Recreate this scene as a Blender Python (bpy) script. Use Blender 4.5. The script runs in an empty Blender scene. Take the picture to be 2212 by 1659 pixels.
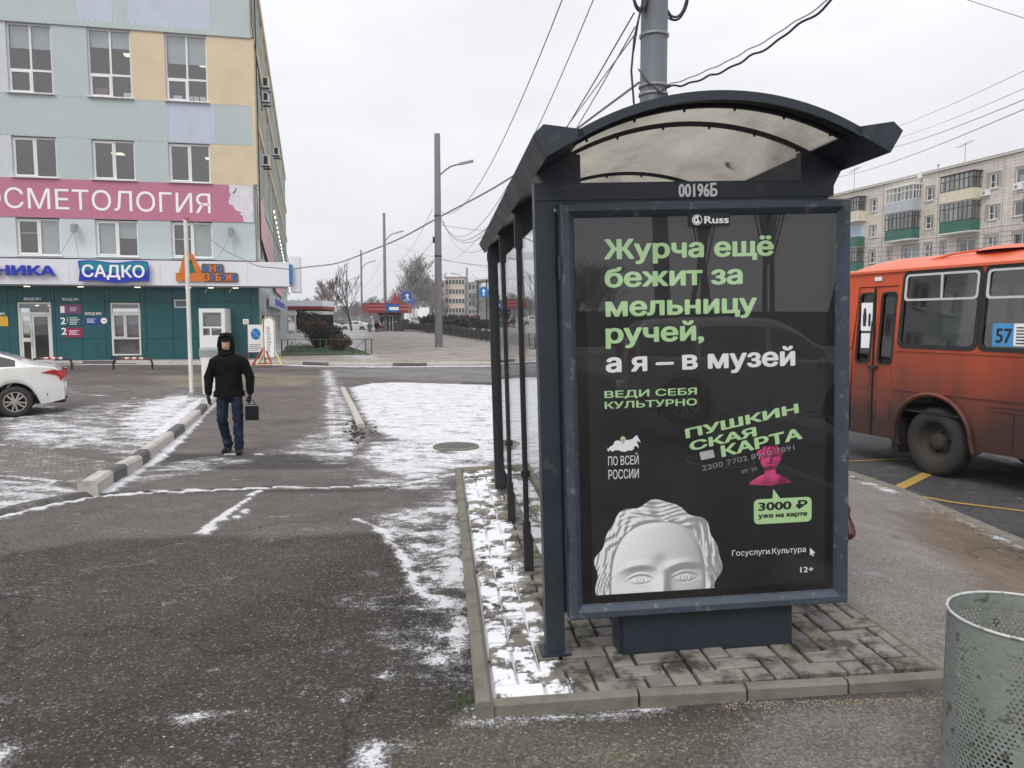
import bpy, bmesh, math, random
from mathutils import Vector, Matrix, noise
import numpy as np
R=math.radians; rnd=random.Random(7)
S=bpy.context.scene; COL=S.collection
# ------------------------------------------------ camera, world, sun, exposure
F=1662.0; PIT=math.atan((829.5-690)/1662); CH=2.0
cam=bpy.data.cameras.new('camera'); co=bpy.data.objects.new('camera',cam); COL.objects.link(co)
co.location=(0,0,CH); co.rotation_euler=(R(90)-PIT,0,0)
cam.sensor_width=36; cam.lens=36*F/2212; cam.clip_start=.05; cam.clip_end=3000
S.camera=co
W=bpy.data.worlds.new('World'); S.world=W; W.use_nodes=True; nt=W.node_tree
for n in list(nt.nodes): nt.nodes.remove(n)
N=nt.nodes.new; LK=nt.links.new
wo=N('ShaderNodeOutputWorld'); bg=N('ShaderNodeBackground'); bg.inputs[1].default_value=.1
SUN_EL=48; SUN_AZ=205
sky=N('ShaderNodeTexSky'); sky.sky_type='NISHITA'; sky.sun_disc=False; sky.sun_elevation=R(SUN_EL); sky.sun_rotation=R(SUN_AZ)
hs=N('ShaderNodeHueSaturation'); hs.inputs['Saturation'].default_value=.2; LK(sky.outputs[0],hs.inputs['Color'])
tc=N('ShaderNodeTexCoord'); sx=N('ShaderNodeSeparateXYZ'); LK(tc.outputs['Generated'],sx.inputs[0])
mr=N('ShaderNodeMapRange'); LK(sx.outputs[2],mr.inputs[0]); mr.inputs[1].default_value=.0; mr.inputs[2].default_value=1; mr.inputs[3].default_value=8.3; mr.inputs[4].default_value=13.0
mp=N('ShaderNodeMapping'); mp.inputs['Scale'].default_value=(1.6,1.6,4.5); LK(tc.outputs['Generated'],mp.inputs[0])
nz=N('ShaderNodeTexNoise'); nz.inputs['Scale'].default_value=1.7; nz.inputs['Detail'].default_value=5; LK(mp.outputs[0],nz.inputs[0])
m2=N('ShaderNodeMapRange'); LK(nz.outputs[0],m2.inputs[0]); m2.inputs[1].default_value=.3; m2.inputs[2].default_value=.7; m2.inputs[3].default_value=.90; m2.inputs[4].default_value=1.08
mu=N('ShaderNodeMath'); mu.operation='MULTIPLY'; LK(mr.outputs[0],mu.inputs[0]); LK(m2.outputs[0],mu.inputs[1])
cx=N('ShaderNodeVectorMath'); cx.operation='SCALE'; cx.inputs[0].default_value=(.975,.98,1.03); LK(mu.outputs[0],cx.inputs['Scale'])
mx=N('ShaderNodeMixRGB'); mx.inputs[0].default_value=.93; LK(hs.outputs[0],mx.inputs[1]); LK(cx.outputs[0],mx.inputs[2])
LK(mx.outputs[0],bg.inputs[0]); LK(bg.outputs[0],wo.inputs[0])
sl=bpy.data.lights.new('sun','SUN'); so=bpy.data.objects.new('sun',sl); COL.objects.link(so)
sl.energy=1.5; sl.angle=R(30); sl.color=(1,.97,.93)
az=R(SUN_AZ); d=Vector((math.sin(az)*math.cos(R(SUN_EL)),math.cos(az)*math.cos(R(SUN_EL)),math.sin(R(SUN_EL))))
so.rotation_euler=d.to_track_quat('Z','Y').to_euler()
S.view_settings.view_transform='Standard'; S.view_settings.look='None'; S.view_settings.exposure=0.08; S.view_settings.gamma=1
S.view_settings.use_curve_mapping=False

# ------------------------------------------------ ray helpers used to read positions off the survey photo
_c,_s=math.cos(PIT),math.sin(PIT)
def ray(px,py):
    u=(px-1106)/F; v=(829.5-py)/F
    return np.array([u,_c+v*_s,-_s+v*_c])
def atZ(px,py,z=0.):
    r=ray(px,py); t=(z-CH)/r[2]; return (r[0]*t,r[1]*t,z)
def atY(px,py,Y):
    r=ray(px,py); t=Y/r[1]; return (r[0]*t,Y,CH+r[2]*t)
def smooth(a,b,x): 
    t=np.clip((x-a)/(b-a),0,1); return t*t*(3-2*t)
def g(x,y):
    z=(.41+.045*smooth(0.,1.7,x)*(1-smooth(6.,9.,y)))*(1-smooth(6.,11.3,y))*(1-smooth(2.0,4.6,x))
    return z+np.where(y>45,.006*(y-45),0)
def atG(px,py):
    z=0.3
    for _ in range(12):
        p=atZ(px,py,z); z=.5*z+.5*float(g(p[0],p[1]))
    p=atZ(px,py,z); return (p[0],p[1])
class Fr:
    def __init__(s,P,deg):
        a=math.radians(deg); s.P=np.array(P,float); s.ex=np.array([math.cos(a),math.sin(a),0]); s.ey=np.array([-math.sin(a),math.cos(a),0]); s.deg=deg
    def L(s,px,py,y=0):
        r=ray(px,py); o=np.array([0,0,CH]); P=s.P+s.ey*y; t=np.dot(P-o,s.ey)/np.dot(r,s.ey); q=o+r*t-s.P
        return float(q@s.ex),float(q[2])

# ------------------------------------------------ materials
def mat(name,col,rough=.6,metal=0,var=.12,vs=3.,bump=0,bs=40,spec=.5,dirt=None,emit=None,alpha=None,rvar=.1,coat=0):
    m=bpy.data.materials.new(name); m.use_nodes=True; t=m.node_tree; b=t.nodes['Principled BSDF']
    b.inputs['Roughness'].default_value=rough; b.inputs['Metallic'].default_value=metal; b.inputs['Specular IOR Level'].default_value=spec
    b.inputs['Coat Weight'].default_value=coat
    tcx=t.nodes.new('ShaderNodeNewGeometry')
    n=t.nodes.new('ShaderNodeTexNoise'); n.inputs['Scale'].default_value=vs; n.inputs['Detail'].default_value=6; n.inputs['Roughness'].default_value=.65
    t.links.new(tcx.outputs['Position'],n.inputs[0])
    r=t.nodes.new('ShaderNodeMapRange'); r.inputs[1].default_value=.3; r.inputs[2].default_value=.7; r.inputs[3].default_value=1-var; r.inputs[4].default_value=1+var
    t.links.new(n.outputs[0],r.inputs[0])
    s=t.nodes.new('ShaderNodeVectorMath'); s.operation='SCALE'; s.inputs[0].default_value=col[:3]; t.links.new(r.outputs[0],s.inputs['Scale'])
    out=s.outputs[0]
    if dirt:   # (colour, scale, lo, hi, amount): blotches
        n2=t.nodes.new('ShaderNodeTexNoise'); n2.inputs['Scale'].default_value=dirt[1]; n2.inputs['Detail'].default_value=8; n2.inputs['Roughness'].default_value=.7; t.links.new(tcx.outputs['Position'],n2.inputs[0])
        r2=t.nodes.new('ShaderNodeMapRange'); r2.inputs[1].default_value=dirt[2]; r2.inputs[2].default_value=dirt[3]; r2.inputs[4].default_value=dirt[4]; t.links.new(n2.outputs[0],r2.inputs[0])
        mm=t.nodes.new('ShaderNodeMixRGB'); mm.inputs[2].default_value=(*dirt[0],1); t.links.new(r2.outputs[0],mm.inputs[0]); t.links.new(out,mm.inputs[1]); out=mm.outputs[0]
    t.links.new(out,b.inputs['Base Color'])
    if rvar:
        r3=t.nodes.new('ShaderNodeMapRange'); r3.inputs[1].default_value=.3; r3.inputs[2].default_value=.7; r3.inputs[3].default_value=max(0,rough-rvar); r3.inputs[4].default_value=min(1,rough+rvar); t.links.new(n.outputs[0],r3.inputs[0]); t.links.new(r3.outputs[0],b.inputs['Roughness'])
    if bump:
        nb=t.nodes.new('ShaderNodeTexNoise'); nb.inputs['Scale'].default_value=bs; nb.inputs['Detail'].default_value=5; t.links.new(tcx.outputs['Position'],nb.inputs[0])
        bb=t.nodes.new('ShaderNodeBump'); bb.inputs['Strength'].default_value=bump; bb.inputs['Distance'].default_value=.01; t.links.new(nb.outputs[0],bb.inputs['Height']); t.links.new(bb.outputs[0],b.inputs['Normal'])
    if emit: b.inputs['Emission Color'].default_value=(*emit[:3],1); b.inputs['Emission Strength'].default_value=emit[3]
    return m
def glassmat(name,tint=(1,1,1),rough=.01,ior=1.5,extra=0.):
    m=bpy.data.materials.new(name); m.use_nodes=True; t=m.node_tree
    for n in list(t.nodes): t.nodes.remove(n)
    o=t.nodes.new('ShaderNodeOutputMaterial'); x=t.nodes.new('ShaderNodeMixShader'); f=t.nodes.new('ShaderNodeFresnel'); f.inputs[0].default_value=ior
    t.nodes.remove(f); ge=t.nodes.new('ShaderNodeNewGeometry'); dt=t.nodes.new('ShaderNodeVectorMath'); dt.operation='DOT_PRODUCT'; t.links.new(ge.outputs['Incoming'],dt.inputs[0]); t.links.new(ge.outputs['Normal'],dt.inputs[1])
    def mth(op,a,b=None):
        q=t.nodes.new('ShaderNodeMath'); q.operation=op
        for i,z in enumerate((a,b)):
            if z is None: continue
            if isinstance(z,(int,float)): q.inputs[i].default_value=z
            else: t.links.new(z,q.inputs[i])
        return q
    f=mth('MULTIPLY_ADD',mth('POWER',mth('SUBTRACT',1.,mth('ABSOLUTE',dt.outputs['Value']).outputs[0]).outputs[0],5.).outputs[0],.955); f.inputs[2].default_value=.04*(ior/1.5)
    tr=t.nodes.new('ShaderNodeBsdfTransparent'); tr.inputs[0].default_value=(*tint,1); gl=t.nodes.new('ShaderNodeBsdfGlossy'); gl.inputs['Roughness'].default_value=rough
    a=t.nodes.new('ShaderNodeMath'); a.operation='ADD'; a.inputs[1].default_value=extra; a.use_clamp=True; t.links.new(f.outputs[0],a.inputs[0])
    t.links.new(a.outputs[0],x.inputs[0]); t.links.new(tr.outputs[0],x.inputs[1]); t.links.new(gl.outputs[0],x.inputs[2]); t.links.new(x.outputs[0],o.inputs[0])
    return m
M={}
M['steel']=mat('charcoal_paint',(.024,.031,.043),.42,0,.10,4,dirt=((.12,.125,.13),11,.60,.72,.5))
M['steel_worn']=mat('worn_blue_grey_paint',(.045,.060,.082),.45,0,.15,6,dirt=((.22,.23,.24),20,.57,.66,.6))
M['dark']=mat('dark_paint',(.02,.022,.026),.5)
M['black']=mat('black_rubber',(.012,.012,.013),.6)
M['white']=mat('white_plastic',(.78,.78,.77),.4,var=.04)
M['white_old']=mat('old_white_paint',(.66,.65,.61),.55,var=.1,dirt=((.35,.3,.25),5,.58,.75,.4))
M['glass']=glassmat('clear_glass',(.90,.93,.93))
M['glass_poster']=glassmat('poster_glass',(.99,.99,.99),.004,1.5,.0)
M['glass_dark']=glassmat('window_glass',(.72,.76,.76),.01,1.5,.17)
M['glass_bus']=glassmat('bus_glass',(.42,.44,.45),.03,1.5,.09)
M['concrete']=mat('kerb_concrete',(.20,.185,.15),.9,spec=.2,var=.16,vs=6,bump=.4,bs=60,dirt=((.09,.085,.07),7,.5,.72,.6))
M['kerb_white']=mat('whitewashed_kerb',(.50,.47,.43),.85,var=.14,vs=5,bump=.5,bs=30,dirt=((.22,.19,.16),5,.48,.68,.7))
M['kerb_black']=mat('black_painted_kerb',(.10,.092,.088),.8,var=.2,vs=6,bump=.5,bs=30,dirt=((.33,.31,.28),6,.56,.72,.7))
M['snow']=mat('snow',(.86,.88,.92),.7,var=.04,bump=.4,bs=14)
M['mint']=mat('mint_render',(.47,.535,.53),.85,var=.06,vs=.8,bump=.15,bs=20,dirt=((.38,.46,.47),1.6,.5,.75,.5))
M['bluish']=mat('pale_blue_render',(.51,.56,.64),.85,var=.06,vs=.8,bump=.15,bs=20,dirt=((.40,.46,.52),1.3,.5,.75,.5))
M['greypanel']=mat('pale_grey_render',(.58,.61,.63),.85,var=.06,vs=.8,bump=.15,bs=20)
M['tan']=mat('tan_render',(.66,.55,.38),.85,var=.06,vs=.9,bump=.15,bs=20,dirt=((.52,.42,.3),1.5,.5,.75,.4))
M['teal']=mat('teal_cladding',(.006,.088,.100),.42,var=.12,vs=.6)
M['pink']=mat('pink_banner',(.50,.175,.27),.5,var=.05)
M['fascia']=mat('fascia_white',(.76,.76,.80),.35,var=.03)
M['bluesign']=mat('blue_sign',(.008,.05,.42),.35,var=.04)
M['letterblue']=mat('blue_letter',(.01,.03,.45),.35,var=.04)
M['tealsign']=mat('teal_sign',(.0,.22,.3),.35)
M['orange']=mat('orange_letter',(.8,.2,.02),.4)
M['green']=mat('print_green',(.50,.76,.38),.5,var=.02)
M['pwhite']=mat('print_white',(.92,.92,.92),.5,var=.01)
M['pdark']=mat('print_dark',(.015,.015,.016),.45,var=.03)
M['pborder']=mat('poster_border_black',(.004,.004,.005),.35,var=.03)
M['maroon']=mat('maroon_leather',(.09,.012,.018),.35,bump=.3,bs=25)
M['lamp']=mat('lit_lamp',(.9,.85,.6),.5,emit=(1,.9,.55,2.2))
M['lampw']=mat('lit_lamp_cool',(.9,.9,.8),.5,emit=(1,.97,.75,1.3))
M['room']=mat('room_dark',(.055,.055,.055),.9,var=.5,vs=.9)
M['blind']=mat('window_blind',(.55,.56,.55),.8,var=.05)
M['galv']=mat('galvanised',(.30,.31,.31),.5,.3,var=.12)
M['polem']=mat('grey_pole_paint',(.115,.125,.145),.5,.1,var=.12,vs=1.2,dirt=((.2,.17,.14),3,.6,.75,.3))
M['polecon']=mat('concrete_pole',(.16,.165,.175),.8,var=.15)
M['asphalt_lt']=mat('far_pavement_asphalt',(.27,.245,.232),.9,var=.12,vs=.5,dirt=((.5,.48,.46),.35,.55,.8,.6))
M['cable']=mat('black_cable',(.03,.03,.032),.6)
M['cablew']=mat('grey_cable',(.22,.22,.22),.6)
M['redp']=mat('red_paint',(.42,.03,.02),.5)
M['yellow']=mat('yellow_paint',(.78,.68,.28),.5)
M['skin']=mat('skin',(.50,.29,.21),.55,var=.06,vs=30)
M['jacket']=mat('black_quilted_jacket',(.0035,.0035,.0042),.7,var=.3,vs=12,bump=.5,bs=26,spec=.12)
M['jeans']=mat('blue_jeans',(.011,.018,.037),.9,spec=.2,var=.4,vs=7,bump=.2,bs=80,dirt=((.10,.14,.21),5,.56,.75,.55))
M['tyre']=mat('dusty_tyre',(.034,.031,.028),.85,var=.25)
M['leather']=mat('black_leather',(.008,.008,.009),.5,spec=.25,bump=.2)

# ------------------------------------------------ mesh builder
class MB:
    def __init__(s): s.v=[]; s.f=[]; s.m=[]
    def add(s,vs,fs,mi=0):
        o=len(s.v); s.v+= [tuple(map(float,p)) for p in vs]; s.f+=[tuple(i+o for i in f) for f in fs]; s.m+=[mi]*len(fs); return s
    def bx(s,x0,x1,y0,y1,z0,z1,mi=0):
        return s.add([(x0,y0,z0),(x1,y0,z0),(x1,y1,z0),(x0,y1,z0),(x0,y0,z1),(x1,y0,z1),(x1,y1,z1),(x0,y1,z1)],
          [(0,3,2,1),(4,5,6,7),(0,1,5,4),(1,2,6,5),(2,3,7,6),(3,0,4,7)],mi)
    def bev(s,x0,x1,y0,y1,z0,z1,b,mi=0):   # box with a bevelled top
        return s.add([(x0,y0,z0),(x1,y0,z0),(x1,y1,z0),(x0,y1,z0),(x0,y0,z1-b),(x1,y0,z1-b),(x1,y1,z1-b),(x0,y1,z1-b),(x0+b,y0+b,z1),(x1-b,y0+b,z1),(x1-b,y1-b,z1),(x0+b,y1-b,z1)],
          [(0,1,5,4),(1,2,6,5),(2,3,7,6),(3,0,4,7),(4,5,9,8),(5,6,10,9),(6,7,11,10),(7,4,8,11),(8,9,10,11)],mi)
    def bar(s,p,q,w,h,mi=0,up=(0,0,1)):
        p=Vector(p); q=Vector(q); d=(q-p).normalized(); u=Vector(up)
        if abs(d.dot(u))>.95: u=Vector((0,1,0))
        a=d.cross(u).normalized()*w/2; b=a.cross(d).normalized()*h/2
        vs=[p-a-b,p+a-b,p+a+b,p-a+b,q-a-b,q+a-b,q+a+b,q-a+b]
        return s.add(vs,[(0,1,2,3),(7,6,5,4),(0,4,5,1),(1,5,6,2),(2,6,7,3),(3,7,4,0)],mi)
    def tube(s,p,q,r0,r1=None,n=8,mi=0,cap=True):
        r1=r0 if r1 is None else r1
        return s.path([p,q],[r0,r1],n,mi,cap)
    def path(s,pts,rs,n=6,mi=0,cap=True,closed=False):
        pts=[Vector(p) for p in pts]; k=len(pts)
        if not hasattr(rs,'__len__'): rs=[rs]*k
        vs=[]; fs=[]; ref=Vector((0,0,1)); 
        d0=(pts[1]-pts[0]).normalized()
        if abs(d0.z)>.9: ref=Vector((1,0,0))
        a=d0.cross(ref).normalized()
        for i,p in enumerate(pts):
            d=((pts[(i+1)%k] if (closed or i<k-1) else p)-(pts[i-1] if (closed or i>0) else p)).normalized()
            a=(a-d*a.dot(d)).normalized(); b=d.cross(a)
            for j in range(n):
                t=2*math.pi*j/n; vs.append(p+(a*math.cos(t)+b*math.sin(t))*rs[i])
        for i in range(k if closed else k-1):
            i2=(i+1)%k
            for j in range(n): fs.append((i*n+j,i*n+(j+1)%n,i2*n+(j+1)%n,i2*n+j))
        if cap and not closed: fs.append(tuple(range(n))[::-1]); fs.append(tuple((k-1)*n+j for j in range(n)))
        return s.add(vs,fs,mi)
    def lathe(s,prof,n=24,c=(0,0,0),axis='z',mi=0):
        vs=[];fs=[]
        for r,h in prof:
            for j in range(n):
                t=2*math.pi*j/n; a,b=r*math.cos(t),r*math.sin(t)
                vs.append((c[0]+a,c[1]+b,c[2]+h) if axis=='z' else ((c[0]+a,c[1]+h,c[2]+b) if axis=='y' else (c[0]+h,c[1]+a,c[2]+b)))
        for i in range(len(prof)-1):
            for j in range(n): fs.append((i*n+j,i*n+(j+1)%n,(i+1)*n+(j+1)%n,(i+1)*n+j))
        return s.add(vs,fs,mi)
    def prism(s,poly,fn,t0,t1,mi=0):
        n=len(poly); vs=[fn(u,v,t0) for u,v in poly]+[fn(u,v,t1) for u,v in poly]
        return s.add(vs,[tuple(range(n)),tuple(range(2*n-1,n-1,-1))]+[(i,i+n,(i+1)%n+n,(i+1)%n) for i in range(n)],mi)
    def build(s,name,m,parent=None,sm=False,loc=None,fixn=True):
        me=bpy.data.meshes.new(name); me.from_pydata(s.v,[],s.f)
        for x in (m if isinstance(m,(list,tuple)) else [m]): me.materials.append(x)
        me.polygons.foreach_set('material_index',s.m)
        if sm: me.polygons.foreach_set('use_smooth',[True]*len(s.f))
        if fixn and len(s.f)<60000:
            b=bmesh.new(); b.from_mesh(me); bmesh.ops.recalc_face_normals(b,faces=b.faces); b.to_mesh(me); b.free()
        return link(name,me,parent,loc)
def link(name,me,parent=None,loc=None):
    o=bpy.data.objects.new(name,me); COL.objects.link(o)
    if parent is not None: o.parent=parent
    if loc is not None: o.location=loc
    return o
def tag(o,label=None,cat=None,group=None,kind=None):
    if label: o['label']=label
    if cat: o['category']=cat
    if group: o['group']=group
    if kind: o['kind']=kind
    return o
def thing(name,label,cat,loc=(0,0,0),rz=0,group=None,kind=None):
    o=bpy.data.objects.new(name,None); COL.objects.link(o); o.location=loc; o.rotation_euler=(0,0,rz); o.empty_display_size=.3
    return tag(o,label,cat,group,kind)
def dup(root,loc,rz=None,label=None,group=None,scale=None):
    def cp(o,par):
        c=o.copy(); COL.objects.link(c); c.parent=par
        for ch in list(o.children): cp(ch,c)
        return c
    r=cp(root,None); r.location=loc
    if rz is not None: r.rotation_euler=(0,0,rz)
    if label: r['label']=label
    if group: r['group']=group
    if scale is not None: r.scale=(scale,)*3 if not hasattr(scale,'__len__') else scale
    return r
def frame_rect(mb,x0,x1,z0,z1,w,y0,y1,mi=0):
    mb.bx(x0,x1,y0,y1,z1-w,z1,mi); mb.bx(x0,x1,y0,y1,z0,z0+w,mi); mb.bx(x0,x0+w,y0,y1,z0+w,z1-w,mi); mb.bx(x1-w,x1,y0,y1,z0+w,z1-w,mi)
# flat shape with holes, extruded: uv polygon -> fn(u,v,w)
def plate(name,outer,holes,thick,m,parent=None,fn=None):
    cu=bpy.data.curves.new('c','CURVE'); cu.dimensions='2D'; cu.fill_mode='BOTH'; cu.extrude=thick/2
    for poly in [outer]+list(holes):
        sp=cu.splines.new('POLY'); sp.points.add(len(poly)-1); sp.use_cyclic_u=True
        for i,(u,v) in enumerate(poly): sp.points[i].co=(u,v,0,1)
    o=bpy.data.objects.new('t',cu); me=bpy.data.meshes.new_from_object(o); me.name=name
    bpy.data.objects.remove(o); bpy.data.curves.remove(cu)
    fn=fn or (lambda u,v,w:(u,w,v))
    for v in me.vertices: v.co=fn(v.co.x,v.co.y,v.co.z+thick/2)
    b=bmesh.new(); b.from_mesh(me); bmesh.ops.remove_doubles(b,verts=b.verts,dist=1e-5); bmesh.ops.recalc_face_normals(b,faces=b.faces); b.to_mesh(me); b.free()
    me.materials.clear(); me.materials.append(m)
    return link(name,me,parent)
def rrect(x0,x1,z0,z1,r,n=4):
    P=[]
    for cx_,cz_,a0 in ((x1-r,z1-r,0),(x0+r,z1-r,90),(x0+r,z0+r,180),(x1-r,z0+r,270)):
        for i in range(n+1):
            a=R(a0+90*i/n); P.append((cx_+r*math.cos(a),cz_+r*math.sin(a)))
    return P
# lettering: real geometry fitted between x0..x1 on a baseline with a given capital height
from mathutils.geometry import delaunay_2d_cdt
_tc={}
def glyphs(s,res):
    """outline of a string filled by a constrained triangulation (even-odd)"""
    if (s,res) in _tc: return _tc[(s,res)]
    cu=bpy.data.curves.new('t','FONT'); cu.body=s; cu.size=1; cu.resolution_u=res; cu.fill_mode='NONE'
    o=bpy.data.objects.new('t',cu); me=bpy.data.meshes.new_from_object(o); bpy.data.objects.remove(o); bpy.data.curves.remove(cu)
    V=[Vector((v.co.x+i%7*1e-6,v.co.y+i%5*1e-6)) for i,v in enumerate(me.vertices)]; E=[tuple(e.vertices) for e in me.edges]; bpy.data.meshes.remove(me)
    v2,e2,f2,_a,_b,_d=delaunay_2d_cdt(V,E,[],1,1e-6)
    P=np.array([(v.x,v.y) for v in v2]); A=np.array([V[a] for a,b in E]); B=np.array([V[b] for a,b in E]); keep=[]
    for f in f2:
        c=P[list(f)].mean(0); m=(A[:,1]>c[1])!=(B[:,1]>c[1]); a,b=A[m],B[m]
        x=a[:,0]+(c[1]-a[:,1])/(b[:,1]-a[:,1])*(b[:,0]-a[:,0])
        if (x>c[0]).sum()%2: keep.append(tuple(f))
    cnt={}
    for f in keep:
        for k in range(3):
            e=(f[k],f[(k+1)%3]); cnt[e]=1
    bd=[e for e in cnt if (e[1],e[0]) not in cnt]
    _tc[(s,res)]=(P,keep,bd); return _tc[(s,res)]
def letters(s,x0,x1,base,cap,m,parent,y,bold=0.,ext=.0015,name='lettering',fn=None,shear=0,rot=0,res=3):
    P,F_,bd=glyphs(s,res); n=len(P); xb=bold*.8
    sh_=[(0,0)] if xb<=0 else [(0,0),(xb,0),(-xb,0),(0,xb*.7),(0,-xb*.7),(xb*.75,xb*.5),(-xb*.75,xb*.5),(xb*.75,-xb*.5),(-xb*.75,-xb*.5)]
    A=[];fs=[]
    for k,(dx,dy) in enumerate(sh_):
        o_=len(A)*n; w1=1-.02*k
        A.append(np.column_stack([P[:,0]+dx,P[:,1]+dy,np.full(n,w1)])); fs+=[tuple(i+o_ for i in f) for f in F_]
        A.append(np.column_stack([P[:,0]+dx,P[:,1]+dy,np.zeros(n)])); fs+=[(a+o_,b+o_,b+o_+n,a+o_+n) for a,b in bd]
    a=np.concatenate(A); mn,mxx=a[:,0].min(),a[:,0].max(); sc=cap/(.729+1.4*xb); kx=(x1-x0)/(mxx-mn)
    u=(a[:,0]-mn)*kx; v=(a[:,1]+xb*.7)*sc; w=a[:,2]*ext*2
    u=u+shear*v; c_,s_=math.cos(rot),math.sin(rot); U=x0+u*c_-v*s_; V=base+u*s_+v*c_
    Q=np.stack([U,np.full(len(U),y)-w,V],1) if fn is None else np.array([fn(U[i],V[i],w[i]) for i in range(len(U))])
    me=bpy.data.meshes.new(name); me.from_pydata(Q.tolist(),[],fs); me.materials.append(m)
    return link(name,me,parent)
def blob(name,segs,vox,m,parent,disp=None,smooth_it=4):
    """segs: (p,q,r0,r1[,squash axis vector scale]) tapered capsules fused into one skin"""
    b=bmesh.new()
    for sg in segs:
        p,q,r0,r1=Vector(sg[0]),Vector(sg[1]),sg[2],sg[3]; sq=sg[4] if len(sg)>4 else (1,1,1); n=14
        d=q-p; L=d.length
        rings=[]
        zz=[(-math.cos(R(90*i/4))*r0, math.sin(R(90*i/4))*r0) for i in range(0,5)]
        for h,rr in zz: rings.append((h,max(rr,.0005)))
        for i in range(0,5): rings.append((L+math.sin(R(90*i/4))*r1,max(math.cos(R(90*i/4))*r1,.0005)))
        qt=d.to_track_quat('Z','Y') if L>1e-6 else Matrix.Identity(3).to_quaternion()
        vr=[]
        for h,rr in rings:
            vr.append([])
            for j in range(n):
                t=2*math.pi*j/n; off=qt@Vector((rr*math.cos(t),rr*math.sin(t),h)); 
                cpt=qt@Vector((0,0,h)); lat=off-cpt
                v=p+cpt+Vector((lat.x*sq[0],lat.y*sq[1],lat.z*sq[2])); vr[-1].append(b.verts.new(v))
        for i in range(len(vr)-1):
            for j in range(n): b.faces.new((vr[i][j],vr[i][(j+1)%n],vr[i+1][(j+1)%n],vr[i+1][j]))
        b.faces.new(vr[0][::-1]); b.faces.new(vr[-1])
    bmesh.ops.recalc_face_normals(b,faces=b.faces)
    me=bpy.data.meshes.new('t'); b.to_mesh(me); b.free(); o=bpy.data.objects.new('t',me); COL.objects.link(o)
    md=o.modifiers.new('r','REMESH'); md.mode='VOXEL'; md.voxel_size=vox
    ms=o.modifiers.new('s','SMOOTH'); ms.iterations=smooth_it; ms.factor=.5
    dg=bpy.context.evaluated_depsgraph_get(); m2_=bpy.data.meshes.new_from_object(o.evaluated_get(dg)); bpy.data.objects.remove(o); m2_.name=name
    if disp:
        for v in m2_.vertices: v.co=disp(v.co.copy(),v.normal.copy())
    m2_.materials.clear(); m2_.materials.append(m)
    m2_.polygons.foreach_set('use_smooth',[True]*len(m2_.polygons)); m2_.update()
    return link(name,m2_,parent)
# ================================================= GROUND
def sdist(X,Y,poly,closed=True):
    P=np.array(poly); n=len(P); D=np.full(X.shape,1e9); ins=np.zeros(X.shape,bool)
    for i in range(n if closed else n-1):
        a=P[i]; b=P[(i+1)%n]; e=b-a; L2=e@e+1e-12
        t=np.clip(((X-a[0])*e[0]+(Y-a[1])*e[1])/L2,0,1)
        D=np.minimum(D,np.hypot(X-a[0]-t*e[0],Y-a[1]-t*e[1]))
        if closed:
            c=((a[1]>Y)!=(b[1]>Y)); xx=a[0]+(Y-a[1])/((b[1]-a[1]) or 1e-9)*e[0]; ins^=c&(X<xx)
    return np.where(ins,D,-D) if closed else D
def gp(*px): return [atG(*q) for q in px]
KL=[(5.3,-40.),(5.0,-5.)]+[atZ(*q)[:2] for q in [(2212,1167),(1950,1054),(1830,1017)]]+[(4.3,14.),(4.0,34.)]
KL=[(p[0],p[1]) for p in KL]; KLy=np.array([p[1] for p in KL]); KLx=np.array([p[0] for p in KL])
def kx(y): return np.interp(y,KLy,KLx)
FK=[(-60,26.5)]+[atZ(*q)[:2] for q in [(0,789),(121,787),(430,786),(608,787),(690,790),(758,792)]]+[atZ(*q)[:2] for q in [(850,791.5),(1060,790.5),(1200,787)]]+[(15,38.),(40,48.)]
FKx=np.array([p[0] for p in FK]); FKy=np.array([p[1] for p in FK])
def fk(x): return np.interp(x,FKx,FKy)
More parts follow.
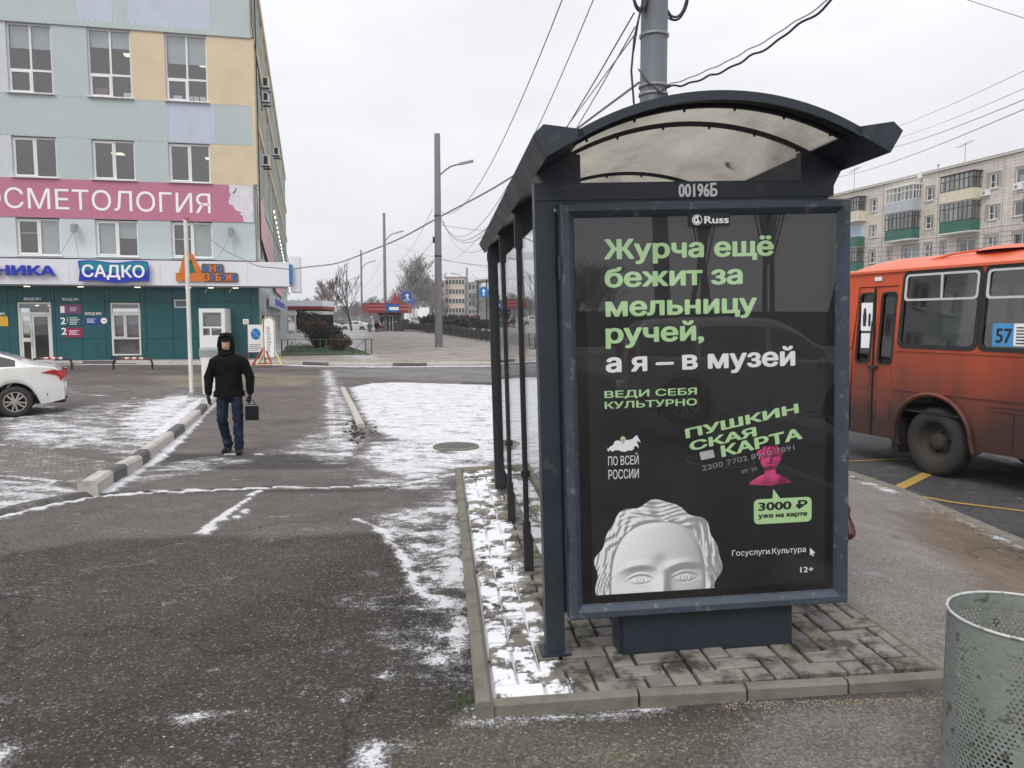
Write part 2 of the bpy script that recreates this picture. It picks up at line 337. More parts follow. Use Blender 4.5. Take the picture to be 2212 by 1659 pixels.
def ground_material():
    m=bpy.data.materials.new('asphalt_with_snow'); m.use_nodes=True; t=m.node_tree; b=t.nodes['Principled BSDF']; n=t.nodes.new; l=t.links.new
    ge=n('ShaderNodeNewGeometry'); at=n('ShaderNodeAttribute'); at.attribute_name='tint'; sn=n('ShaderNodeAttribute'); sn.attribute_name='snow'; gr=n('ShaderNodeAttribute'); gr.attribute_name='grit'
    def noi(sc,det=5,ro=.6,mapv=None,typ='n'):
        x=n('ShaderNodeTexNoise'); x.inputs['Scale'].default_value=sc; x.inputs['Detail'].default_value=det; x.inputs['Roughness'].default_value=ro
        if mapv:
            mp=n('ShaderNodeMapping'); mp.inputs['Scale'].default_value=mapv[0]; mp.inputs['Rotation'].default_value=(0,0,mapv[1]); l(ge.outputs['Position'],mp.inputs[0]); l(mp.outputs[0],x.inputs[0])
        else: l(ge.outputs['Position'],x.inputs[0])
        return x.outputs[0]
    def rng(s,a,b_,c,d_):
        x=n('ShaderNodeMapRange'); l(s,x.inputs[0]); x.inputs[1].default_value=a; x.inputs[2].default_value=b_; x.inputs[3].default_value=c; x.inputs[4].default_value=d_; return x.outputs[0]
    def mth(op,a,b_):
        x=n('ShaderNodeMath'); x.operation=op
        for i,q in enumerate((a,b_)):
            if isinstance(q,(int,float)): x.inputs[i].default_value=q
            else: l(q,x.inputs[i])
        return x.outputs[0]
    big=rng(noi(.55,5,.65),.3,.7,.74,1.26); mid=rng(noi(3.2,6,.7),.3,.7,.86,1.14); fine=rng(noi(70,4,.85),.32,.68,.60,1.5)
    vo=n('ShaderNodeTexVoronoi'); vo.inputs['Scale'].default_value=115; l(ge.outputs['Position'],vo.inputs[0])
    spx=n('ShaderNodeSeparateColor'); l(vo.outputs['Color'],spx.inputs[0])
    chips=rng(spx.outputs[0],.90,1.0,0.,1.)       # a few pale stones
    dk=rng(spx.outputs[1],.0,1.0,.66,1.16)
    f=mth('MULTIPLY',mth('MULTIPLY',big,mid),mth('MULTIPLY',fine,dk))
    sc=n('ShaderNodeVectorMath'); sc.operation='SCALE'; l(at.outputs['Color'],sc.inputs[0]); l(f,sc.inputs['Scale'])
    cm=n('ShaderNodeMixRGB'); cm.inputs[2].default_value=(.30,.27,.235,1); l(mth('MULTIPLY',chips,mth('ADD',mth('MULTIPLY',gr.outputs['Fac'],.8),.30)),cm.inputs[0]); l(sc.outputs[0],cm.inputs[1])
    # tar cracks: dark thin lines wandering
    vc=n('ShaderNodeTexVoronoi'); vc.feature='DISTANCE_TO_EDGE'; vc.inputs['Scale'].default_value=.42
    wv=n('ShaderNodeVectorMath'); wv.operation='ADD'; nn=n('ShaderNodeTexNoise'); nn.inputs['Scale'].default_value=1.6; nn.inputs['Detail'].default_value=5; l(ge.outputs['Position'],nn.inputs[0])
    l(ge.outputs['Position'],wv.inputs[0]); l(nn.outputs['Color'],wv.inputs[1]); l(wv.outputs[0],vc.inputs[0])
    ck=rng(vc.outputs['Distance'],.0,.009,.55,0.)
    cm2=n('ShaderNodeMixRGB'); cm2.inputs[2].default_value=(.02,.019,.018,1); l(ck,cm2.inputs[0]); l(cm.outputs[0],cm2.inputs[1])
    # snow cover
    st=noi(2.6,8,.72,((.85,1.25,1),.4)); s2=noi(16,6,.75); s3=noi(70,3,.8)
    e=mth('ADD',mth('ADD',sn.outputs['Fac'],mth('MULTIPLY',mth('SUBTRACT',st,.5),2.3)),mth('ADD',mth('MULTIPLY',mth('SUBTRACT',s2,.5),1.35),mth('MULTIPLY',mth('SUBTRACT',s3,.5),1.3)))
    mask=rng(e,.46,.66,0.,1.)
    thin=rng(e,.25,.5,0.,.22)       # a dusting around the patches
    mk=mth('MAXIMUM',mask,thin)
    scol=n('ShaderNodeMixRGB'); scol.inputs[1].default_value=(.74,.755,.79,1); scol.inputs[2].default_value=(.50,.465,.44,1); l(rng(noi(5.5,8,.75),.40,.66,0,.8),scol.inputs[0])
    cf=n('ShaderNodeMixRGB'); l(mk,cf.inputs[0]); l(cm2.outputs[0],cf.inputs[1]); l(scol.outputs[0],cf.inputs[2]); l(cf.outputs[0],b.inputs['Base Color'])
    l(rng(noi(1.3,5,.6),.35,.65,.72,.95),b.inputs['Roughness']); b.inputs['Specular IOR Level'].default_value=.12
    h=mth('ADD',mth('MULTIPLY',mask,1.2),mth('ADD',mth('MULTIPLY',fine,.35),mth('MULTIPLY',spx.outputs[0],.25)))
    bp=n('ShaderNodeBump'); bp.inputs['Strength'].default_value=.7; bp.inputs['Distance'].default_value=.008; l(h,bp.inputs['Height']); l(bp.outputs[0],b.inputs['Normal'])
    return m
MG=ground_material()
def grid_mesh(name,X,Y,Z,keep=None):
    ny,nx=X.shape; vs=np.stack([X.ravel(),Y.ravel(),Z.ravel()],1)
    i=np.arange(ny*nx).reshape(ny,nx); q=np.stack([i[:-1,:-1].ravel(),i[:-1,1:].ravel(),i[1:,1:].ravel(),i[1:,:-1].ravel()],1)
    me=bpy.data.meshes.new(name); me.from_pydata(vs.tolist(),[],q.tolist()); me.polygons.foreach_set('use_smooth',[True]*len(q)); return me
def paint(me,tint,snow,grit):
    a=me.attributes.new('tint','FLOAT_COLOR','POINT'); a.data.foreach_set('color',np.concatenate([tint,np.ones((len(tint),1))],1).astype(np.float32).ravel())
    a=me.attributes.new('snow','FLOAT','POINT'); a.data.foreach_set('value',np.clip(snow,0,1).astype(np.float32))
    a=me.attributes.new('grit','FLOAT','POINT'); a.data.foreach_set('value',np.clip(grit,0,1).astype(np.float32))
    me.materials.append(MG)
# base sheet to the horizon
gb=MB(); gb.add([(-900,-300,-.22),(900,-300,-.22),(900,1500,-.22),(-900,1500,-.22)],[(0,1,2,3)]); o=gb.build('ground',M['asphalt_lt']); tag(o,kind='structure')
# near pavement: follows the lay-by kerb on its right edge and the far kerb at its end
ys=[-14.]
while ys[-1]<1: ys.append(ys[-1]+.5)
while ys[-1]<26: ys.append(ys[-1]+.018+.0105*abs(ys[-1]))
tt=list(np.linspace(0,1,34))[1:]
ss=list(np.arange(0,13,.065))
while ss[-1]<65: ss.append(ss[-1]+.065+.12*(ss[-1]-13)+.02)
ss=np.array(ss); YB=np.array(ys)
rows=[]
for y in YB: rows.append((kx(y)-ss, np.full(len(ss),y)))
xl=rows[-1][0]; y0=YB[-1]
for t_ in tt: rows.append((xl, y0+(fk(xl)-y0)*t_))
X=np.array([r[0] for r in rows]); Y=np.array([r[1] for r in rows]); Z=g(X,Y)
x,y=X.ravel(),Y.ravel()
tint=np.tile(np.array([.070,.0595,.055]),(len(x),1)); snow=np.zeros(len(x)); grit=np.full(len(x),.55)
def area(px,soft,col=None,sn=None,gt=None,world=False,mode='mix'):
    global tint,snow,grit
    P=px if world else gp(*px); d=smooth(-soft,soft,sdist(x,y,P))
    if col is not None: tint=tint*(1-d[:,None])+np.array(col)*d[:,None]
    if sn is not None: snow=np.maximum(snow,sn*d) if mode=='max' else snow*(1-d)+sn*d
    if gt is not None: grit=grit*(1-d)+gt*d
def line(px,w,sn=None,soft=None,col=None,world=False):
    global tint,snow
    P=px if world else gp(*px); D=sdist(x,y,P,False); soft=soft or w*.6; d=1-smooth(w-soft*.5,w+soft,D)
    if sn is not None: snow=np.maximum(snow,sn*d)
    if col is not None: tint=tint*(1-d[:,None])+np.array(col)*d[:,None]
# colours of the surfacing
area([(-900,1120),(0,1118),(190,1072),(470,1064),(760,1063),(880,1058),(985,1035),(1000,1120),(860,1150),(800,1150),(600,1160),(440,1158),(200,1166),(0,1200),(-900,1260)],.05,(.128,.112,.106),gt=.25)
area([(230,1062),(470,1058),(760,1058),(990,1040),(1000,820),(1180,820),(1180,780),(-600,780),(-900,1000),(-900,1110),(0,1112),(190,1068)],.05,(.142,.122,.115),gt=.12)
area([(350,980),(760,978),(770,1012),(335,1014)],.04,(.070,.066,.067))
area([(365,1018),(750,1016),(745,1052),(280,1056)],.04,(.148,.130,.122))
area([(708,797),(1066,793),(2212,786),(2212,812),(1066,826),(850,818),(712,812)],.25,(.190,.186,.190),gt=.02)
area([(0,790),(700,795),(700,812),(0,806)],.4,(.12,.10,.095))
area([(330,812),(520,806),(700,812),(640,832),(380,836)],.5,(.20,.175,.13))
area([(2600,1110),(2212,1120),(1700,1000),(1700,1330),(1900,1400),(2050,1500),(2212,1660),(2700,1900)],.12,(.215,.195,.185),gt=.5)
area([(1990,1085),(2130,1120),(2400,1240),(2400,1480),(2150,1330),(2080,1230),(1960,1150)],.22,(.180,.140,.105),gt=.7)
area([(830,1700),(900,1590),(1000,1560),(1500,1560),(1680,1540),(1640,1620),(1400,1700)],.12,(.115,.104,.078),gt=.9)
area([(1680,1530),(2040,1500),(2080,1700),(1500,1720)],.10,(.165,.150,.142),gt=.8)
# snow
area([(752,838),(800,828),(862,826),(1065,832),(1150,820),(1240,818),(1400,830),(1500,1000),(1170,1030),(1080,990),(1065,1000),(970,985),(900,960),(830,945),(785,905)],.22,sn=.86,mode='max')
area([(800,955),(960,950),(1060,985),(1066,1010),(985,1012),(900,1040),(800,1012),(770,985)],.2,sn=.72,mode='max')
area([(702,812),(722,850),(745,905),(790,960),(770,1000),(820,1030),(985,1012),(985,1060),(880,1062),(760,1048),(752,1010),(640,985),(590,978),(690,925),(700,870)],.35,sn=.52,mode='max')
area([(712,825),(742,905),(775,975),(730,1000),(700,940),(700,870)],.15,sn=.62,mode='max')
area([(985,1060),(1002,1160),(1012,1290),(1022,1450),(1032,1520),(985,1510),(950,1390),(900,1300),(880,1230),(840,1170),(780,1120),(900,1090)],.14,sn=.56,mode='max')
area([(960,1075),(985,1060),(1002,1160),(1012,1290),(985,1290),(955,1240)],.08,sn=.80,mode='max')
area([(1000,1290),(1022,1500),(950,1500),(880,1400),(840,1290)],.12,sn=.44,col=(.045,.045,.042),mode='max')
area([(1003,1290),(1026,1510),(995,1510),(980,1400),(975,1300)],.03,sn=.66,mode='max')
area([(800,1230),(900,1290),(960,1500),(820,1420),(740,1300)],.2,sn=.30,mode='max')
area([(452,858),(482,862),(440,905),(400,950),(320,1012),(262,1058),(200,1072),(345,962),(400,905)],.07,sn=.92,mode='max')
area([(300,1008),(430,985),(560,990),(420,1022),(262,1060)],.2,sn=.45,mode='max')
area([(450,856),(392,850),(300,868),(240,905),(240,965),(290,985),(345,962),(400,910)],.7,sn=.80,mode='max')
area([(450,858),(420,862),(360,905),(320,935),(345,962),(400,910)],.2,sn=.95,mode='max')
area([(0,860),(150,880),(300,862),(300,930),(240,975),(0,965)],.3,sn=.47,mode='max')
area([(0,912),(120,905),(240,925),(260,960),(120,968),(0,950)],.2,sn=.60,mode='max')
area([(-500,1030),(0,1034),(110,1046),(200,1066),(120,1088),(0,1106),(-500,1200)],.1,sn=.60,mode='max')
area([(0,830),(420,836),(420,850),(0,860)],.3,sn=.22,mode='max')
area([(980,1510),(1050,1535),(1560,1512),(1570,1530),(1100,1570),(960,1565)],.05,sn=.50,mode='max')
area([(780,1600),(860,1590),(830,1660),(760,1660)],.03,sn=.52,mode='max'); area([(350,1556),(420,1538),(470,1532),(450,1560),(380,1568)],.03,sn=.60,mode='max')
area([(-200,1600),(20,1610),(30,1659),(-200,1700)],.05,sn=.5,mode='max')
for _ in range(26):
    px,py=rnd.uniform(380,1000),rnd.uniform(1380,1655); r_=rnd.uniform(6,20)
    area([(px-r_*1.6,py),(px,py-r_*.5),(px+r_*1.6,py-2),(px+r_*.4,py+r_*.5)],.018,sn=rnd.uniform(.42,.62),mode='max')
line([(-200,1150),(0,1120),(95,1096),(215,1074),(330,1066),(420,1062),(600,1054),(700,1055),(760,1052),(880,1046),(985,1024)],.045,sn=.95)
line([(250,1064),(420,1058),(600,1050),(760,1049)],.02,col=(.02,.02,.02))
line([(560,1060),(540,1075),(500,1102),(470,1126),(440,1153)],.035,sn=.95); line([(505,1100),(532,1103),(528,1116),(490,1124)],.02,sn=.9)
line([(765,1122),(800,1136),(826,1150),(850,1180),(872,1212),(890,1250),(905,1284),(950,1296)],.03,sn=.95)
line([(706,800),(712,822),(724,848),(738,880),(752,925),(760,960)],.12,sn=.66,soft=.5)
line([(240,1071),(330,1062),(460,1057)],.03,sn=.9)
line([(460,980),(540,984),(585,980)],.03,sn=.8)
line([(fx,fk(fx)-.35) for fx in np.linspace(-40,6,24)],.30,sn=.80,world=True)
line([(0,905),(60,900),(150,890)],.10,sn=.7); line([(160,850),(250,857),(320,862)],.05,sn=.6)
# right-hand pavement: thin snow and dirt at the kerb
line([(1835,1030),(1950,1068),(2100,1130),(2212,1182)],.10,sn=.42); 
area([(-600,950),(0,960),(262,1001),(212,1056),(0,1030),(-600,1000)],.03,sn=.75)
Z=Z+(.014*smooth(.45,.85,snow)).reshape(Z.shape)
me=grid_mesh('pavement',X,Y,Z); paint(me,tint,snow,grit); PAV=tag(link('pavement',me),kind='structure')
# main road in the lay-by, lower than the pavement
yy=np.concatenate([np.arange(-40,2,3.),np.arange(2,16,.12),np.arange(16,130,3.)]); uu=np.concatenate([[-.05],np.arange(.06,4,.12),np.arange(4,60,3.)])
X=np.array([kx(v)+uu for v in yy]); Y=np.array([np.full(len(uu),v) for v in yy]); Z=np.full(X.shape,-.15); x,y=X.ravel(),Y.ravel()
tint=np.tile(np.array([.072,.072,.075]),(len(x),1)); snow=np.zeros(len(x)); grit=np.full(len(x),.3)
snow=np.where(x-kx(y)<.10,.30,0)+.0; tint[x-kx(y)>3.0]=(.22,.22,.23)
me=grid_mesh('road',X,Y,Z); paint(me,tint,snow,grit); tag(link('road',me),kind='structure')
M['yline']=mat('yellow_road_paint',(.42,.27,.06),.8,var=.2,vs=9,dirt=((.1,.1,.1),18,.55,.7,.7))
def rpaint(px,w,mt):
    mb=MB(); P=[Vector(atZ(*q,-.142)) for q in px]
    for a,b in zip(P[:-1],P[1:]):
        n_=(b-a).cross(Vector((0,0,1))).normalized()*w/2; mb.add([a-n_,a+n_,b+n_,b-n_],[(0,1,2,3)])
    return mb
for q,w in (([(1936,1056),(2005,1022)],.15),([(1955,1066),(2060,1085),(2230,1106)],.07),([(1834,996),(1880,994),(1960,990)],.06)):
    tag(rpaint(q,w,0).build('road_marking',M['yline']),kind='structure')
# far pavement, its kerb stones and the lay-by kerb
def kerb_run(name,pts,wid,top,h,mats_fn,lens,parent=None,gap=.012,side=1,zf=None,kind='structure',bev=.018):
    root=thing(name,None,None,kind=kind); P=[Vector((p[0],p[1],0)) for p in pts]; seg=[(P[i+1]-P[i]).length for i in range(len(P)-1)]; tot=sum(seg)
    def at(s):
        for i,L in enumerate(seg):
            if s<=L or i==len(seg)-1: 
                dd=(P[i+1]-P[i])/L; return P[i]+dd*s,dd
            s-=L
    s=0;k=0
    while s<tot-.15:
        L=min(lens(k),tot-s); a,_d=at(s+gap/2); b,_d=at(s+L-gap/2); dd=(b-a).normalized(); nn=Vector((-dd.y,dd.x,0))*side
        mb=MB(); j=[rnd.uniform(-.006,.006) for _ in range(2)]
        za=(zf(a.x,a.y) if zf else 0)+top+j[0]; zb=(zf(b.x,b.y) if zf else 0)+top+j[1]
        vs=[]
        for p,zt in ((a,za),(b,zb)):
            q=p+nn*rnd.uniform(-.004,.004)
            vs+=[q+Vector((0,0,zt-h)),q+Vector((0,0,zt-bev)),q+nn*bev+Vector((0,0,zt)),q+nn*(wid-bev)+Vector((0,0,zt)),q+nn*wid+Vector((0,0,zt-bev)),q+nn*wid+Vector((0,0,zt-h))]
        mb.add(vs,[(i,i+1,i+7,i+6) for i in range(5)]+[(5,4,3,2,1,0),(6,7,8,9,10,11)])
        mb.build('kerb_stone',mats_fn(k),root); s+=L;k+=1
    return root
xs=np.concatenate([np.arange(-60,12,.8),np.arange(12,120,6)]); vv=np.array([0,.3,.6,1,1.5,2,3,4,6,8,10,13,16,20,25,30,36,44,54,66,80,100,130,170,230,330.])
X=np.array([xs for v in vv]); Y=np.array([fk(xs)+.16+v for v in vv]); Z=.12+np.where(Y>45,.006*(Y-45),0); Z=np.minimum(Z,1.3)
x,y=X.ravel(),Y.ravel(); tint=np.tile(np.array([.30,.268,.245]),(len(x),1)); snow=np.full(len(x),.0); grit=np.full(len(x),.0)
snow=np.where(y-fk(x)<1.2,.42,.05); snow=np.where(y>75,.25,snow); tint[(y-fk(x)<6)&(x>-11)]=(.31,.28,.235)
area([(500,775),(640,715),(800,712),(790,735),(800,762),(760,775)],1.5,sn=.62); area([(770,770),(850,780),(740,782)],.4,sn=.6)
area([(600,785),(760,785),(720,768),(610,766)],.3,(.30,.25,.225),sn=.1)
me=grid_mesh('far_pavement',X,Y,Z); paint(me,tint,snow,grit); tag(link('far_pavement',me),kind='structure')
def farmat(k): return M['kerb_black'] if k in (3,9,16,19,22,23,27,31) else M['kerb_white']
kerb_run('far_kerb',[(v,float(fk(v))) for v in np.linspace(-32,14,30)],.17,.145,.25,farmat,lambda k:1.45,side=1)
kerb_run('layby_kerb',[(float(kx(v)),v) for v in np.linspace(-3,16,40)],.15,.012,.25,lambda k:M['concrete'],lambda k:1.0,side=1,zf=lambda a,b:float(g(a,b)))
# striped kerb between the car park and the footpath, then its dropped end
def KM(seq): return lambda k: M['kerb_black'] if seq[k%len(seq)] else M['kerb_white']
pk=gp((212,1072),(250,1042),(330,985),(372,955),(410,925),(450,885),(478,860),(500,842))
zk=lambda a,b: float(g(a,b))
kerb_run('striped_kerb',pk,.17,.15,.3,KM([0,1,0,1,0,1,0,1,0,0]),lambda k:[1.0,.95,1.35,.8,1.8,1.0,2.2,1.2,2,2,2][min(k,10)],side=1,zf=zk,bev=.03)
kerb_run('sunken_kerb',gp((-60,1134),(0,1118),(108,1092),(212,1070)),.16,.05,.2,KM([1,1,0,0]),lambda k:[.7,.75,.6,1][min(k,3)],side=1,zf=zk,bev=.04)
kerb_run('island_kerb',gp((772,925),(758,890),(742,858),(735,842)),.14,.09,.2,KM([0]),lambda k:[1.0,1.1,1.3,1.3][min(k,3)],side=-1,zf=zk,bev=.03)
# earth clods and stones by the island kerb
M['clod']=mat('earth_clod',(.05,.043,.036),.95,var=.3,vs=20,bump=.6,bs=20)
cl=MB()
for k in range(70):
    px,py=(rnd.gauss(768,9),rnd.gauss(938,9)) if k<30 else (rnd.uniform(745,815),rnd.uniform(900,945))
    a_,b_=atG(px,py); r_=rnd.uniform(.015,.055)*(1 if k<30 else .7); c_=Vector((a_,b_,float(g(a_,b_))+r_*.3))
    cl.lathe([(0.001,-r_*.7),(r_*rnd.uniform(.7,1),-r_*.3),(r_*rnd.uniform(.8,1.2),r_*.2),(.001,r_*rnd.uniform(.5,.8))],5,c_)
o=cl.build('earth_clods',M['clod']); tag(o,'scattered dark earth clods and pebbles lying in the snow beside the island kerb','clods',kind='stuff')
# fine grit along the platform kerb
gt=MB(); M['grit']=mat('pale_grit',(.33,.28,.19),.9,var=.35,vs=60)
for k in range(1000):
    u=rnd.random(); px=1560+u*500; py=(1518-.02*(px-1560)*1.2)+abs(rnd.gauss(0,9))
    if k%3==0: px,py=rnd.gauss(1960,45),rnd.gauss(1440,26)*1.0; py=1300+(px-1830)*.72+rnd.gauss(0,6)
    a_,b_=atG(px,py); r_=rnd.uniform(.0015,.0045)
    gt.add([(a_-r_,b_-r_*.6,float(g(a_,b_))+.001),(a_+r_,b_-r_*.5,float(g(a_,b_))+.001),(a_+r_*.2,b_+r_,float(g(a_,b_))+.001),(a_,b_,float(g(a_,b_))+r_*1.2)],[(0,1,3),(1,2,3),(2,0,3)])
tag(gt.build('grit',M['grit']),'pale grit and sand scattered along the kerb near the litter bin','grit',kind='stuff')
# scattered leaves / litter specks on near asphalt
lf=MB(); M['leaf']=mat('dry_leaf',(.45,.42,.37),.8,var=.3,vs=30)
for k in range(120):
    px,py=rnd.uniform(0,1000),rnd.uniform(1165,1655); a_,b_=atG(px,py); r_=rnd.uniform(.003,.009); t_=rnd.uniform(0,6.3); z_=float(g(a_,b_))+.003
    c1,s1=math.cos(t_)*r_,math.sin(t_)*r_
    lf.add([(a_-c1,b_-s1,z_),(a_+s1*.5,b_-c1*.5,z_+r_*.2),(a_+c1,b_+s1,z_),(a_-s1*.5,b_+c1*.5,z_+r_*.25)],[(0,1,2,3)])
tag(lf.build('leaf_litter',M['leaf']),'small pale dry leaf scraps strewn over the dark asphalt in the foreground','leaf litter',kind='stuff')
# grass tufts by platform kerb
gr_=MB(); M['grass']=mat('winter_grass',(.07,.115,.035),.8,var=.4,vs=12)
def tuft(px,py,n,hh,sp):
    for k in range(n):
        a_,b_=atG(px,py); a_+=rnd.gauss(0,sp); b_+=rnd.gauss(0,sp); z_=float(g(a_,b_)); h_=hh*rnd.uniform(.4,1); t_=rnd.uniform(0,6.3); w_=.0022
        gr_.add([(a_-w_*math.cos(t_),b_-w_*math.sin(t_),z_),(a_+w_*math.cos(t_),b_+w_*math.sin(t_),z_),(a_+rnd.gauss(0,.4)*h_,b_+rnd.gauss(0,.4)*h_,z_+h_)],[(0,1,2)])
for px,py,n_,h_,s_ in [(1000,1515,120,.022,.03),(985,1530,90,.02,.03),(1010,1270,80,.03,.012),(1008,1240,50,.03,.012),(1250,1528,90,.02,.05),(1020,1410,60,.02,.02),(930,1350,60,.018,.06),(960,1400,80,.018,.06),(1000,1330,60,.03,.02),(1020,985,120,.05,.12),(990,975,120,.05,.15),(1060,960,100,.05,.12),(870,1215,50,.02,.02),(960,1560,60,.02,.04)]:
    tuft(px,py,n_,h_,s_)
tag(gr_.build('grass',M['grass'],fixn=False),'tufts of short green grass along the platform kerb and round the manhole','grass',kind='stuff')
# manhole
mx_,my_=atG(985,968)
mh=thing('manhole','round concrete manhole with iron cover set in the snow beside the shelter','manhole',(mx_,my_,float(g(mx_,my_))))
MB().lathe([(.36,-.1),(.36,.035),(.345,.045),(.32,.045),(.31,.035)],40).build('ring',M['concrete'],mh)
c_=MB().lathe([(.001,.038),(.305,.038),(.31,.03),(.31,-.05)],40)
for k in range(8): c_.bx(-.25+.07*k-.01,-.25+.07*k+.01,-.2,.2,.036,.044)
c_.build('cover',M['kerb_black'],mh)
# car-park block paving (left): 300 nearest as pieces
pv=thing('block_paving',None,None,kind='structure'); quad=gp((0,962),(250,1000),(205,1058),(0,1034)); 
A0=Vector((*quad[3],0)); 
M['paverL']=mat('brown_paver',(.155,.135,.125),.9,var=.25,vs=2,bump=.3,dirt=((.6,.58,.57),5,.56,.66,.6))
qq=gp((-600,950),(0,960),(262,1001),(212,1056),(0,1030),(-600,1000))
ax=Vector((math.cos(R(11.9)),math.sin(R(11.9)),0)); ay=Vector((-math.sin(R(11.9)),math.cos(R(11.9)),0)); cells=[]
pm=MB().bev(-.095,.095,-.045,.045,-.02,.03,.006); pme=pm.build('brick',M['paverL'],pv).data; bpy.data.objects.remove(bpy.data.objects['brick'])
Pq=np.array(qq)
for i in range(-60,60):
    for j in range(-30,40):
        p=A0+ax*(i*.2+(j%2)*.1)+ay*(j*.1)
        if sdist(np.array([p.x]),np.array([p.y]),qq)[0]>.06: cells.append(p)
cells.sort(key=lambda p:(p.x**2+p.y**2)*(1 if p.x/p.y>-.68 else 9)); 
for p in cells[:300]:
    b_=link('brick',pme,pv,(p.x,p.y,float(g(p.x,p.y))-.008+rnd.uniform(-.002,.002))); b_.rotation_euler=(0,0,R(11.9))
rest=MB()
for p in cells[300:2600]:
    q=MB().bev(-.095,.095,-.045,.045,-.02,.03,.006); z_=float(g(p.x,p.y))-.008
    rest.add([tuple(p+ax*v[0]+ay*v[1]+Vector((0,0,v[2]+z_))) for v in q.v],q.f)
if rest.v: tag(rest.build('brick_field',M['paverL'],pv),kind='stuff')
#PART3
# ================================================= SHELTER PLATFORM (tilted a little, like the shelter)
SP=(.21,3.404,.47); YAW=R(5.2); TILT=.03
def plat_root(name,*a,**k):
    o=thing(name,*a,**k); o.location=SP; o.rotation_euler=(0,-TILT,YAW); return o
def paver_mat(name,base,snowy):
    m=mat(name,base,.85,var=.28,vs=5,bump=.35,bs=55,dirt=((.035,.03,.022),6,.47,.60,.9)); t=m.node_tree; n=t.nodes.new; l=t.links.new; b=t.nodes['Principled BSDF']
    ge=n('ShaderNodeNewGeometry'); sp=n('ShaderNodeSeparateXYZ'); l(ge.outputs['Position'],sp.inputs[0])
    oi=n('ShaderNodeObjectInfo')
    # distance to the left edge of the platform (it runs 5.2 degrees off the y axis)
    a=n('ShaderNodeMath'); a.operation='MULTIPLY_ADD'; l(sp.outputs[1],a.inputs[0]); a.inputs[1].default_value=.0910; l(sp.outputs[0],a.inputs[2])   # x+.091y
    r=n('ShaderNodeMapRange'); l(a.outputs[0],r.inputs[0]); r.inputs[1].default_value=.42; r.inputs[2].default_value=.66; r.inputs[3].default_value=.56 if snowy else .80; r.inputs[4].default_value=-.1
    n1=n('ShaderNodeTexNoise'); n1.inputs['Scale'].default_value=7.5; n1.inputs['Detail'].default_value=9; n1.inputs['Roughness'].default_value=.65; l(ge.outputs['Position'],n1.inputs[0])
    k=n('ShaderNodeMath'); k.operation='MULTIPLY_ADD'; l(n1.outputs[0],k.inputs[0]); k.inputs[1].default_value=2.4; k.inputs[2].default_value=-1.22
    s=n('ShaderNodeMath'); s.operation='ADD'; l(k.outputs[0],s.inputs[0]); l(r.outputs[0],s.inputs[1])
    q=n('ShaderNodeMapRange'); l(s.outputs[0],q.inputs[0]); q.inputs[1].default_value=.44; q.inputs[2].default_value=.58
    mx=n('ShaderNodeMixRGB'); mx.inputs[2].default_value=(.80,.81,.84,1); l(q.outputs[0],mx.inputs[0])
    old=b.inputs['Base Color'].links[0].from_socket; l(old,mx.inputs[1]); l(mx.outputs[0],b.inputs['Base Color'])
    return m
M['paver']=paver_mat('grey_paver',(.225,.205,.18),True); M['paver2']=paver_mat('olive_paver',(.20,.185,.14),True); M['paver3']=paver_mat('mauve_paver',(.17,.152,.142),True)
M['joint']=paver_mat('joint_sand',(.06,.05,.035),False)
pl=plat_root('shelter_platform',None,None,kind='structure')
MB().bx(-.33,1.60,-.385,4.42,-.30,-.028).build('joint_bed',M['joint'],pl)
MB().bx(-.335,1.605,-.385,4.425,-.60,-.3).build('footing',M['concrete'],pl)
cl=[]; Wb=.108
for a in range(-6,18):
    for b in range(-6,44):
        d=(a-b)%4; x0,z0=-.315+a*Wb,-.355+b*Wb
        if d==0: c=(x0,x0+2*Wb,z0,z0+Wb)
        elif d==3: c=(x0,x0+Wb,z0,z0+2*Wb)
        else: continue
        c=(max(c[0],-.318),min(c[1],1.59),max(c[2],-.36),min(c[3],4.40))
        if c[1]-c[0]<.04 or c[3]-c[2]<.04: continue
        cl.append(c)
cl.sort(key=lambda c:c[2]-.35*(c[0]))
pme={}
def pav_mesh(w,h,k):
    key=(round(w,3),round(h,3),k)
    if key not in pme:
        j=.007; o=MB().bev(-w/2+j,w/2-j,-h/2+j,h/2-j,-.05,0,.006).build('paver',[M['paver'],M['paver2'],M['paver3']][k],pl); pme[key]=o.data; bpy.data.objects.remove(o)
    return pme[key]
rest=MB()
for i,c in enumerate(cl):
    w,h=c[1]-c[0],c[3]-c[2]; k=rnd.choice([0,0,1,2])
    if i<300:
        o=link('paver',pav_mesh(w,h,k),pl,((c[0]+c[1])/2,(c[2]+c[3])/2,rnd.uniform(-.006,.004))); o.rotation_euler=(rnd.gauss(0,.012),rnd.gauss(0,.012),rnd.gauss(0,.012))
    else: 
        j=.005; rest.bev(c[0]+j,c[1]-j,c[2]+j,c[3]-j,-.05,rnd.uniform(-.006,.003),.006)
tag(rest.build('paver_field',M['paver'],pl),kind='stuff')
def stone(name,p0,p1,w,top,h,m,bev=.02):
    a=Vector((*p0,0)); b=Vector((*p1,0)); d=(b-a).normalized(); nn=Vector((-d.y,d.x,0)); vs=[]
    for p in (a+d*.005,b-d*.005):
        tz=top+rnd.uniform(-.005,.005)
        vs+=[p+Vector((0,0,tz-h)),p+Vector((0,0,tz-bev)),p+nn*bev+Vector((0,0,tz)),p+nn*(w-bev)+Vector((0,0,tz)),p+nn*w+Vector((0,0,tz-bev)),p+nn*w+Vector((0,0,tz-h))]
    MB().add(vs,[(i,i+1,i+7,i+6) for i in range(5)]+[(5,4,3,2,1,0),(6,7,8,9,10,11)]).build(name,m,pl)
yk=-.425
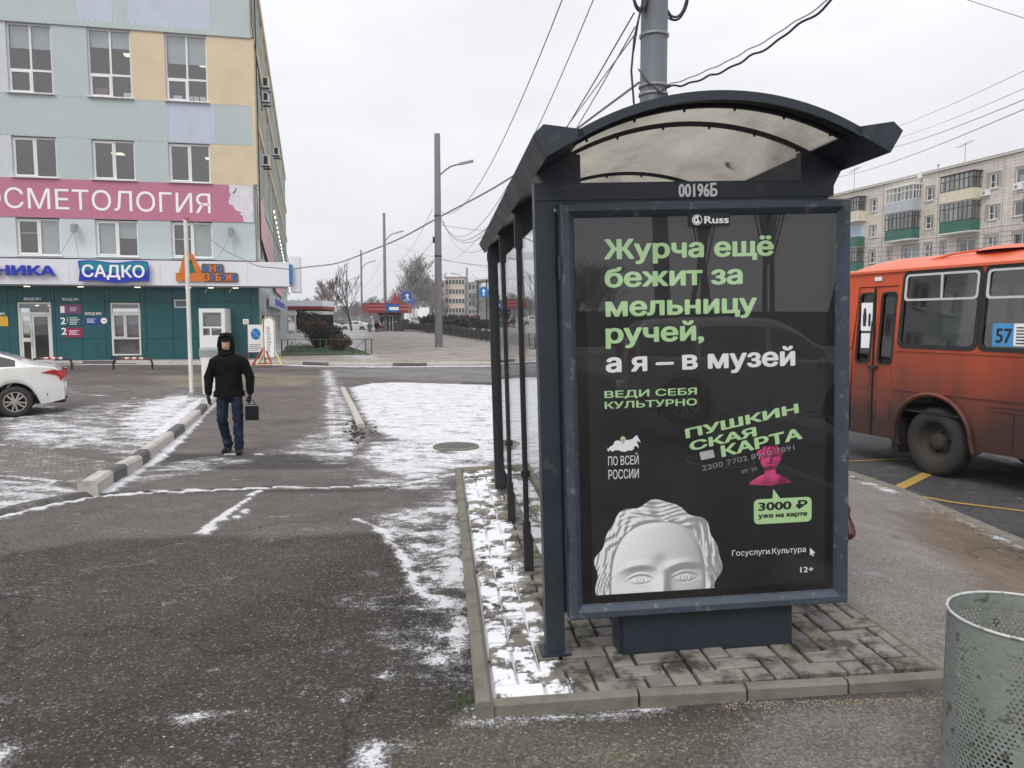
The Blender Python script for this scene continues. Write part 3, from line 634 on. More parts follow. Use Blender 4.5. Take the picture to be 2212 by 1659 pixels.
for i in range(7): stone('kerb_stone',(-.322,yk+(i+1)*.70),(-.322,yk+i*.70),-.075,.015,.32,M['concrete'],-.016) if False else stone('kerb_stone',(-.322,yk+i*.70),(-.322,yk+(i+1)*.70),.072,.018,.32,M['concrete'],.016)
fx=[-.392,.27,.72,1.15,1.68]
for a,b in zip(fx[:-1],fx[1:]): stone('kerb_stone',(a,-.415-.02*a),(b,-.415-.02*b),.055,.004,.34,M['concrete'],.012)
for i in range(7): stone('kerb_stone',(1.668,-.37+i*.70),(1.668,-.37+(i+1)*.70),.07,-.012-.004*i,.3,M['concrete'],.016)
stone('kerb_stone',(-.39,4.44),(.65,4.52),.10,.01,.3,M['concrete']); stone('kerb_stone',(.65,4.52),(1.66,4.6),.10,.01,.3,M['concrete'])

# ================================================= BUS SHELTER
sh=plat_root('bus_shelter','dark charcoal bus shelter with arched translucent roof numbered 00196Б over the advert panel','bus shelter')
# posts: left row of four, right row of two at the ends
def post(x0,x1,y0,y1,z1,nm='post'):
    return MB().bx(x0,x1,y0,y1,0,z1).build(nm,M['steel'],sh)
MB().bx(.035,.047,.02,.06,.19,2.0).build('joint_strip',M['dark'],sh)
p=post(-.052,.034,0,.085,2.12)
MB().bx(-.075,.06,-.02,.11,.0,.012).build('base_plate',M['steel'],p)
mb=MB().bx(-.045,.045,3.47,3.56,0,2.16); mb.prism([(.045,0),(.075,0),(.075,.10),(.045,.22)],lambda u,v,w:(u,3.49+w,v),0,.05); mb.build('post',M['dark'],sh)
post(1.256,1.34,3.47,3.56,2.12)
for y_ in (1.19,2.35):
    mb=MB().bx(-.018,.022,y_,y_+.035,.02,2.20)
    mb.bx(-.026,.032,y_-.006,y_+.041,.0,.30); mb.bx(-.026,.032,y_-.006,y_+.041,1.95,2.2); mb.bx(-.03,.03,y_-.004,y_+.02,.58,.62)
    mb.build('side_stanchion',M['dark'],sh)
for y0_,y1_ in ((.10,1.18),(1.235,2.34),(2.395,3.46)):
    gl_=MB().bx(-.003,.003,y0_,y1_,.30,1.98).build('glass_panel',M['glass'],sh)
    for yy_ in (y0_+.0,y1_-.02):
        for zz_ in (.5,1.75): MB().bx(-.012,.012,yy_,yy_+.02,zz_,zz_+.05).build('clamp',M['dark'],gl_)
# front lintel with number
lt=MB().bx(-.05,1.30,-.006,.075,2.045,2.118).bx(.034,1.256,.0,.06,2.02,2.045).build('lintel',M['steel'],sh)
letters('00196Б',.586,.762,2.050,.060,M['pwhite'],lt,-.0075,bold=.045,ext=.001)
MB().bx(-.05,1.34,3.50,3.56,2.05,2.118).build('rear_lintel',M['dark'],sh)
# roof gutters: folded sheet channels either side
def gutter(sgn):
    cx_=.655; prof=[(.745,2.243),(.708,2.275),(.555,2.262),(.552,2.250),(.700,2.258),(.735,2.238),(.690,2.168),(.560,2.150),(.552,2.148),(.552,2.139),(.70,2.158)]
    outer=[(.556,2.262),(.708,2.282),(.748,2.245),(.697,2.160),(.548,2.243)]
    return MB().prism([(cx_+sgn*u,v) for u,v in outer],lambda u,v,w:(u,w,v),-.36,4.02)
for sgn in (-1,1):
    gu=gutter(sgn); cx_=.655
    # inner web closing the channel
    gu.build('gutter',M['steel'],sh)
    for y_ in (.01,1.2,2.36,3.48):
        br=MB(); br.prism([(cx_+sgn*.615,2.02),(cx_+sgn*.69,2.162),(cx_+sgn*.55,2.243),(cx_+sgn*.50,2.243),(cx_+sgn*.50,2.118),(cx_+sgn*.56,2.04)],lambda u,v,w:(u,w,v),y_,y_+.05); br.build('bracket',M['steel'],sh)
# arched roof
def arc(t,rise=.148,half=.575,base=2.235):
    # t -1..1
    Rr=(half*half+rise*rise)/(2*rise); a=math.asin(half/Rr)*t; return .655+Rr*math.sin(a), base+rise-Rr*(1-math.cos(a))
def arch_band(y0_,y1_,dz0,dz1,nm,m,ext=1.0,n=24):
    mb=MB(); P=[arc(-ext+2*ext*i/n) for i in range(n+1)]
    for (a,b),(c,d_) in zip(P[:-1],P[1:]):
        mb.add([(a,y0_,b+dz0),(c,y0_,d_+dz0),(c,y1_,d_+dz0),(a,y1_,b+dz0),(a,y0_,b+dz1),(c,y0_,d_+dz1),(c,y1_,d_+dz1),(a,y1_,b+dz1)],[(0,3,2,1),(4,5,6,7),(0,1,5,4),(3,7,6,2)])
    mb.add([(P[0][0],y0_,P[0][1]+dz0),(P[0][0],y1_,P[0][1]+dz0),(P[0][0],y1_,P[0][1]+dz1),(P[0][0],y0_,P[0][1]+dz1)],[(0,1,2,3)]); mb.add([(P[-1][0],y0_,P[-1][1]+dz0),(P[-1][0],y1_,P[-1][1]+dz0),(P[-1][0],y1_,P[-1][1]+dz1),(P[-1][0],y0_,P[-1][1]+dz1)],[(0,1,2,3)])
    return mb.build(nm,m,sh)
arch_band(-.36,-.345,-.012,.024,'front_arch_beam',M['steel']); arch_band(-.36,4.02,.022,.027,'roof_edge_trim',M['steel'],1.0) if False else None
arch_band(-.345,-.25,.010,.024,'front_arch_flange',M['steel'])
arch_band(4.0,4.02,-.012,.03,'rear_arch_beam',M['steel'])
M['bolt']=mat('bolt',(.03,.03,.03),.5)
ribs=(-.27,0.03,1.20,2.36,3.50)
for y_ in ribs:
    o=arch_band(y_,y_+.022,-.016,.0015,'arch_rib',M['black'])
    for t in (-.9,-.55,-.2,.15,.5,.85):
        bo=MB(); a,b=arc(t); bo.lathe([(.001,-.028),(.005,-.027),(.006,-.020),(.005,-.016)],8,(a,y_+.011,b)); bo.build('bolt',M['bolt'],o)
# translucent sheets, dirty
m=bpy.data.materials.new('dirty_polycarbonate'); m.use_nodes=True; t=m.node_tree
for n_ in list(t.nodes): t.nodes.remove(n_)
n=t.nodes.new; l=t.links.new; o_=n('ShaderNodeOutputMaterial'); tr=n('ShaderNodeBsdfTranslucent'); df=n('ShaderNodeBsdfDiffuse'); tp=n('ShaderNodeBsdfTransparent'); x1=n('ShaderNodeMixShader'); x2=n('ShaderNodeMixShader')
ge=n('ShaderNodeNewGeometry'); mpp=n('ShaderNodeMapping'); mpp.inputs['Scale'].default_value=(1.2,.5,1.2); l(ge.outputs['Position'],mpp.inputs[0])
n1=n('ShaderNodeTexNoise'); n1.inputs['Scale'].default_value=2.2; n1.inputs['Detail'].default_value=10; n1.inputs['Roughness'].default_value=.62; n1.inputs['Distortion'].default_value=.25; l(mpp.outputs[0],n1.inputs[0])
cr=n('ShaderNodeValToRGB'); l(n1.outputs[0],cr.inputs[0]); e=cr.color_ramp.elements; e[0].position=.30; e[0].color=(.16,.145,.12,1); e[1].position=.68; e[1].color=(.36,.34,.285,1); q=e.new(.47); q.color=(.28,.262,.225,1)
n2=n('ShaderNodeTexNoise'); n2.inputs['Scale'].default_value=45; n2.inputs['Detail'].default_value=4; l(ge.outputs['Position'],n2.inputs[0]); r2=n('ShaderNodeMapRange'); r2.inputs[1].default_value=.55; r2.inputs[2].default_value=.72; r2.inputs[4].default_value=.5; l(n2.outputs[0],r2.inputs[0])
mxx=n('ShaderNodeMixRGB'); mxx.inputs[2].default_value=(.20,.18,.12,1); l(r2.outputs[0],mxx.inputs[0]); l(cr.outputs[0],mxx.inputs[1])
l(mxx.outputs[0],tr.inputs[0]); l(mxx.outputs[0],df.inputs[0]); x1.inputs[0].default_value=.14; l(tr.outputs[0],x1.inputs[1]); l(df.outputs[0],x1.inputs[2])
tp.inputs[0].default_value=(.8,.76,.7,1); x2.inputs[0].default_value=.02; l(x1.outputs[0],x2.inputs[1]); l(tp.outputs[0],x2.inputs[2]); l(x2.outputs[0],o_.inputs[0]); M['poly']=m
def roof_sheet(y0_,y1_):
    mb=MB(); P=[arc(-1+2*i/32) for i in range(33)]; ny=8
    vs=[(a,y0_+(y1_-y0_)*j/ny,b+.002) for j in range(ny+1) for a,b in P]
    mb.add(vs,[(j*33+i,j*33+i+1,(j+1)*33+i+1,(j+1)*33+i) for j in range(ny) for i in range(32)])
    return mb.build('roof_sheet',M['poly'],sh,sm=True)
for a,b in ((-.345,.040),(.042,1.210),(1.212,2.370),(2.372,3.510),(3.512,4.0)): roof_sheet(a,b)
o=MB().add([(1.04,.62,2.33),(1.055,.67,2.325),(1.08,.70,2.318),(1.12,.69,2.308),(1.075,.66,2.32),(1.06,.61,2.325)],[(0,1,2,3,4,5)]).build('dead_leaf',M['leather'],sh)
# ================================================= ADVERT PANEL
ad=plat_root('advert_panel','blue grey framed advert lightbox on a plinth with a green slogan poster and plaster head','advert panel')
fr=MB()
def bevframe(mb,x0,x1,z0,z1,w,yb,yf):
    # frame with sloped inner faces
    O=[(x0,z0),(x1,z0),(x1,z1),(x0,z1)]; A=[(x0+.008,z0+.008),(x1-.008,z0+.008),(x1-.008,z1-.008),(x0+.008,z1-.008)]; B=[(x0+w*.55,z0+w*.55),(x1-w*.55,z0+w*.55),(x1-w*.55,z1-w*.55),(x0+w*.55,z1-w*.55)]; I=[(x0+w,z0+w),(x1-w,z0+w),(x1-w,z1-w),(x0+w,z1-w)]
    vs=[(a,yb,c) for a,c in O]+[(a,yf+.012,c) for a,c in O]+[(a,yf,c) for a,c in A]+[(a,yf,c) for a,c in B]+[(a,yf+.030,c) for a,c in I]
    fs=[]
    for r_ in range(4):
        for i in range(4): fs.append((r_*4+i,r_*4+(i+1)%4,(r_+1)*4+(i+1)%4,(r_+1)*4+i))
    fs.append((0,3,2,1)); mb.add(vs,fs)
bevframe(fr,.048,1.343,.190,2.022,.062,.07,-.085); fro=fr.build('frame',M['steel_worn'],ad)
for z_ in (.5,1.7): MB().tube((.043,-.07,z_),(.043,-.07,z_+.10),.009,n=8).build('hinge',M['steel'],ad)
MB().bx(.100,1.29,-.052,-.050,.240,1.97).build('backing',M['pborder'],ad)
po=MB().bx(.157,1.241,-.0545,-.0525,.288,1.926).build('poster',M['pdark'],ad)
MB().bx(.108,1.283,-.064,-.061,.25,1.96).build('glass_pane',M['glass_poster'],ad)
plh=MB().bx(.296,1.094,-.035,.12,-.05,.19).bx(.276,.296,-.02,.10,-.05,.19).build('plinth',M['steel'],ad)
YP=-.0555
def PT(s,x0,x1,b,cap,m=None,bold=.03,**k): return letters(s,x0,x1,b,cap,m or M['green'],po,YP,bold=bold,ext=.0005,**k)
PT('Журча ещё',.238,.999,1.782,.087,bold=.045); PT('бежит за',.239,.857,1.661,.087,bold=.045); PT('мельницу',.240,.922,1.534,.087,bold=.045); PT('ручей,',.238,.680,1.418,.087,bold=.045)
PT('а я – в музей',.236,1.098,1.291,.087,M['pwhite'],bold=.045)
PT('ВЕДИ СЕБЯ',.228,.645,1.179,.031,bold=.03); PT('КУЛЬТУРНО',.228,.645,1.131,.031,bold=.03)
ro=math.atan2(1.075-.98,1.117-.593)
PT('ПУШКИН',.593,1.125,.983,.043,bold=.05,rot=ro,shear=.05); PT('СКАЯ',.612,.925,.925,.043,bold=.05,rot=ro,shear=.05); PT('КАРТА',.757,1.140,.891,.052,bold=.05,rot=ro,shear=.05)
M['pgrey']=mat('print_grey',(.30,.30,.30),.5,var=.05); M['ppink']=mat('print_pink',(.50,.045,.16),.5,var=.05)
PT('2200 7702 8910 7891',.667,1.104,.833,.024,M['pgrey'],bold=0,rot=ro); PT('09 ʼ25',.850,.923,.812,.017,M['pgrey'],bold=0,rot=ro)
PT('ПО ВСЕЙ',.239,.376,.878,.040,M['pwhite'],bold=0); PT('РОССИИ',.239,.376,.816,.042,M['pwhite'],bold=0)
PT('Госуслуги.Культура',.802,1.150,.434,.026,M['pwhite'],bold=.0); PT('12+',1.124,1.187,.338,.027,M['pwhite'],bold=.02)
bb=MB(); 
def flat(pts,m,nm,y=YP-.0002,th=.0006): return plate(nm,pts,[],th,m,po,fn=lambda u,v,w:(u,y-w,v))
flat([(1.176-.27+.0,.575)]+[],M['green'],'x') if False else None
flat(rrect(.905,1.177,.575,.690,.022),M['green'],'speech_bubble'); flat([(.996,.735),(1.03,.688),(.992,.688)],M['green'],'speech_bubble_tip')
YP-=.0012
PT('3000 ₽',.925,1.157,.637,.040,M['pdark'],bold=.045); PT('уже на карте',.925,1.156,.603,.022,M['pdark'],bold=.05)
YP+=.0012
flat([(1.170,.452),(1.170,.415),(1.178,.422),(1.184,.410),(1.189,.412),(1.184,.425),(1.195,.426)],M['pwhite'],'cursor_arrow')
# country map silhouette and pin
mp_=[(.233,.965),(.236,.948),(.242,.955),(.248,.962),(.262,.968),(.270,.985),(.285,.990),(.292,.984),(.305,.992),(.330,.988),(.350,.992),(.362,1.004),(.372,1.008),(.374,1.000),(.384,.982),(.386,.974),(.380,.978),(.374,.984),(.370,.975),(.376,.962),(.378,.948),(.372,.955),(.366,.960),(.356,.958),(.355,.946),(.345,.940),(.330,.942),(.318,.936),(.300,.938),(.285,.945),(.270,.945),(.258,.938),(.250,.948),(.240,.940)]
flat(mp_,M['pwhite'],'country_map')
YP-=.0010
flat([(.307+.012*math.cos(a),.994+.012*math.sin(a)) for a in np.linspace(-.5,math.pi+.5,14)]+[(.307,.968)],M['green'],'map_pin'); YP-=.001; flat([(.307+.005*math.cos(a),.995+.005*math.sin(a)) for a in np.linspace(0,6.28,10)[:-1]],M['pwhite'],'map_pin_dot'); YP+=.0020
M['chip']=mat('print_silver',(.55,.56,.57),.4); cp_=flat([(.654,.918),(.716,.928),(.725,.893),(.662,.882)],M['chip'],'card_chip')
# top badge
bd=MB().bx(.612,.797,-.068,-.0655,1.915,1.970).build('badge',M['pdark'],ad); YB_=-.0695
letters('Russ',.680,.790,1.926,.033,M['pwhite'],bd,YB_,bold=.03,ext=.0006)
def ring(cx_,cz_,r1,r2,a0=0,a1=360,n=24):
    A=[R(a0+(a1-a0)*i/n) for i in range(n+1)]; return [(cx_+r1*math.cos(a),cz_+r1*math.sin(a)) for a in A]+[(cx_+r2*math.cos(a),cz_+r2*math.sin(a)) for a in A[::-1]]
bf=lambda u,v,w:(u,YB_-w,v)
plate('emblem_ring',ring(.648,1.942,.0225,.0195,0,359),[],.0006,M['pwhite'],bd,bf); plate('emblem_shape',ring(.648,1.942,.017,.0085,60,330),[],.0006,M['pwhite'],bd,bf); plate('emblem_shape',[(.645,1.952),(.658,1.942),(.650,1.930),(.640,1.928),(.650,1.941),(.640,1.955)],[],.0006,M['pwhite'],bd,bf)
# printed classical plaster head, cropped at the eyes: flat print with printed greys
def head_print(nm,x0,x1,z0,z1,NX,NZ,colr,mode):
    us=np.linspace(x0,x1,NX); vs_=np.linspace(z0,z1,NZ); U,V=np.meshgrid(us,vs_); hwd=(x1-x0)/2
    a=(U-(x0+x1)/2)/hwd; b=(V-z0)/hwd
    ga=lambda ax,bx_,ra,rb: np.exp(-((a-ax)/ra)**2-((b-bx_)/rb)**2)
    if mode=='big':
        th=np.arctan2(b-.30,a); rr=np.hypot((a)/1.0,(b-.30)/1.13)
        out=rr<.965+.028*np.sin(th*9+.8)+.020*np.sin(th*15+2)+.02*np.sin(th*4)
        fr_=(np.abs((a-.01)/.735)**2.5+np.abs((b-.05)/1.02)**2.6)**(1/2.5); face=fr_<1
        H=.75*np.sqrt(np.clip(1-(a/1.02)**2*.95-((b-.30)/1.3)**2*.8,0,1))
        w_=np.clip((fr_-1)/.05,0,1)
        # wavy locks combed back from the brow and falling down the sides
        k1=np.sin(40*fr_+3.4*np.sin(th*6)+1.6*np.sin(th*11+1)); k2=np.sin(th*24+5*np.sin(fr_*7)+2*np.sin(th*5))
        top=np.clip((b-.95)/.3,0,1); lock=(1-top)*k1+top*(.45*k1+.65*np.sin(a*17+5*np.sin((b-1.0)*5+a*3)))
        big_=np.sin(th*9+.8+3*fr_)*.5
        H+=w_*(.055*lock+.07*big_+.06+.018*np.sin(90*fr_+9*np.sin(th*5)))+np.where(face,-.03*np.exp(-((fr_-1)/.05)**2),0)
        for ex_,sg_ in ((-.27,1),(.42,-1)):
            eb=.19
            H-=.17*ga(ex_,eb+.03,.21,.13); H+=.12*ga(ex_,eb,.145,.085)
            up_=eb+.080-1.6*(a-ex_)**2; lo_=eb-.062+1.4*(a-ex_)**2; wx=np.exp(-((a-ex_)/.17)**4)
            H+=wx*(.045*np.exp(-((b-up_-.018)/.020)**2)-.050*np.exp(-((b-up_+.014)/.014)**2)-.028*np.exp(-((b-lo_)/.013)**2))
            d_=np.hypot(a-ex_-.01*sg_,b-eb); H-=.020*np.exp(-((d_-.050)/.012)**2)+.022*np.exp(-(d_/.018)**2)
            H+=.075*np.exp(-((b-(eb+.235-.75*(a-ex_*1.0)**2))/.050)**2)*np.exp(-((a-ex_)/.25)**2)
        H+=.16*np.exp(-((a-.075)/.085)**2)*np.clip((.42-b)/.42,0,1)
        H-=.05*ga(.075,.46,.12,.10)
        out&=b>-.01; base_,amp_=.36,.74
    else:
        out=((a)/.50)**2+((b-1.35)/.56)**2<1; out|=((a-.02)/.66)**2+((b-1.55)/.42)**2<1+.12*np.sin(np.arctan2(b-1.55,a)*9); out|=(np.abs(a)<.26)&(b>.3)&(b<1.1); out|=(b<.66-.42*a**2)&(b>.03+.12*np.abs(a))
        H=.55*np.sqrt(np.clip(1-(a/.72)**2,0,1)); hair=(b>1.60-.25*np.abs(a))|(np.abs(a)>.44)&(b>1.1)
        rr=np.hypot(a,b-1.4); H+=np.where(hair,.06*np.sin(rr*30+4*np.sin(3*np.arctan2(b-1.4,a)))+.10,0)
        for ex_ in (-.17,.17): H-=.16*ga(ex_,1.38,.13,.07); H+=.06*ga(ex_,1.37,.06,.03)
        H+=.16*ga(0,1.27,.06,.13); H-=.10*ga(0,1.07,.16,.03); H+=.05*ga(0,1.02,.10,.05); H-=.30*ga(0,.78,.35,.12); H+=.25*ga(-.5,.35,.4,.3)+.25*ga(.5,.35,.4,.3); base_,amp_=.22,.85; face=~hair
    da=(x1-x0)/2/(NX-1)*2/((x1-x0)/2); gz,gx=np.gradient(H,da)
    n_=np.stack([-gx,-gz,np.ones_like(H)*1.0],-1); n_/=np.linalg.norm(n_,axis=-1,keepdims=True)
    L=np.array([-.58,.52,.62]); L/=np.linalg.norm(L); sh_=np.clip((n_*L).sum(-1),0,1); ao=np.clip(base_+amp_*sh_**1.25,0.05,1.0)
    co_=(ao[...,None]*np.array(colr)); idx=-np.ones(U.shape,int); keep=out; idx[keep]=np.arange(keep.sum())
    V3=np.stack([U[keep],np.full(keep.sum(),YP-.0003),V[keep]],1); q=np.stack([idx[:-1,:-1],idx[:-1,1:],idx[1:,1:],idx[1:,:-1]],-1).reshape(-1,4); q=q[(q>=0).all(1)]
    me=bpy.data.meshes.new(nm); me.from_pydata(V3.tolist(),[],q.tolist()); at_=me.attributes.new('ink','FLOAT_COLOR','POINT'); at_.data.foreach_set('color',np.concatenate([co_[keep],np.ones((keep.sum(),1))],1).astype(np.float32).ravel())
    m=bpy.data.materials.new(nm+'_ink'); m.use_nodes=True; b_=m.node_tree.nodes['Principled BSDF']; b_.inputs['Roughness'].default_value=.5; t_=m.node_tree.nodes.new('ShaderNodeAttribute'); t_.attribute_name='ink'; m.node_tree.links.new(t_.outputs['Color'],b_.inputs['Base Color']); me.materials.append(m)
    return link(nm,me,po)
head_print('plaster_head_print',.158,.757,.290,.735,260,196,(1.,1.,1.),'big')
YP+=.0009
head_print('pink_head_print',.885,1.078,.745,.937,90,90,(.80,.08,.27),'small')
YP-=.0009
#PART4
# ================================================= CLINIC BUILDING (left)
BF=Fr((-12.281,37.253,0),11.9)
bl=thing('clinic_building','tall mint and tan panelled building with teal ground floor and a pink banner','building',(-12.281,37.253,0),R(11.9))
def part(mb,nm,m,par=bl,**k): return mb.build(nm,m,par,**k)
LX=-34.
wins=[(-10.30,-8.48),(-7.02,-5.20),(-3.76,-1.93)]
bays=wins+[(-10.30-3.27*k,-8.48-3.27*k) for k in range(1,8)]
bays.sort()
def band(z0,z1,m,x0=LX,x1=0,y0=0.,nm='wall_panel'):
    return part(MB().bx(x0,x1,y0,y0+.35,z0,z1),nm,m)
# spandrel bands with slightly different paint fields
for x0,x1,m in ((LX,-7.4,'mint'),(-7.395,-5.9,'bluish'),(-5.895,-5.3,'mint'),(-5.295,-1.70,'bluish'),(-1.695,0,'mint')): band(15.34,21.,M[m],x0,x1)
band(15.11,15.34,M['mint'],LX,0.05,-.07,'ledge')
for x0,x1,m in ((LX,-3.7,'mint'),(-3.695,-1.65,'bluish'),(-1.645,0,'mint')): band(10.19,12.03,M[m],x0,x1)
band(4.80,4.86,M['mint'],nm='wall_panel')
# piers per floor
def piers(z0,z1,cols):
    xs_=[LX]+[v for b in bays for v in b]+[0]
    for i in range(0,len(xs_),2):
        a,b=xs_[i],xs_[i+1]; key=round(b,2)
        m=cols.get(key,'mint' if (i//2)%2==0 else 'greypanel'); part(MB().bx(a,b,0,.35,z0,z1),'pier_panel',M[m])
piers(12.034,15.106,{0:'tan',-3.76:'tan',-7.02:'mint',-10.30:'greypanel'})
piers(8.344,10.186,{0:'tan',-3.76:'mint',-7.02:'mint',-10.30:'greypanel'})
piers(4.864,6.596,{0:'mint',-3.76:'mint',-7.02:'greypanel'})
band(6.6,8.34,M['mint'])
# fastener dots along the seams
fd=MB()
for z_ in (10.22,12.0,15.4):
    for k in range(46):
        x_=-.15-k*.24; z2=z_+rnd.uniform(-.03,.03); fd.bx(x_-.018,x_+.018,-.012,0.0,z2-.018,z2+.018)
tag(fd.build('seam_fixings',M['galv'],bl),kind='stuff')
# rooms behind the windows
rm=MB(); rm.bx(LX,-.4,2.2,2.3,4.5,20)
for z_ in (4.55,8.1,11.8,15.5): rm.bx(LX,-.4,.36,2.2,z_-.1,z_)
part(rm,'interior',M['room'])
def window(x0,x1,z0,z1,kind,dark=0):
    fr_=MB(); w=.075; y0,y1=.12,.19
    frame_rect(fr_,x0,x1,z0,z1,w,y0,y1); c=(x0+x1)/2+.02
    if kind=='tall':
        t_=z0+1.02; fr_.bx(c-.04,c+.04,y0,y1,z0+w,z1-w); fr_.bx(x0+w,x1-w,y0-.004,y1-.004,t_-.045,t_+.045); frame_rect(fr_,x0+w-.01,c-.03,z0+w-.01,t_-.04,.06,y0-.02,y1-.006)
    elif kind=='door': 
        pass
    else:
        fr_.bx(c-.05,c+.05,y0,y1,z0+w,z1-w); 
        if kind=='low': frame_rect(fr_,x0+w-.01,c-.03,z0+w-.01,z1-w+.01,.06,y0-.02,y1-.006)
        else: frame_rect(fr_,x0+w-.01,c-.03,z0+w-.01,z1-w+.01,.06,y0-.02,y1-.006)
    f=part(fr_,'window',M['white'])
    MB().add([(x0+w,.16,z0+w),(x1-w,.16,z0+w),(x1-w,.16,z1-w),(x0+w,.16,z1-w)],[(0,1,2,3)]).build('pane',M['glass_dark'],f)
    MB().bx(x0-.06,x1+.06,-.13,.12,z0-.035,z0+.0).build('sill',M['white'],f)
    return f
for i,(a,b) in enumerate(bays):
    f=window(a,b,12.07,15.10,'tall')
    if b>-11: MB().bx(a+.1,b-.1,.22,.235,14.05+.25*(i%3-1),15.0).build('roller_blind',M['greypanel'],f)
    window(a,b,8.38,10.16,'wide'); f=window(a,b,4.90,6.55,'low')
    if b>-11:
        c=(a+b)/2
        if abs(b+8.48)<.1: MB().bx(c+.05,b-.08,.2,.21,4.98,6.5).build('blind',M['blind'],f); MB().bx(a+.1,c-.05,.2,.21,5.9,5.93).build('blind_rail',M['white'],f)
        if abs(b+5.20)<.1: MB().bx(a+.1,c-.05,.2,.21,4.98,6.5).build('blind',M['blind'],f); MB().bx(c+.05,b-.08,.2,.21,5.75,6.5).build('blind',M['blind'],f)
        if abs(b+1.93)<.1: MB().bx(c+.05,b-.08,.2,.21,4.98,6.5).build('blind',M['blind'],f); MB().bx(a+.1,c-.05,.2,.21,5.75,5.79).build('blind_rail',M['white'],f)
# lit ceiling fittings seen inside
for q in [(-5.75,-5.25,14.30),(-2.45,-1.98,14.05),(-6.45,-5.95,9.75),(-5.35,-5.22,9.85),(-2.30,-1.98,9.70)]:
    part(MB().bx(q[0],q[1],.9,1.3,q[2],q[2]+.05),'ceiling_lamp',M['lampw'])
# boxes on sills
for q in [(-3.5,-3.1),(-2.8,-2.62),(-2.58,-2.38),(-2.32,-2.05),(-5.62,-5.3)]:
    part(MB().bx(q[0],q[1],.24,.42,12.12,12.38),'stored_box',M['white'])
part(MB().bx(-6.85,-6.3,.3,.6,12.15,12.55),'stored_box',mat('cardboard',(.22,.12,.07),.8))
# pink banner with lettering and torn profile edge
bn=part(MB().bx(-16.5,-.04,-.03,-.001,6.60,8.335),'banner',M['pink'])
letters('КОСМЕТОЛОГИЯ',-12.44,-1.97,6.985,.91,M['pwhite'],bn,-.034,bold=.0,ext=.002)
prof=[(-.05,8.33),(-1.13,8.33),(-1.09,8.15),(-1.13,8.02),(-1.05,7.9),(-1.10,7.72),(-1.16,7.55),(-1.13,7.42),(-.98,7.40),(-.93,7.28),(-.86,7.20),(-.80,7.12),(-.60,7.10),(-.62,7.0),(-.68,6.98),(-.52,6.90),(-.53,6.75),(-.46,6.61),(-.05,6.61)]
plate('banner_profile',prof,[],.004,mat('banner_pale_grey',(.68,.66,.69),.5),bn,fn=lambda u,v,w:(u,-.032-w,v))
plate('brow_mark',[(-.98,7.92),(-.86,7.98),(-.74,8.22),(-.80,8.18),(-.88,8.05),(-.96,7.97)],[],.003,M['dark'],bn,fn=lambda u,v,w:(u,-.037-w,v))
# wall floodlights on brackets
for x_ in (-7.82,-1.07):
    b_=MB(); b_.bx(x_-.10,x_+.10,-.42,-.22,5.95,6.28); b_.bx(x_-.07,x_+.07,-.3,.0,6.28,6.33); o=part(b_,'floodlight',M['galv'])
    s_=MB(); s_.path([(x_-.02,-.3,5.95),(x_-.5,-.65,4.9)],.012,5); s_.path([(x_+.02,-.3,5.95),(x_+.25,-.65,4.9)],.012,5); s_.build('stay',M['cablew'],o)
# white fascia box with signs, projecting over the ground floor
yf=-.9
fx1,fz=BF.L(1102.9/1.0*.5486 if False else 625,563,yf); fz0=BF.L(300,616,yf)[1]; fz1=BF.L(300,562,yf)[1]
fa=part(MB().bx(LX,fx1,yf,.0,fz0,fz1),'fascia',M['fascia'])
for k in range(1,7): MB().bx(fx1-1.9*k-.004,fx1-1.9*k+.004,yf-.003,yf,fz0,fz1).build('fascia_joint',M['galv'],fa)
def FX(px,py): return BF.L(px,py,yf)
Zd=lambda x,y:(x/1.8433*.5486,(950+y/1.8433)*.5486)
a=FX(*Zd(412,252)); k_=FX(*Zd(380,178))[1]-a[1]
letters('КЛИНИКА',a[0]-4.2,a[0],a[1],k_*1.0,M['letterblue'],fa,yf-.10,bold=.05,ext=.05)
s0=FX(*Zd(583,297)); s1=FX(*Zd(1080,148)); 
def wavy(x0,x1,z0,z1,n=16,am=.05): return [(x0+(x1-x0)*i/n,z0+am*math.sin(i/n*9)) for i in range(n+1)]+[(x1+.04,(z0+z1)/2)]+[(x1-(x1-x0)*i/n,z1+am*math.sin((n-i)/n*9)) for i in range(n+1)]+[(x0+.06,(z0+z1)/2)]
sf=lambda u,v,w:(u,yf-.12-w,v)
sg=plate('sign_board',wavy(s0[0],s1[0],s0[1]+.03,s1[1]-.03),[],.10,M['letterblue'],fa,sf)
plate('sign_band',wavy(s0[0]+.06,s1[0]-.03,(s0[1]+s1[1])/2,s1[1]-.08),[],.012,M['tealsign'],sg,lambda u,v,w:(u,yf-.223+.0-w*.5,v))
letters('САДКО',s0[0]+.16,s1[0]-.14,s0[1]+.22,(s1[1]-s0[1])*.58,M['pwhite'],sg,yf-.235,bold=.03,ext=.008)
i0=FX(*Zd(1478,222)); i1=FX(*Zd(1615,178)); j0=FX(*Zd(1488,287)); j1=FX(*Zd(1720,238))
def multi(s,x0,x1,b,h,cols,par,y):
    n=len(s); st=(x1-x0)/n
    for k,ch in enumerate(s): letters(ch,x0+st*k+.01,x0+st*(k+1)-.01,b,h,cols[k%2],par,y,bold=.035,ext=.01,name='letter')
M['orange2']=mat('orange_sign',(.62,.17,.02),.45); M['greens']=mat('green_sign',(.02,.16,.10),.45); M['sky']=mat('sky_letter',(.01,.16,.62),.4); M['goldedge']=mat('sign_edge',(.20,.10,.04),.6)
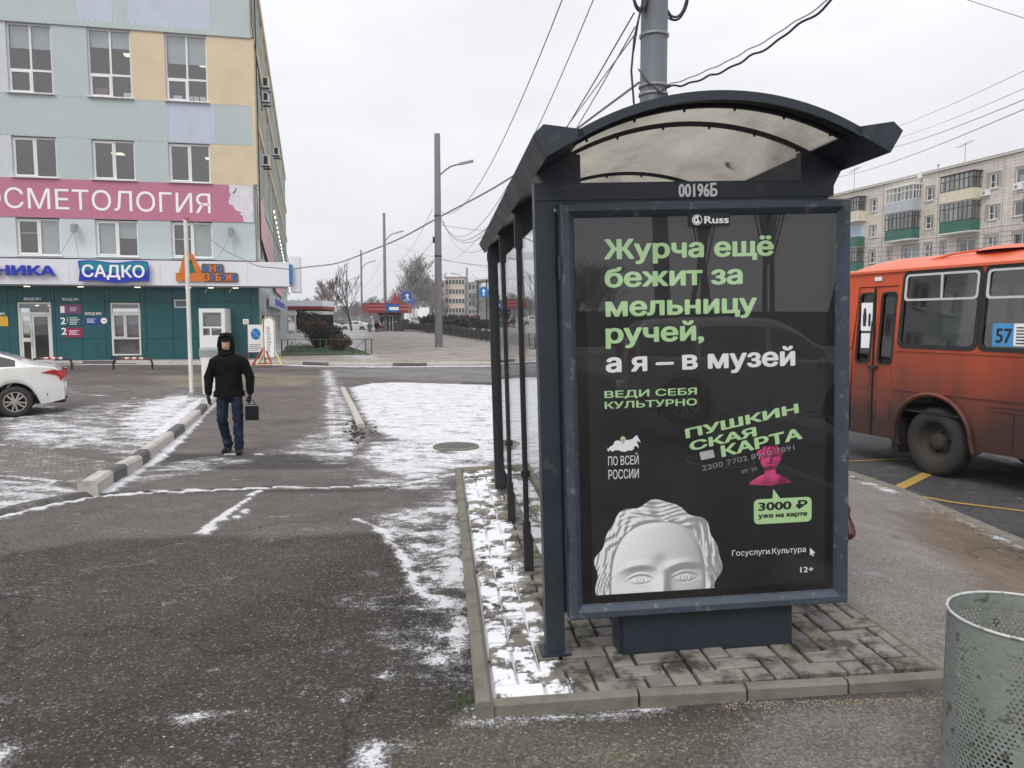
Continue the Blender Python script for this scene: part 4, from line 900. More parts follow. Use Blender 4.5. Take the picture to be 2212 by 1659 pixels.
bd_=plate('sign_board',rrect(i0[0]-.08,i1[0]+.06,i0[1]-.06,i1[1]+.08,.1),[],.04,M['goldedge'],fa,lambda u,v,w:(u,yf-.03-w,v)); multi('ИНО',i0[0],i1[0],i0[1],i1[1]-i0[1],[M['sky'],M['orange']],bd_,yf-.075)
bd2=plate('sign_board',rrect(j0[0]-.06,j1[0]+.06,j0[1]-.06,j1[1]+.06,.1),[],.04,M['goldedge'],fa,lambda u,v,w:(u,yf-.031-w,v)); multi('ЗУБРИК',j0[0],j1[0],j0[1],j1[1]-j0[1],[M['orange'],M['sky']],bd2,yf-.078)
# the big orange letter that starts the word (the sign's mascot is left out)
d0=FX(*Zd(1285,290)); d1=FX(*Zd(1480,95)); W_=d1[0]-d0[0]; H_=d1[1]-d0[1]
plate('letter',[(d0[0]-.02,d0[1]),(d0[0]-.02,d0[1]+.30*H_),(d0[0]+.10*W_,d0[1]+.30*H_),(d0[0]+.30*W_,d1[1]),(d0[0]+.62*W_,d1[1]),(d0[0]+.92*W_,d0[1]+.3*H_),(d1[0]+.02,d0[1]+.3*H_),(d1[0]+.02,d0[1])],[[(d0[0]+.36*W_,d0[1]+.3*H_),(d0[0]+.46*W_,d0[1]+.78*H_),(d0[0]+.56*W_,d0[1]+.78*H_),(d0[0]+.70*W_,d0[1]+.3*H_)]],.07,M['orange2'],fa,lambda u,v,w:(u,yf-.04-w,v))
plate('letter_backing',[(d0[0]+.02,d0[1]+.04*H_),(d0[0]+.30*W_,d0[1]+.85*H_),(d0[0]+.62*W_,d0[1]+.85*H_),(d0[0]+.9*W_,d0[1]+.04*H_)],[],.03,M['greens'],fa,lambda u,v,w:(u,yf-.005-w,v))
# fascia end return (blue emblem strip) and soffit
e0=FX(640,558);
en=MB().bx(fx1+.01,fx1+.45,yf+.25,yf+1.6,fz0-.25,fz1+.3).build('fascia_end_box',M['fascia'],fa)
MB().bx(fx1-.03,fx1+.12,yf-.01,yf+.24,fz0+.1,fz1-.1).build('fascia_end_stripe',mat('stripe_blue',(.02,.18,.45),.4),fa)
part(MB().bx(LX,fx1-.2,yf+.1,-.01,fz0-.06,fz0-.002),'soffit',M['galv'])
for x_ in (-9.8,-7.6,-5.2,-3.0,-2.0,-.9): part(MB().bx(x_-.12,x_+.12,-.5,-.42,fz0-.10,fz0-.062),'soffit_lamp',M['lampw'])
for x_,y_ in ((-2.2,-.3),(-1.1,-.35)):
    part(MB().tube((x_,y_,fz0-.1),(x_-.05,y_-.22,fz0-.28),.045,.05,8).bx(x_-.03,x_+.03,y_-.03,y_+.03,fz0-.16,fz0-.06),'camera_dome',M['galv'])
# teal cladding panels of the ground floor with openings left for doors and windows
open_=[(-10.41,-9.01,.05,2.79),(-6.52,-5.22,.30,2.79)]
cs=[-34+1.9*k for k in range(12)]+[-11.9,-10.78,-10.41,-9.01,-8.85,-7.75,-6.75,-6.52,-5.22,-5.0,-3.81,-2.66,-1.46,-.27,.09]
rs=[.10,.30,1.10,2.79,2.83,fz0-.003]
zc=[.08,1.10,2.80,fz0-.004]
for a,b in zip(cs[:-1],cs[1:]):
    if b-a<.05: continue
    for c,d_ in zip(zc[:-1],zc[1:]):
        hit=[o for o in open_ if a>=o[0]-.01 and b<=o[1]+.01]
        segs_=[(c,d_)]
        if hit:
            o=hit[0]; segs_=[(max(c,o[3]),d_)] if d_>o[3]+.03 else ([(c,o[2])] if c<o[2]-.05 else [])
        for (e,f_) in segs_:
            part(MB().bev(a+.008,b-.008,0,0,0,0,0) if False else MB().bx(a+.009,b-.009,-.03,.02,e+.009,f_-.009),'cladding_panel',M['teal'])
part(MB().bx(-34,-10.42,.0,.3,0,fz0).bx(-9.0,-6.53,.021,.3,0,fz0).bx(-5.21,.08,.021,.3,0,fz0).bx(-10.41,-9.01,.021,.3,2.8,fz0).bx(-6.52,-5.22,.021,.3,2.8,fz0).bx(-6.52,-5.22,.021,.3,0,.30),'ground_floor_wall',M['dark'])
part(MB().bx(-34,.3,-1.7,.0,-.1,.045),'plinth_apron',mat('apron_concrete',(.16,.155,.13),.9,var=.2))
# entrance door, lit lobby
dr=MB(); frame_rect(dr,-10.40,-9.02,.05,2.78,.08,.0,.10); dr.bx(-10.32,-9.10,.0,.1,2.22,2.32); do=part(dr,'entrance',M['white_old'])
for a,b in ((-10.31,-9.86),(-9.84,-9.11)):
    l_=MB(); frame_rect(l_,a,b,.07,2.21,.075,.02,.09); lf_=l_.build('door_leaf',M['white_old'],do)
    MB().add([(a+.07,.05,.14),(b-.07,.05,.14),(b-.07,.05,2.14),(a+.07,.05,2.14)],[(0,1,2,3)]).build('door_glass',M['glass_dark'],do) 
MB().bx(-10.24,-9.93,.03,.045,.98,1.16).build('door_plate',M['white_old'],do)
MB().path([(-9.90,-.01,.8),(-9.90,-.06,.9),(-9.90,-.06,1.5),(-9.90,-.01,1.6)],.015,6).build('door_handle',M['galv'],do)
MB().add([(-10.32,.05,2.32),(-9.10,.05,2.32),(-9.10,.05,2.70),(-10.32,.05,2.70)],[(0,1,2,3)]).build('transom_glass',M['glass_dark'],do)
MB().bx(-10.42,-9.0,1.4,1.45,0,2.8).build('lobby_wall',M['room'],do)
MB().bx(-9.85,-9.72,.5,.6,2.62,2.66).bx(-9.32,-9.08,.5,.6,2.62,2.66).build('lobby_lamp',M['lamp'],do) 
letters('БОЛЬНО!',-9.62,-9.22,1.45,.10,M['pwhite'],do,.04,bold=.02,ext=.002) if False else None
# ground-floor window
gw=MB(); frame_rect(gw,-6.50,-5.24,.32,2.77,.075,-.04,.06); gw.bx(-6.42,-5.32,-.04,.06,2.22,2.36); gw.bx(-6.42,-5.32,-.04,.06,1.08,1.16); gw.bx(-5.92,-5.84,-.04,.06,1.16,2.22); frame_rect(gw,-6.42,-5.90,1.14,2.24,.06,-.06,.05)
g_=part(gw,'window',M['white_old']); MB().add([(-6.42,.03,.4),(-5.32,.03,.4),(-5.32,.03,2.7),(-6.42,.03,2.7)],[(0,1,2,3)]).build('pane',M['glass_dark'],g_); MB().bx(-6.6,-5.14,-.14,-.03,.26,.30).build('sill',M['teal'],g_)
cu=MB(); 
for k in range(22): cu.tube((-6.40+k*.05,.16,.42),(-6.40+k*.05,.16,2.2),.026,.026,6)
cu.build('curtain',mat('sheer_curtain',(.30,.27,.29),.9),g_)
# vent
ve=MB(); frame_rect(ve,-3.72,-3.02,2.55,2.93,.05,-.06,-.03); vo_=part(ve,'vent_grille',M['white_old']); 
s_=MB()
for k in range(6): s_.bx(-3.67,-3.07,-.05,-.035,2.61+k*.05,2.63+k*.05)
s_.build('louvre',M['galv'],vo_)
# wayfinding signs and lettering on the cladding
def FL(px,py): return BF.L(px,py,-.04)
def wl(s,x0,x1,b,h,par=bl,y=-.034,m='pwhite',bold=.03): return letters(s,x0,x1,b,h,M[m],par,y,bold=bold,ext=.002)
wl('ВХОД №1',-10.11,-9.42,2.87,.12); wl('ВХОД №1',-8.52,-7.84,2.86,.12); wl('ВХОД №3',-7.58,-6.90,2.21,.12); wl('ВХОД №2',-11.66,-10.91,2.2,.11)
def board(x0,x1,z0,z1,col,nm='wayfinding_sign'): return part(MB().bx(x0,x1,-.045,-.031,z0,z1),nm,mat('sign_'+str(round(col[0],2)),col,.5,var=.04))
def tiny(par,x0,x1,z0,z1,rows,y,m='pwhite'):
    mb=MB(); h=(z1-z0)/rows
    for r_ in range(rows):
        x_=x0; e=x0+(x1-x0)*rnd.uniform(.6,1)
        while x_<e: 
            w_=rnd.uniform(.04,.12)*(x1-x0)*1.5; mb.bx(x_,min(x_+w_,e),y-.003,y,z1-h*(r_+.7),z1-h*(r_+.3)); x_+=w_+.02*(x1-x0)
    mb.build('small_print',M[m],par)
b1=board(-8.60,-7.74,2.27,2.68,(.20,.06,.17)); wl('1',-8.62,-8.44,2.30,.33,b1,-.048); tiny(b1,-8.22,-7.85,2.38,2.56,3,-.046)
wl('2',-8.64,-8.42,1.78,.33); b3=board(-8.45,-7.73,1.18,1.62,(.30,.01,.07)); wl('2',-8.62,-8.39,1.30,.33,b3,-.048); tiny(b3,-8.30,-7.80,1.28,1.52,4,-.046)
tx=part(MB().bx(-8.36,-8.345,-.036,-.031,1.85,2.1),'sign_divider',M['pwhite']); tiny(tx,-8.26,-7.82,1.75,2.12,5,-.033)
b4=board(-7.62,-6.78,1.76,2.10,(.01,.05,.24)); tiny(b4,-7.52,-7.08,1.83,2.05,4,-.046); 
plate('arrow_disc',[(-6.80+.14*math.cos(R(a)),1.94+.14*math.sin(R(a))) for a in range(0,360,20)],[],.004,M['pwhite'],b4,lambda u,v,w:(u,-.047-w,v))
MB().bx(-6.88,-6.74,-.056,-.052,1.93,1.95).bar((-6.73,-.054,1.94),(-6.79,-.054,1.99),.004,.02,up=(0,1,0)).bar((-6.73,-.054,1.94),(-6.79,-.054,1.89),.004,.02,up=(0,1,0)).build('arrow',M['dark'],b4)
b5=board(-11.9,-10.80,1.70,2.14,(.75,.42,.03)); tiny(b5,-11.7,-10.9,1.8,1.92,1,-.046,'redp')
# white kiosk-like porch door on the right of the facade
bf_=-1.9
def BP(px,py): return BF.L(px,py,bf_)
z2=lambda x,y:(x/1.7648*.5486,(900+y/1.7648)*.5486)
q0=BP(*z2(1375,558)); q1=BP(*z2(1560,560)); qb=BP(*z2(1390,950)); wz=max(q0[1],0); x0_,x1_=q0[0]+.03,q1[0]; zt=q0[1]
bo=MB(); bo.bx(x0_,x1_,bf_,-.035,zt-.06,zt+.02); bo.bx(x1_-.06,x1_,bf_,-.035,.05,zt-.06); bo.bx(x0_,x0_+.06,bf_,-.035,.05,zt-.06); bo.bx(x0_+.06,x1_-.06,bf_,bf_+.04,.05,1.28)
bo.bx(x0_+.06,x0_+.16,bf_,bf_+.04,1.28,zt-.06); bo.bx(x1_-.16,x1_-.06,bf_,bf_+.04,1.28,zt-.06); bo.bx(x0_+.16,x1_-.16,bf_,bf_+.04,1.60,1.68); bo.bx(x0_+.16,x1_-.16,bf_,bf_+.04,zt-.16,zt-.06); bo.bx(x0_+.44,x0_+.52,bf_,bf_+.04,1.28,1.60)
pb=part(bo,'porch',M['white'])
MB().add([(x0_+.16,bf_+.02,1.28),(x1_-.16,bf_+.02,1.28),(x1_-.16,bf_+.02,zt-.16),(x0_+.16,bf_+.02,zt-.16)],[(0,1,2,3)]).build('pane',M['glass_dark'],pb); MB().bx(x0_-.1,x0_+.5,bf_-.1,bf_+.2,-.1,.05).build('step',M['tan'],pb)
MB().bx(x0_+.2,x1_-.2,bf_+.5,bf_+.52,1.3,2.2).build('net_curtain',mat('net_curtain',(.5,.47,.47),.9),pb)
# side wall going away, with ledges, lesenes, air-con units, pink banner and lower blue sign
SK=-.052
def sp(x,y,z): return (x+SK*y,y,z)
def sbox(mb,x0,x1,y0,y1,z0,z1,mi=0):
    v=[sp(x0,y0,z0),sp(x1,y0,z0),sp(x1,y1,z0),sp(x0,y1,z0),sp(x0,y0,z1),sp(x1,y0,z1),sp(x1,y1,z1),sp(x0,y1,z1)]
    return mb.add(v,[(0,3,2,1),(4,5,6,7),(0,1,5,4),(1,2,6,5),(2,3,7,6),(3,0,4,7)],mi)
SL=62.
part(sbox(MB(),-.45,-.02,.36,SL,3.2,19.6),'side_wall',M['mint'])
for z0,z1,m,nm in ((19.2,19.7,'tan','cornice'),(15.2,15.6,'tan','side_ledge'),(11.6,11.95,'tan','side_ledge')): part(sbox(MB(),-.02,.16,.1,SL+.1,z0,z1),nm,M[m])
for k in range(21):
    y_=1.0+k*2.95; part(sbox(MB(),-.02,.11 if k%2 else .07,y_,y_+.5,8.4,19.2),'lesene',M['mint' if k%3 else 'tan'])
for k in range(20):
    y_=1.9+k*2.95
    for z0,z1 in ((16.2,18.4),(12.6,14.6),(8.9,10.8)):
        w_=part(sbox(MB(),-.019,.012,y_+.1,y_+1.5,z0,z1),'window',M['white']); sbox(MB(),.013,.016,y_+.2,y_+1.4,z0+.1,z1-.1).build('pane',M['glass_dark'],w_); sbox(MB(),.0125,.0128,y_+.2,y_+1.4,z0+.1,z1-.1).build('room',M['room'],w_)
part(sbox(MB(),0.16,.19,.12,.3,4.9,15.1).add([],[]),'corner_trim',M['tan'])
part(MB().bx(.0,.16,.0,.6,8.4,15.1),'corner_pilaster',M['tan'])
part(MB().path([(.24,.2,4.9),(.24,.2,15.2),(.24,.2,19)],.03,6),'downpipe',M['dark'])
part(MB().path([(.10,-.06,18.5),(.12,-.06,15.6),(.3,.6,13.8),(.34,1.4,12.2)],.025,5),'wall_cable',M['dark'])
def acunit(x,y,z,s=1.,nm='air_conditioner'):
    o=part(MB().bx(x,x+.3*s,y,y+.75*s,z,z+.55*s),nm,M['white_old']); MB().bx(x-.05,x+.35,y,y+.04,z-.08,z).bx(x-.05,x+.35,y+.7,y+.74,z-.08,z).build('bracket',M['dark'],o); MB().bx(x+.06,x+.25,y-.006,y-.001,z+.08,z+.46*s).build('grille',M['dark'],o)
acunit(.26,2.4,13.6); acunit(.26,2.4,12.9,.9); acunit(.26,1.6,9.6); acunit(.28,7.5,11.3,.9)
part(sbox(MB(),-.019,.10,1.2,SL,8.05,8.38),'side_ledge',M['mint'])
bp=[(1.4,8.0),(3.5,7.9),(24,5.6),(38,4.9),(38,4.0),(20,4.0),(10,5.2),(1.4,6.1)]
plate('side_banner',bp,[],.03,mat('side_banner_pink',(.70,.42,.44),.6),bl,lambda u,v,w:sp(.18+w,u,v))
o=part(sbox(MB(),-.019,.05,.4,SL,4.9,8.0),'side_lower_wall',M['mint'])
sc=MB()
for k in range(14): sbox(sc,.5,.53,9+k*3.2,9.05+k*3.2,4.6,8.6)
for k in range(9): sbox(sc,.5,.53,8,52,4.7+k*.46,4.73+k*.46)
tag(sc.build('lamp_mesh',M['galv'],bl),kind='stuff')
for k in range(26):
    y_=9+k*1.6; part(sbox(MB(),.54,.60,y_,y_+.5,8.3-k*.13,8.42-k*.13),'festoon_lamp',M['lamp'])
# side ground floor: grey wall, windows, blue letters band, small canopy
part(sbox(MB(),-.3,.03,.1,SL,.0,3.55),'side_ground_wall',mat('grey_cladding',(.33,.34,.36),.7,var=.08))
for k in range(16):
    y_=3+k*3.5; w_=part(sbox(MB(),.03,.07,y_,y_+2.2,.9,2.5),'window',M['galv']); sbox(MB(),.072,.075,y_+.1,y_+2.1,1.0,2.4).build('pane',M['glass_dark'],w_); sbox(MB(),.0705,.0712,y_+.1,y_+2.1,1.0,2.4).build('room',M['room'],w_)
    if k: part(sbox(MB(),.03,.12,y_-.8,y_-.45,.0,3.3),'pilaster',M['greypanel'])
sb=part(sbox(MB(),.2,.5,8,30,2.75,3.35),'side_sign',M['fascia'])
for k in range(11): sbox(MB(),.505,.53,9+k*1.9,10.4+k*1.9,2.85,3.28).build('letter_block',M['letterblue'],sb)
part(sbox(MB(),.0,1.5,24,27,2.35,2.6),'entrance_canopy',M['white_old'])
part(sbox(MB(),1.35,1.47,24,24.12,-.0,2.35),'canopy_post',M['white_old'])
part(MB().bx(-34,-4,3.0,60,3.3,19.3),'core',M['room']); part(sbox(MB(),-34,-.1,.3,SL,19.4,19.8),'roof',M['dark'])

# ================================================= APARTMENT BLOCK (right)
AF=Fr((41,76,0),-76)
ap=thing('apartment_building','pale tiled five storey apartment block with green balconies behind the orange bus','building',(41,76,0),R(-76))
M['tile']=mat('cream_tile',(.66,.62,.52),.7,var=.12,vs=.7,dirt=((.42,.38,.36),.9,.5,.7,.6)); M['tile2']=mat('pinkish_tile',(.62,.56,.52),.7,var=.12,vs=.6); M['mortar']=mat('tile_joint',(.36,.33,.29),.9)
AW=[]   # windows x0,x1,z0,z1,type
flo=[13.62,10.86,8.12,5.35,2.6]
for z_ in flo:
    for x0,x1 in ((-8.7,-7.85),(-6.1,-5.50),(-.95,.0),(1.2,1.80),(6.45,7.35),(9.05,10.9),(-14.5,-13.4),(-11.9,-10.2),(-17.5,-16.2),(12.5,13.4)): AW.append((x0,x1,z_,z_+1.22))
for z_ in flo[2:]:
    for x0,x1 in ((-3.8,-1.6),(3.3,5.2)): AW.append((x0,x1,z_,z_+1.25))
X0,X1=-20.,16.
holes=[[(a,c),(b,c),(b,d_),(a,d_)] for a,b,c,d_ in AW]
plate('wall',[(X0,-.3),(X1,-.3),(X1,16.2),(X0,16.2)],holes,.3,M['mortar'],ap,lambda u,v,w:(u,w,v))
MB().bx(X0,X1,1.5,9,-.3,16.1).build('core',M['room'],ap)
tw,th=.42,.285; cells=[]
nrow=int(11.2/th)
for r_ in range(nrow):
    z_=16.15-(r_+1)*th
    for c in range(int((X1-X0)/tw)):
        x_=X0+c*tw+(tw/2 if r_%2 else 0)*0
        if any(x_+tw>a-.02 and x_<b+.02 and z_+th>c_-.02 and z_<d_+.02 for a,b,c_,d_ in AW): continue
        cells.append((x_,z_))
cells.sort(key=lambda p:(p[0]>-11.5 and p[0]<10.2 and p[1]>8.5)*-100-p[0]*1.)
tme=MB().bx(0,tw-.025,-.03,0,0,th-.022).build('tile',M['tile'],ap).data; tme2=MB().bx(0,tw-.025,-.03,0,0,th-.022).build('tile',M['tile2'],ap).data
for o in [o for o in bpy.data.objects if o.name.startswith('tile')]: bpy.data.objects.remove(o)
rest=[MB(),MB()]
for i,(x_,z_) in enumerate(cells):
    k=1 if (noise.noise(Vector((x_*.16,z_*.3,3)))>0.02) or rnd.random()<.15 else 0
    if i<300: link('tile',[tme,tme2][k],ap,(x_,rnd.uniform(-.012,.0),z_))
    else: rest[k].bx(x_,x_+tw-.025,-.03-rnd.uniform(0,.012),0,z_,z_+th-.022)
for k in range(2): tag(rest[k].build('tile_field',[M['tile'],M['tile2']][k],ap,fixn=False),kind='stuff')
for x_ in (-18.2,-6.9,.6,7.9): MB().bx(x_-.03,x_+.03,-.055,0,5,16.1).build('panel_joint',M['mortar'],ap)
MB().bx(X0-.2,X1+.2,-.25,.5,16.2,16.32).bx(X0-.2,X1+.2,-.28,.5,16.36,16.44).build('cornice',M['white_old'],ap); MB().bx(X0,X1,.5,9,16.2,16.6).build('roof',M['dark'],ap)
def awin(a,b,c,d_):
    f=MB(); frame_rect(f,a,b,c,d_,.06,.05,.12); m_=a+(b-a)*(.62 if b-a<1.1 else .5); f.bx(m_-.03,m_+.03,.05,.12,c+.06,d_-.06)
    if b-a<1.1: f.bx(a+.06,m_-.03,.05,.12,c+.5,c+.55)
    o=f.build('window',M['white'],ap); MB().add([(a+.05,.09,c+.05),(b-.05,.09,c+.05),(b-.05,.09,d_-.05),(a+.05,.09,d_-.05)],[(0,1,2,3)]).build('pane',M['glass_dark'],o)
    MB().bx(a-.12,b+.12,-.16,.05,c-.12,c-.03).build('sill',M['white_old'],o)
    if rnd.random()<.5: MB().bx(a+.06,b-.06,.35,.37,c+.06,d_-.05-rnd.random()*.5).build('curtain',M['blind'] if rnd.random()<.5 else M['room'],o)
for a,b,c,d_ in AW: awin(a,b,c,d_)
M['gbalc']=mat('green_balcony',(.02,.125,.085),.6,var=.15,dirt=((.06,.20,.15),1.5,.5,.7,.5)); M['cbalc']=mat('cream_balcony',(.62,.58,.44),.6); M['lbalc']=mat('grey_balcony',(.42,.44,.48),.6); M['brownf']=mat('brown_frame',(.06,.04,.03),.6); M['bluebal']=mat('pale_blue_wall',(.5,.62,.72),.7)
def balcony(x0,x1,zf,par_m,fr_m,glz=True,top=2.45,pz=1.05,inner=None,nm='balcony'):
    D=1.0; o=MB().bx(x0-.08,x1+.08,-D-.08,0,zf-.12,zf).build(nm,M['white_old'],ap)
    MB().bx(x0,x1,-D,-D+.05,zf,zf+pz).bx(x0,x0+.05,-D+.05,-.03,zf,zf+pz).bx(x1-.05,x1,-D+.05,-.03,zf,zf+pz).build('parapet',par_m,o)
    if glz:
        f=MB(); n=7
        for k in range(n+1):
            x_=x0+(x1-x0)*k/n; f.bx(x_-.03,x_+.03,-D-.01,-D+.05,zf+pz,zf+top)
        for k in range(1,3): 
            for xx in (x0,x1): f.bx(xx-.03,xx+.03,-D+D*k/3,-D+D*k/3+.05,zf+pz,zf+top)
        for zz in (zf+pz,zf+top-.5,zf+top): f.bx(x0-.035,x1+.035,-D-.02,-D+.055,zz-.03,zz+.03); f.bx(x0-.035,x0+.035,-D,0,zz-.03,zz+.03); f.bx(x1-.035,x1+.035,-D,0,zz-.03,zz+.03)
        g1=f.build('glazing_bars',fr_m,o); MB().add([(x0,-D+.02,zf+pz),(x1,-D+.02,zf+pz),(x1,-D+.02,zf+top),(x0,-D+.02,zf+top)],[(0,1,2,3)]).add([(x1,-D+.02,zf+pz),(x1,0,zf+pz),(x1,0,zf+top),(x1,-D+.02,zf+top)],[(0,1,2,3)]).build('glazing',M['glass_dark'],o)
        MB().bx(x0-.1,x1+.1,-D-.1,0,zf+top+.03,zf+top+.09).build('canopy',fr_m,o)
        for k in range(n):
            if rnd.random()<.55: MB().bx(x0+(x1-x0)*k/n+.05,x0+(x1-x0)*(k+1)/n-.05,-D+.09,-D+.11,zf+pz,zf+top-.05).build('curtain',[M['tan'],M['blind'],M['room']][rnd.randrange(3)],o)
    else:
        MB().bx(x0+.1,x1-.1,-.04,-.01,zf,zf+2.6).build('back_wall',M['bluebal'],o)
    return o
balcony(1.85,5.6,12.85,M['cbalc'],M['brownf']); balcony(1.9,5.6,10.05,M['gbalc'],M['brownf'],top=2.7)
balcony(-5.45,-1.65,12.85,M['lbalc'],M['white']); balcony(-5.4,-1.65,10.05,M['gbalc'],M['dark'],top=2.7)
balcony(-12.5,-9.6,12.85,M['cbalc'],M['dark']); balcony(-12.4,-9.6,10.0,M['gbalc'],M['white'],glz=False); balcony(-12.4,-9.6,7.3,M['gbalc'],M['dark'],top=2.6)
balcony(10.9,14,10.05,M['gbalc'],M['dark'])
for x_,z_ in ((5.9,13.0),(9.2,13.0)):
    o=MB().bx(x_,x_+.75,-.4,-.08,z_,z_+.5).build('air_conditioner',M['white'],ap); MB().lathe([(.001,-.406),(.17,-.404),(.17,-.401)],16,(x_+.28,0,z_+.25),'y').build('fan_grille',M['galv'],o)
MB().bx(-1.9,-1.45,-.3,0,15.95,16.5).build('vent_box',M['white'],ap); MB().tube((-1.6,-.1,15.9),(-1.7,-.1,15),.03,n=5).build('vent_pipe',M['dark'],ap)
for x_,h in ((2.9,1.9),(-12.5,2.4),(-.3,.55)):
    f=MB(); f.tube((x_,.6,16.5),(x_,.6,16.5+h),.022,n=5)
    if h>1:
        f.tube((x_-.9,.6,16.5+h*.86),(x_+1.2,.3,16.5+h*.97),.015,n=4)
        for k in range(6): q=Vector((x_-.8+k*.36,.6-.05*k,16.5+h*(.865+.02*k))); f.tube(q-Vector((.05,.35,.0)),q+Vector((.05,.35,.05)),.01,n=4)
    else:
        for k in range(4): f.tube((x_-.2,.6,16.8+k*.07),(x_+.2,.6,16.9+k*.07),.012,n=4)
    f.build('antenna',M['dark'],ap)
#PART5
# ================================================= ORANGE BUS
BX,BYW,BZ=5.695,10.626,-.15
bus=thing('orange_bus','dirty orange single deck bus with route 57 board in its window passing the stop','bus',(BX,BYW,BZ),R(-70.6))
def busmat():
    m=mat('orange_bus_paint',(.60,.090,.028),.35,var=.05,vs=1.2); t=m.node_tree; n=t.nodes.new; l=t.links.new; b=t.nodes['Principled BSDF']
    ge=n('ShaderNodeNewGeometry'); sp=n('ShaderNodeSeparateXYZ'); l(ge.outputs['Position'],sp.inputs[0])
    n1=n('ShaderNodeTexNoise'); n1.inputs['Scale'].default_value=2.4; n1.inputs['Detail'].default_value=6; mp=n('ShaderNodeMapping'); mp.inputs['Scale'].default_value=(1,1,.35); l(ge.outputs['Position'],mp.inputs[0]); l(mp.outputs[0],n1.inputs[0])
    a=n('ShaderNodeMath'); a.operation='MULTIPLY_ADD'; l(n1.outputs[0],a.inputs[0]); a.inputs[1].default_value=-1.0; l(sp.outputs[2],a.inputs[2])
    r=n('ShaderNodeMapRange'); l(a.outputs[0],r.inputs[0]); r.inputs[1].default_value=.15; r.inputs[2].default_value=1.62; r.inputs[3].default_value=.98; r.inputs[4].default_value=.05   # road dirt thrown up from below
    mx=n('ShaderNodeMixRGB'); mx.inputs[2].default_value=(.046,.025,.019,1); l(r.outputs[0],mx.inputs[0]); l(b.inputs['Base Color'].links[0].from_socket,mx.inputs[1]); l(mx.outputs[0],b.inputs['Base Color'])
    return m
M['bus']=busmat(); M['busroof']=mat('orange_roof_paint',(.70,.135,.055),.38,var=.05)
XR,XF,WD=-1.85,5.15,2.25
def bw(u,v,w): # side skin: leans in above the belt
    ins=.0 if v<1.72 else (v-1.72)*.075
    return (u,ins+w,v)
# left side skin, lower part with door opening and wheel arches
def arch(cx,r,z0,n=12): return [(cx+r*math.cos(R(a)),max(z0,.50+r*math.sin(R(a)))) for a in np.linspace(180,0,n)]
low=[(XR+.12,.42),(-1.36,.42),(-1.36,1.715),(XR+.12,1.715)]
plate('side_skin',low,[],.03,M['bus'],bus,bw)
o2=[(-.50,.36)]+[(-.34,.36)]+arch(.17,.60,.36)+[(.80,.36),(.95,.46),(3.0,.46)]+arch(3.77,.58,.42)+[(4.6,.46),(XF-.2,.46),(XF-.2,1.715),(-.50,1.715)]
plate('side_skin',o2,[],.03,M['bus'],bus,bw)
wn=[(-.44,.76),(.84,2.02),(2.10,3.28),(3.36,4.30)]
up=[(XR+.16,1.72),(-1.34,1.72),(-1.30,2.64),(-.54,2.64),(-.52,1.72),(XF-.2,1.72),(XF-.28,2.86),(XR+.2,2.86)]
plate('window_band',up,[rrect(a,b,1.78,2.80,.08) for a,b in wn],.03,M['bus'],bus,bw)
M['rubber']=mat('window_rubber',(.015,.014,.014),.5); M['alu']=mat('aluminium_trim',(.62,.62,.62),.35,.3,var=.05)
for a,b in wn:
    fr_=plate('window',rrect(a-.035,b+.035,1.745,2.835,.10),[rrect(a+.02,b-.02,1.80,2.78,.07)],.02,M['rubber'],bus,lambda u,v,w:(u,bw(u,v,0)[1]-.012+w,v))
    plate('pane',rrect(a+.01,b-.01,1.79,2.79,.07),[],.004,M['glass_bus'],fr_,lambda u,v,w:(u,bw(u,v,0)[1]+.012+w,v))
    plate('vent_frame',rrect(a+.015,b-.015,2.41,2.785,.06),[rrect(a+.045,b-.045,2.44,2.755,.045)],.02,M['alu'],fr_,lambda u,v,w:(u,bw(u,v,0)[1]-.014+w,v))
    c=(a+b)/2+.03; MB().bx(c-.015,c+.015,.045,.06,2.44,2.755).build('vent_divider',M['alu'],fr_)
# door: two leaves with tall windows
for a,b in ((-1.345,-.93),(-.915,-.515)):
    l_=plate('door',[(a,.42),(b,.42),(b,1.715),(b+.0,2.63),(a,2.63),(a,1.715)],[rrect(a+.07,b-.07,1.50,2.54,.06)],.03,M['bus'],bus,lambda u,v,w:(u,bw(u,v,0)[1]+.02+w,v))
    plate('door_seal',rrect(a+.055,b-.055,1.485,2.555,.07),[rrect(a+.085,b-.085,1.515,2.525,.05)],.012,M['rubber'],l_,lambda u,v,w:(u,bw(u,v,0)[1]+.010+w,v))
    plate('pane',rrect(a+.07,b-.07,1.5,2.54,.06),[],.004,M['glass_bus'],l_,lambda u,v,w:(u,bw(u,v,0)[1]+.04+w,v))
    for z_ in (.62,1.12): plate('pressing',rrect(a+.06,b-.06,z_,z_+.34,.03),[rrect(a+.07,b-.07,z_+.01,z_+.33,.025)],.008,M['bus'],l_,lambda u,v,w:(u,.013+w,v))
MB().bx(-.935,-.912,.0,.03,.42,2.63).build('door_gap_seal',M['rubber'],bus); MB().lathe([(.001,-.04),(.03,-.035),(.035,0)],10,(-.86,.0,1.44),'y').bx(-1.0,-.85,-.03,.0,1.42,1.46).build('door_lock',M['dark'],bus)
for b in [MB().bx(-1.22,-1.0,.045,.050,1.98,2.40),MB().bx(-1.20,-1.03,.04,.046,1.72,1.94)]: ds=b.build('door_sticker',M['pwhite'],bus)
plate('sticker_figure',[(-1.17,2.05),(-1.12,2.05),(-1.11,2.2),(-1.13,2.32),(-1.16,2.32),(-1.18,2.2)],[],.003,M['dark'],bus,lambda u,v,w:(u,.041-w,v)); plate('sticker_figure',[(-1.07,2.05),(-1.03,2.05),(-1.03,2.22),(-1.05,2.25),(-1.07,2.22)],[],.003,M['dark'],bus,lambda u,v,w:(u,.041-w,v))
